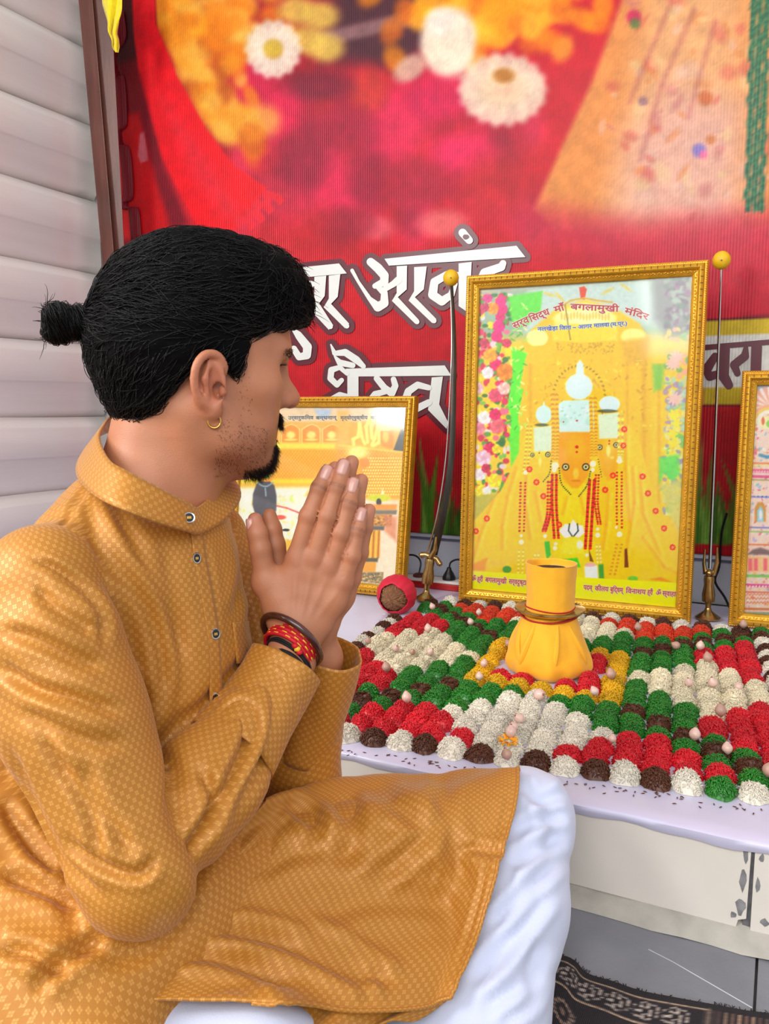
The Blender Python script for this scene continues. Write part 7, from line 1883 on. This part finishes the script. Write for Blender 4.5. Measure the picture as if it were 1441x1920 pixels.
# placket with its buttons
pk = crom([(368, 992), (373, 1042), (384, 1100), (394, 1160), (400, 1210), (404, 1310), (407, 1400), (412, 1490)], 40); V = []
for (a, b_) in pk:
    for off in (-9, -4, 2, 8, 13): V.append(hit(a+off, b_, f=kt)-FW*0.0032)
V = np.array(V).reshape(40, 5, 3); 
for _ in range(6): V[1:-1] = 0.5*V[1:-1]+0.25*(V[:-2]+V[2:])
grid_cloth('placket', V.reshape(-1, 3), 40, 5, kurta, m_kur, 0.0018)
m_but = mat('silver_button_rim', (200, 196, 190), 0.2, metal=1.0, var=0.1); m_but2 = mat('black_button_face', (26, 24, 26), 0.25)
def button(P_, nrm, rx, ry, tu=0.0):
    nrm = nrm/np.linalg.norm(nrm); s = np.cross(hz, nrm); s /= np.linalg.norm(s); t = np.cross(nrm, s)
    def on(mb): mb.V = [tuple(P_+s*a*rx+t*b_*ry+nrm*c) for a, b_, c in mb.V]; return mb
    o = on(MB().lathe([(0.3, -0.001), (1.0, 0.0), (1.02, 0.0014), (0.9, 0.0022), (0.72, 0.0020), (0.7, 0.0012)], 24)).obj('button', m_but, kurta)
    on(MB().lathe([(0.01, 0.0010), (0.70, 0.0011), (0.70, 0.0015), (0.01, 0.0016)], 20)).obj('button_face', m_but2, o)
    on(MB().box((-0.35, -0.22, 0.0016), (0.35, 0.22, 0.0020))).obj('button_motif', m_goldj, o, smooth=False)
nb = -FW*0.75+RT*0.5
button(W(354, 971, .776), -FW*0.85+RT*0.35+hz*0.2, .0062, .0058)
for (u_, v_) in [(370, 1046), (405, 1187), (405, 1307)]: button(hit(u_, v_, f=kt)-FW*0.0046, nb, .0045 if v_ < 1100 else .0052, .0058)
# chest pocket
V = []
for i in range(8):
    for j in range(8):
        V.append(hit(437+j*4.5+i*1.2, 1166+i*11-j*0.4, f=kt)-FW*0.0036)
V = np.array(V).reshape(8, 8, 3)
for _ in range(3): V[1:-1, 1:-1] = 0.5*V[1:-1, 1:-1]+0.125*(V[:-2, 1:-1]+V[2:, 1:-1]+V[1:-1, :-2]+V[1:-1, 2:])
grid_cloth('pocket', V.reshape(-1, 3), 8, 8, kurta, m_kur, 0.0016)
# open cuffs
def cuff(pts, rs_, jag=0.0, nseg=26, n=44):
    c = crom([(*p, r) for p, r in zip(pts, rs_)], nseg); V = []; prev = None
    for i in range(nseg):
        p = c[i, :3]; t = c[min(i+1, nseg-1), :3]-c[max(i-1, 0), :3]; t /= np.linalg.norm(t)
        x_ = np.cross(t, FW); x_ /= np.linalg.norm(x_); y_ = np.cross(t, x_)
        for k in range(n):
            a = 2*math.pi*k/n; w_ = 1+jag*math.sin(3*a+1.0)*(i/nseg)+0.03*math.sin(5*a+i*0.3)*(1-i/nseg)+0.02*math.sin(7*a)
            V.append(p+(x_*math.cos(a)+y_*math.sin(a))*c[i, 3]*w_)
    return grid_cloth('cuff', np.array(V), nseg, n, kurta, m_kur, 0.002, wrap=True)
cuff([W(430, 1412, .80), W(480, 1338, .834), W(515, 1285, .856), W(537, 1248, .868)], [.047, .043, .0405, .0405], 0.05)
cuff([W(566, 1410, .968), W(590, 1335, .952), W(606, 1270, .938), W(616, 1222, .928)], [.036, .037, .039, .040], 0.05)
# ------------------------------------------------------------------ white trousers
tr_ = Sdf()
tr_.chain([LH, LK+(LH-LK)*0.4, LK+(LH-LK)*0.02], [.070, .056, .0540], k=.03)
tr_.chain([LK, W(952, 1700, .905), W(905, 1900, .835), LAn+hz*0.02], [.0535, .062, .062, .05], k=.03)
tr_.chain([RHp-hz*0.03, RK, RAn+hz*0.02], [.055, .050, .045], k=.03)
tr_.cone(W(120, 2014, .66), W(350, 2034, .68), .050, .050, k=.03)
tr_.inter(lambda P: (0.013-P[:, 2]).astype(np.float32), (), 0.004)
Pb = np.array([LH, LK, LAn, RHp, RK, RAn]); Vt, Ft = isosurface(tr_, Pb.min(0)-0.11, Pb.max(0)+0.11, 0.0048, smooth=1)
Nt = normals(Vt, Ft); ut, vt = pix(Vt)
dt = (fbm(Vt[:, 0]*8, Vt[:, 1]*8, Vt[:, 2]*5, o=2)-0.5)*0.006
for path, w_, dep in [([(975, 1470), (1010, 1500), (1060, 1490)], 9, .005), ([(960, 1560), (1010, 1540), (1065, 1520)], 9, .0045), ([(950, 1620), (1000, 1600), (1060, 1560)], 11, .005), ([(920, 1740), (980, 1680), (1050, 1600)], 11, .006), ([(880, 1850), (960, 1760), (1035, 1660)], 12, .006), ([(900, 1900), (980, 1840), (1020, 1760)], 12, .005), ([(1000, 1460), (1030, 1520), (1040, 1600)], 12, .004), ([(930, 1920), (990, 1880), (1010, 1820)], 10, .004)]:
    c = crom(path, 16); d = np.full(len(Vt), 1e9); tt = np.zeros(len(Vt))
    for k in range(15):
        e = c[k+1]-c[k]; t = np.clip(((ut-c[k, 0])*e[0]+(vt-c[k, 1])*e[1])/(e @ e+1e-9), 0, 1); q = np.hypot(ut-c[k, 0]-t*e[0], vt-c[k, 1]-t*e[1]); b_ = q < d; d = np.where(b_, q, d); tt = np.where(b_, (k+t)/15, tt)
    fc_ = np.sum(Nt*(ORI-Vt), 1) > 0
    w_ *= 1.2
    dt += fc_*dep*np.clip(np.minimum(tt, 1-tt)/0.15, 0, 1)*(-np.exp(-(d/w_)**2)+0.75*np.exp(-((d-2*w_)/(0.9*w_))**2))
Vt = Vt+Nt*dt[:, None]; Vt[:, 2] = np.maximum(Vt[:, 2], 0.0125)
m_wht = mat('white_cotton', (206, 212, 236), 0.7, var=0.03, scale=10, bump=0.08, bscale=500, sheen=0.2)
plink('trousers', mesh_np('trousers', Vt, Ft), m_wht)['label'] = 'white cotton trousers over the bent knee'

# front skirt lying over the lap, from the waist to the hem beyond the knee
ctl = [
 [(470, 1560, .93), (590, 1500, 1.02), (700, 1490, 1.06), (800, 1490, 1.075), (880, 1480, 1.08), (968, 1475, 1.075)],
 [(500, 1500, .865), (598, 1463, .945), (700, 1455, .99), (800, 1457, 1.005), (880, 1445, 1.015), (971, 1443, 1.02)],
 [(440, 1570, .815), (560, 1520, .885), (680, 1500, .93), (800, 1498, .955), (885, 1490, .965), (969, 1485, .972)],
 [(400, 1650, .772), (520, 1600, .830), (665, 1580, .872), (790, 1572, .90), (875, 1560, .918), (955, 1550, .932)],
 [(330, 1730, .728), (480, 1690, .775), (630, 1665, .822), (765, 1655, .852), (856, 1645, .878), (934, 1628, .900)],
 [(210, 1800, .690), (410, 1775, .722), (580, 1755, .770), (720, 1748, .805), (825, 1738, .835), (908, 1715, .862)],
 [(110, 1862, .660), (340, 1838, .688), (530, 1822, .728), (680, 1818, .762), (795, 1810, .790), (880, 1798, .818)],
 [(70, 1892, .645), (320, 1874, .670), (510, 1882, .698), (665, 1896, .725), (775, 1892, .756), (846, 1873, .785)]]
C8 = np.array(ctl, float); nR, nC = 110, 130
G1 = np.stack([crom(C8[:, j], nR) for j in range(6)], 1); G2 = np.stack([crom(G1[i], nC) for i in range(nR)], 0)
# the cloth rests on the legs: nowhere deeper than the trousers or the kurta body below it
Ds = np.arange(0.56, 1.10, 0.006); und = Mix([tr_], [])
near_ = np.full((nR, nC), 9.0)
rayg = FW*FPX+RT*(G2[..., 0:1]-720.5)-UP*(G2[..., 1:2]-960.0)
for D_ in Ds[::-1]:
    s_ = und((ORI+rayg*(D_/FPX)).reshape(-1, 3)).reshape(nR, nC); near_ = np.where(s_ < 0.002, D_, near_)
wr_ = np.clip((np.arange(nR)-6)/10, 0, 1)[:, None]
lim = np.where(near_ < 8, near_-0.017, 9.0)
G2[..., 2] = np.where(wr_ > 0.3, np.minimum(G2[..., 2], lim), G2[..., 2])
for _ in range(14):
    z_ = G2[..., 2]; q_ = z_.copy(); q_[1:-1, 1:-1] = 0.25*(z_[:-2, 1:-1]+z_[2:, 1:-1]+z_[1:-1, :-2]+z_[1:-1, 2:]); q_[1:-1, -1] = 0.5*(z_[:-2, -1]+z_[2:, -1]); q_[-1, 1:-1] = 0.5*(z_[-1, :-2]+z_[-1, 2:])
    G2[..., 2] = np.where(wr_ > 0.3, np.minimum(q_, np.maximum(lim, 0)), q_)
R_all = np.empty((nR, nC, 3))
for i in range(nR):
    for j in range(nC): R_all[i, j] = W(*G2[i, j])
Nn = np.cross(np.gradient(R_all, axis=1), np.gradient(R_all, axis=0)); Nn /= np.linalg.norm(Nn, axis=2)[..., None]+1e-12
if np.mean(np.sum(Nn*(ORI-R_all), 2)) < 0: Nn = -Nn
dsp = (fbm(R_all[..., 0]*12, R_all[..., 1]*12, R_all[..., 2]*12, o=3)-0.5)*0.010
for path, w_, dep in [([(700, 1470), (780, 1540), (800, 1560), (760, 1600), (690, 1660)], 16, .0055), ([(530, 1500), (580, 1540), (600, 1580)], 14, .006), ([(860, 1590), (920, 1600), (950, 1602)], 10, .004), ([(400, 1740), (520, 1760), (640, 1820), (700, 1850)], 15, .008), ([(560, 1740), (660, 1800), (740, 1850)], 14, .006),
                      ([(330, 1790), (420, 1800), (560, 1850)], 14, .006), ([(840, 1450), (830, 1520), (850, 1600), (890, 1680)], 16, .004), ([(640, 1490), (660, 1560), (640, 1640)], 18, .005), ([(450, 1640), (560, 1600), (700, 1600)], 18, .005), ([(130, 1850), (260, 1770), (400, 1700)], 14, .006), ([(590, 1720), (700, 1690), (860, 1700)], 20, .004), ([(960, 1470), (930, 1580), (895, 1700), (850, 1840)], 5, .0016), ([(420, 1690), (450, 1640), (520, 1560)], 13, .006)]:
    c = crom(path, 24); d = np.full((nR, nC), 1e9); tt = np.zeros((nR, nC))
    for k in range(23):
        e = c[k+1]-c[k]; t = np.clip(((G2[..., 0]-c[k, 0])*e[0]+(G2[..., 1]-c[k, 1])*e[1])/(e @ e+1e-9), 0, 1); q = np.hypot(G2[..., 0]-c[k, 0]-t*e[0], G2[..., 1]-c[k, 1]-t*e[1]); b_ = q < d; d = np.where(b_, q, d); tt = np.where(b_, (k+t)/23, tt)
    dsp += dep*np.clip(np.minimum(tt, 1-tt)/0.15, 0, 1)*(-np.exp(-(d/w_)**2)+0.75*np.exp(-((d-2*w_)/(0.9*w_))**2))
R_all = R_all+Nn*dsp[..., None]
grid_cloth('skirt_front', R_all.reshape(-1, 3), nR, nC, kurta, m_kur, 0.0026)
# stitched hem along the free edge
hem = [R_all[i, -1]+Nn[i, -1]*0.001 for i in range(8, nR)]+[R_all[-1, j]+Nn[-1, j]*0.001 for j in range(nC-1, 45, -1)]
V, F = tube(hem, 0.0021, 8); me = mesh_np('hem', V, F); set_uv(me, np.array([(0.003*(i % 8), 0.004*(i//8)) for i in range(len(V))])); link('hem', me, m_kur, kurta)
# back skirt showing below the front one
ctl = [[(440, 1868, .705), (500, 1868, .715), (600, 1846, .740), (740, 1850, .772), (848, 1870, .792)],
       [(450, 1892, .690), (510, 1900, .700), (600, 1890, .716), (720, 1890, .748), (815, 1885, .775)],
       [(470, 1915, .676), (530, 1925, .682), (590, 1935, .690), (690, 1925, .722), (780, 1900, .758)]]
C8 = np.array(ctl, float); G1 = np.stack([crom(C8[:, j], 30) for j in range(5)], 1); G2 = np.stack([crom(G1[i], 60) for i in range(30)], 0)
V = np.array([W(*G2[i, j])+np.array([0, 0, 0.004*math.sin(j*0.35+i*0.1)-0.004]) for i in range(30) for j in range(60)])
grid_cloth('skirt_back', V, 30, 60, kurta, m_kur, 0.0024)

# ------------------------------------------------------------------ bangle and threads on the right wrist
fa = RWr-RE; fa /= np.linalg.norm(fa)
def ring_at(name, c, n, r, rt_, m, ecc=1.0, wob=0.0, seed=0, parent=None, seg=64):
    n = n/np.linalg.norm(n); e1 = np.cross(n, FW); e1 /= np.linalg.norm(e1); e2 = np.cross(n, e1)
    pts = [c+(e1*math.cos(a)*r+e2*math.sin(a)*r*ecc)+n*wob*math.sin(3*a+seed) for a in np.linspace(0, 2*math.pi, seg, endpoint=False)]
    V, F = tube(pts, rt_, 10, closed=True); return (plink(name, mesh_np(name, V, F), m) if parent is None else link(name, mesh_np(name, V, F), m, parent)), pts
m_bang = mat('dark_brown_bangle', (70, 34, 30), 0.2, var=0.2, scale=60, coat=0.6)
ring_at('bangle', W(546, 1200, .876), fa+RT*0.18+hz*0.15, .0375, .0040, m_bang, 1.0)
m_redth = mat('red_cotton_thread', (206, 18, 34), 0.6, var=0.15, scale=400); m_yelth = mat('yellow_thread_dash', (246, 196, 50), 0.5)
bt = None
for k in range(4):
    c = W(543, 1217, .872)+fa*0.0042*(1.5-k)
    o, pts = ring_at('thread_bracelet', c, fa+RT*0.12, .0292, .0023, m_redth, 0.96, 0.0006, k, parent=bt)
    if bt is None: bt = o; o['label'] = 'red thread bracelet with yellow dashes'
    for q in range(0, 64, 5):
        i0 = (q+2*k) % 64; d_ = pts[i0]-c; d_ /= np.linalg.norm(d_); a_, b_ = pts[i0]+d_*0.0014, pts[(i0+2) % 64]+d_*0.0014
        V, F = tube([a_, b_], 0.0012, 6); link('yellow_dash', mesh_np('yellow_dash', V, F), m_yelth, bt)
tx = W(556, 1214, .842)
for k in range(3):
    V = np.array(BV)*np.array([0.0042, 0.0042, 0.0036])+hit(0, 0)*0+W(553+k*4, 1214+k*6-3, .8425); link('knot', mesh_np('knot', V, [tuple(f) for f in BF]), m_redth if k != 1 else m_yelth, bt)
m_blkth = mat('black_thread', (24, 20, 22), 0.8, var=0.3, scale=500)
b0, _ = ring_at('black_thread', W(541, 1236, .869), fa+RT*0.16, .0288, .0016, m_blkth, 0.97, 0.0008, 1)
ring_at('strand', W(540, 1240, .868), fa+RT*0.2, .0285, .0014, m_blkth, 0.97, 0.0008, 2, parent=b0)
ring_at('strand', W(541, 1256, .866), fa+RT*0.26, .0295, .0030, m_blkth, 0.97, 0.001, 3, parent=b0)
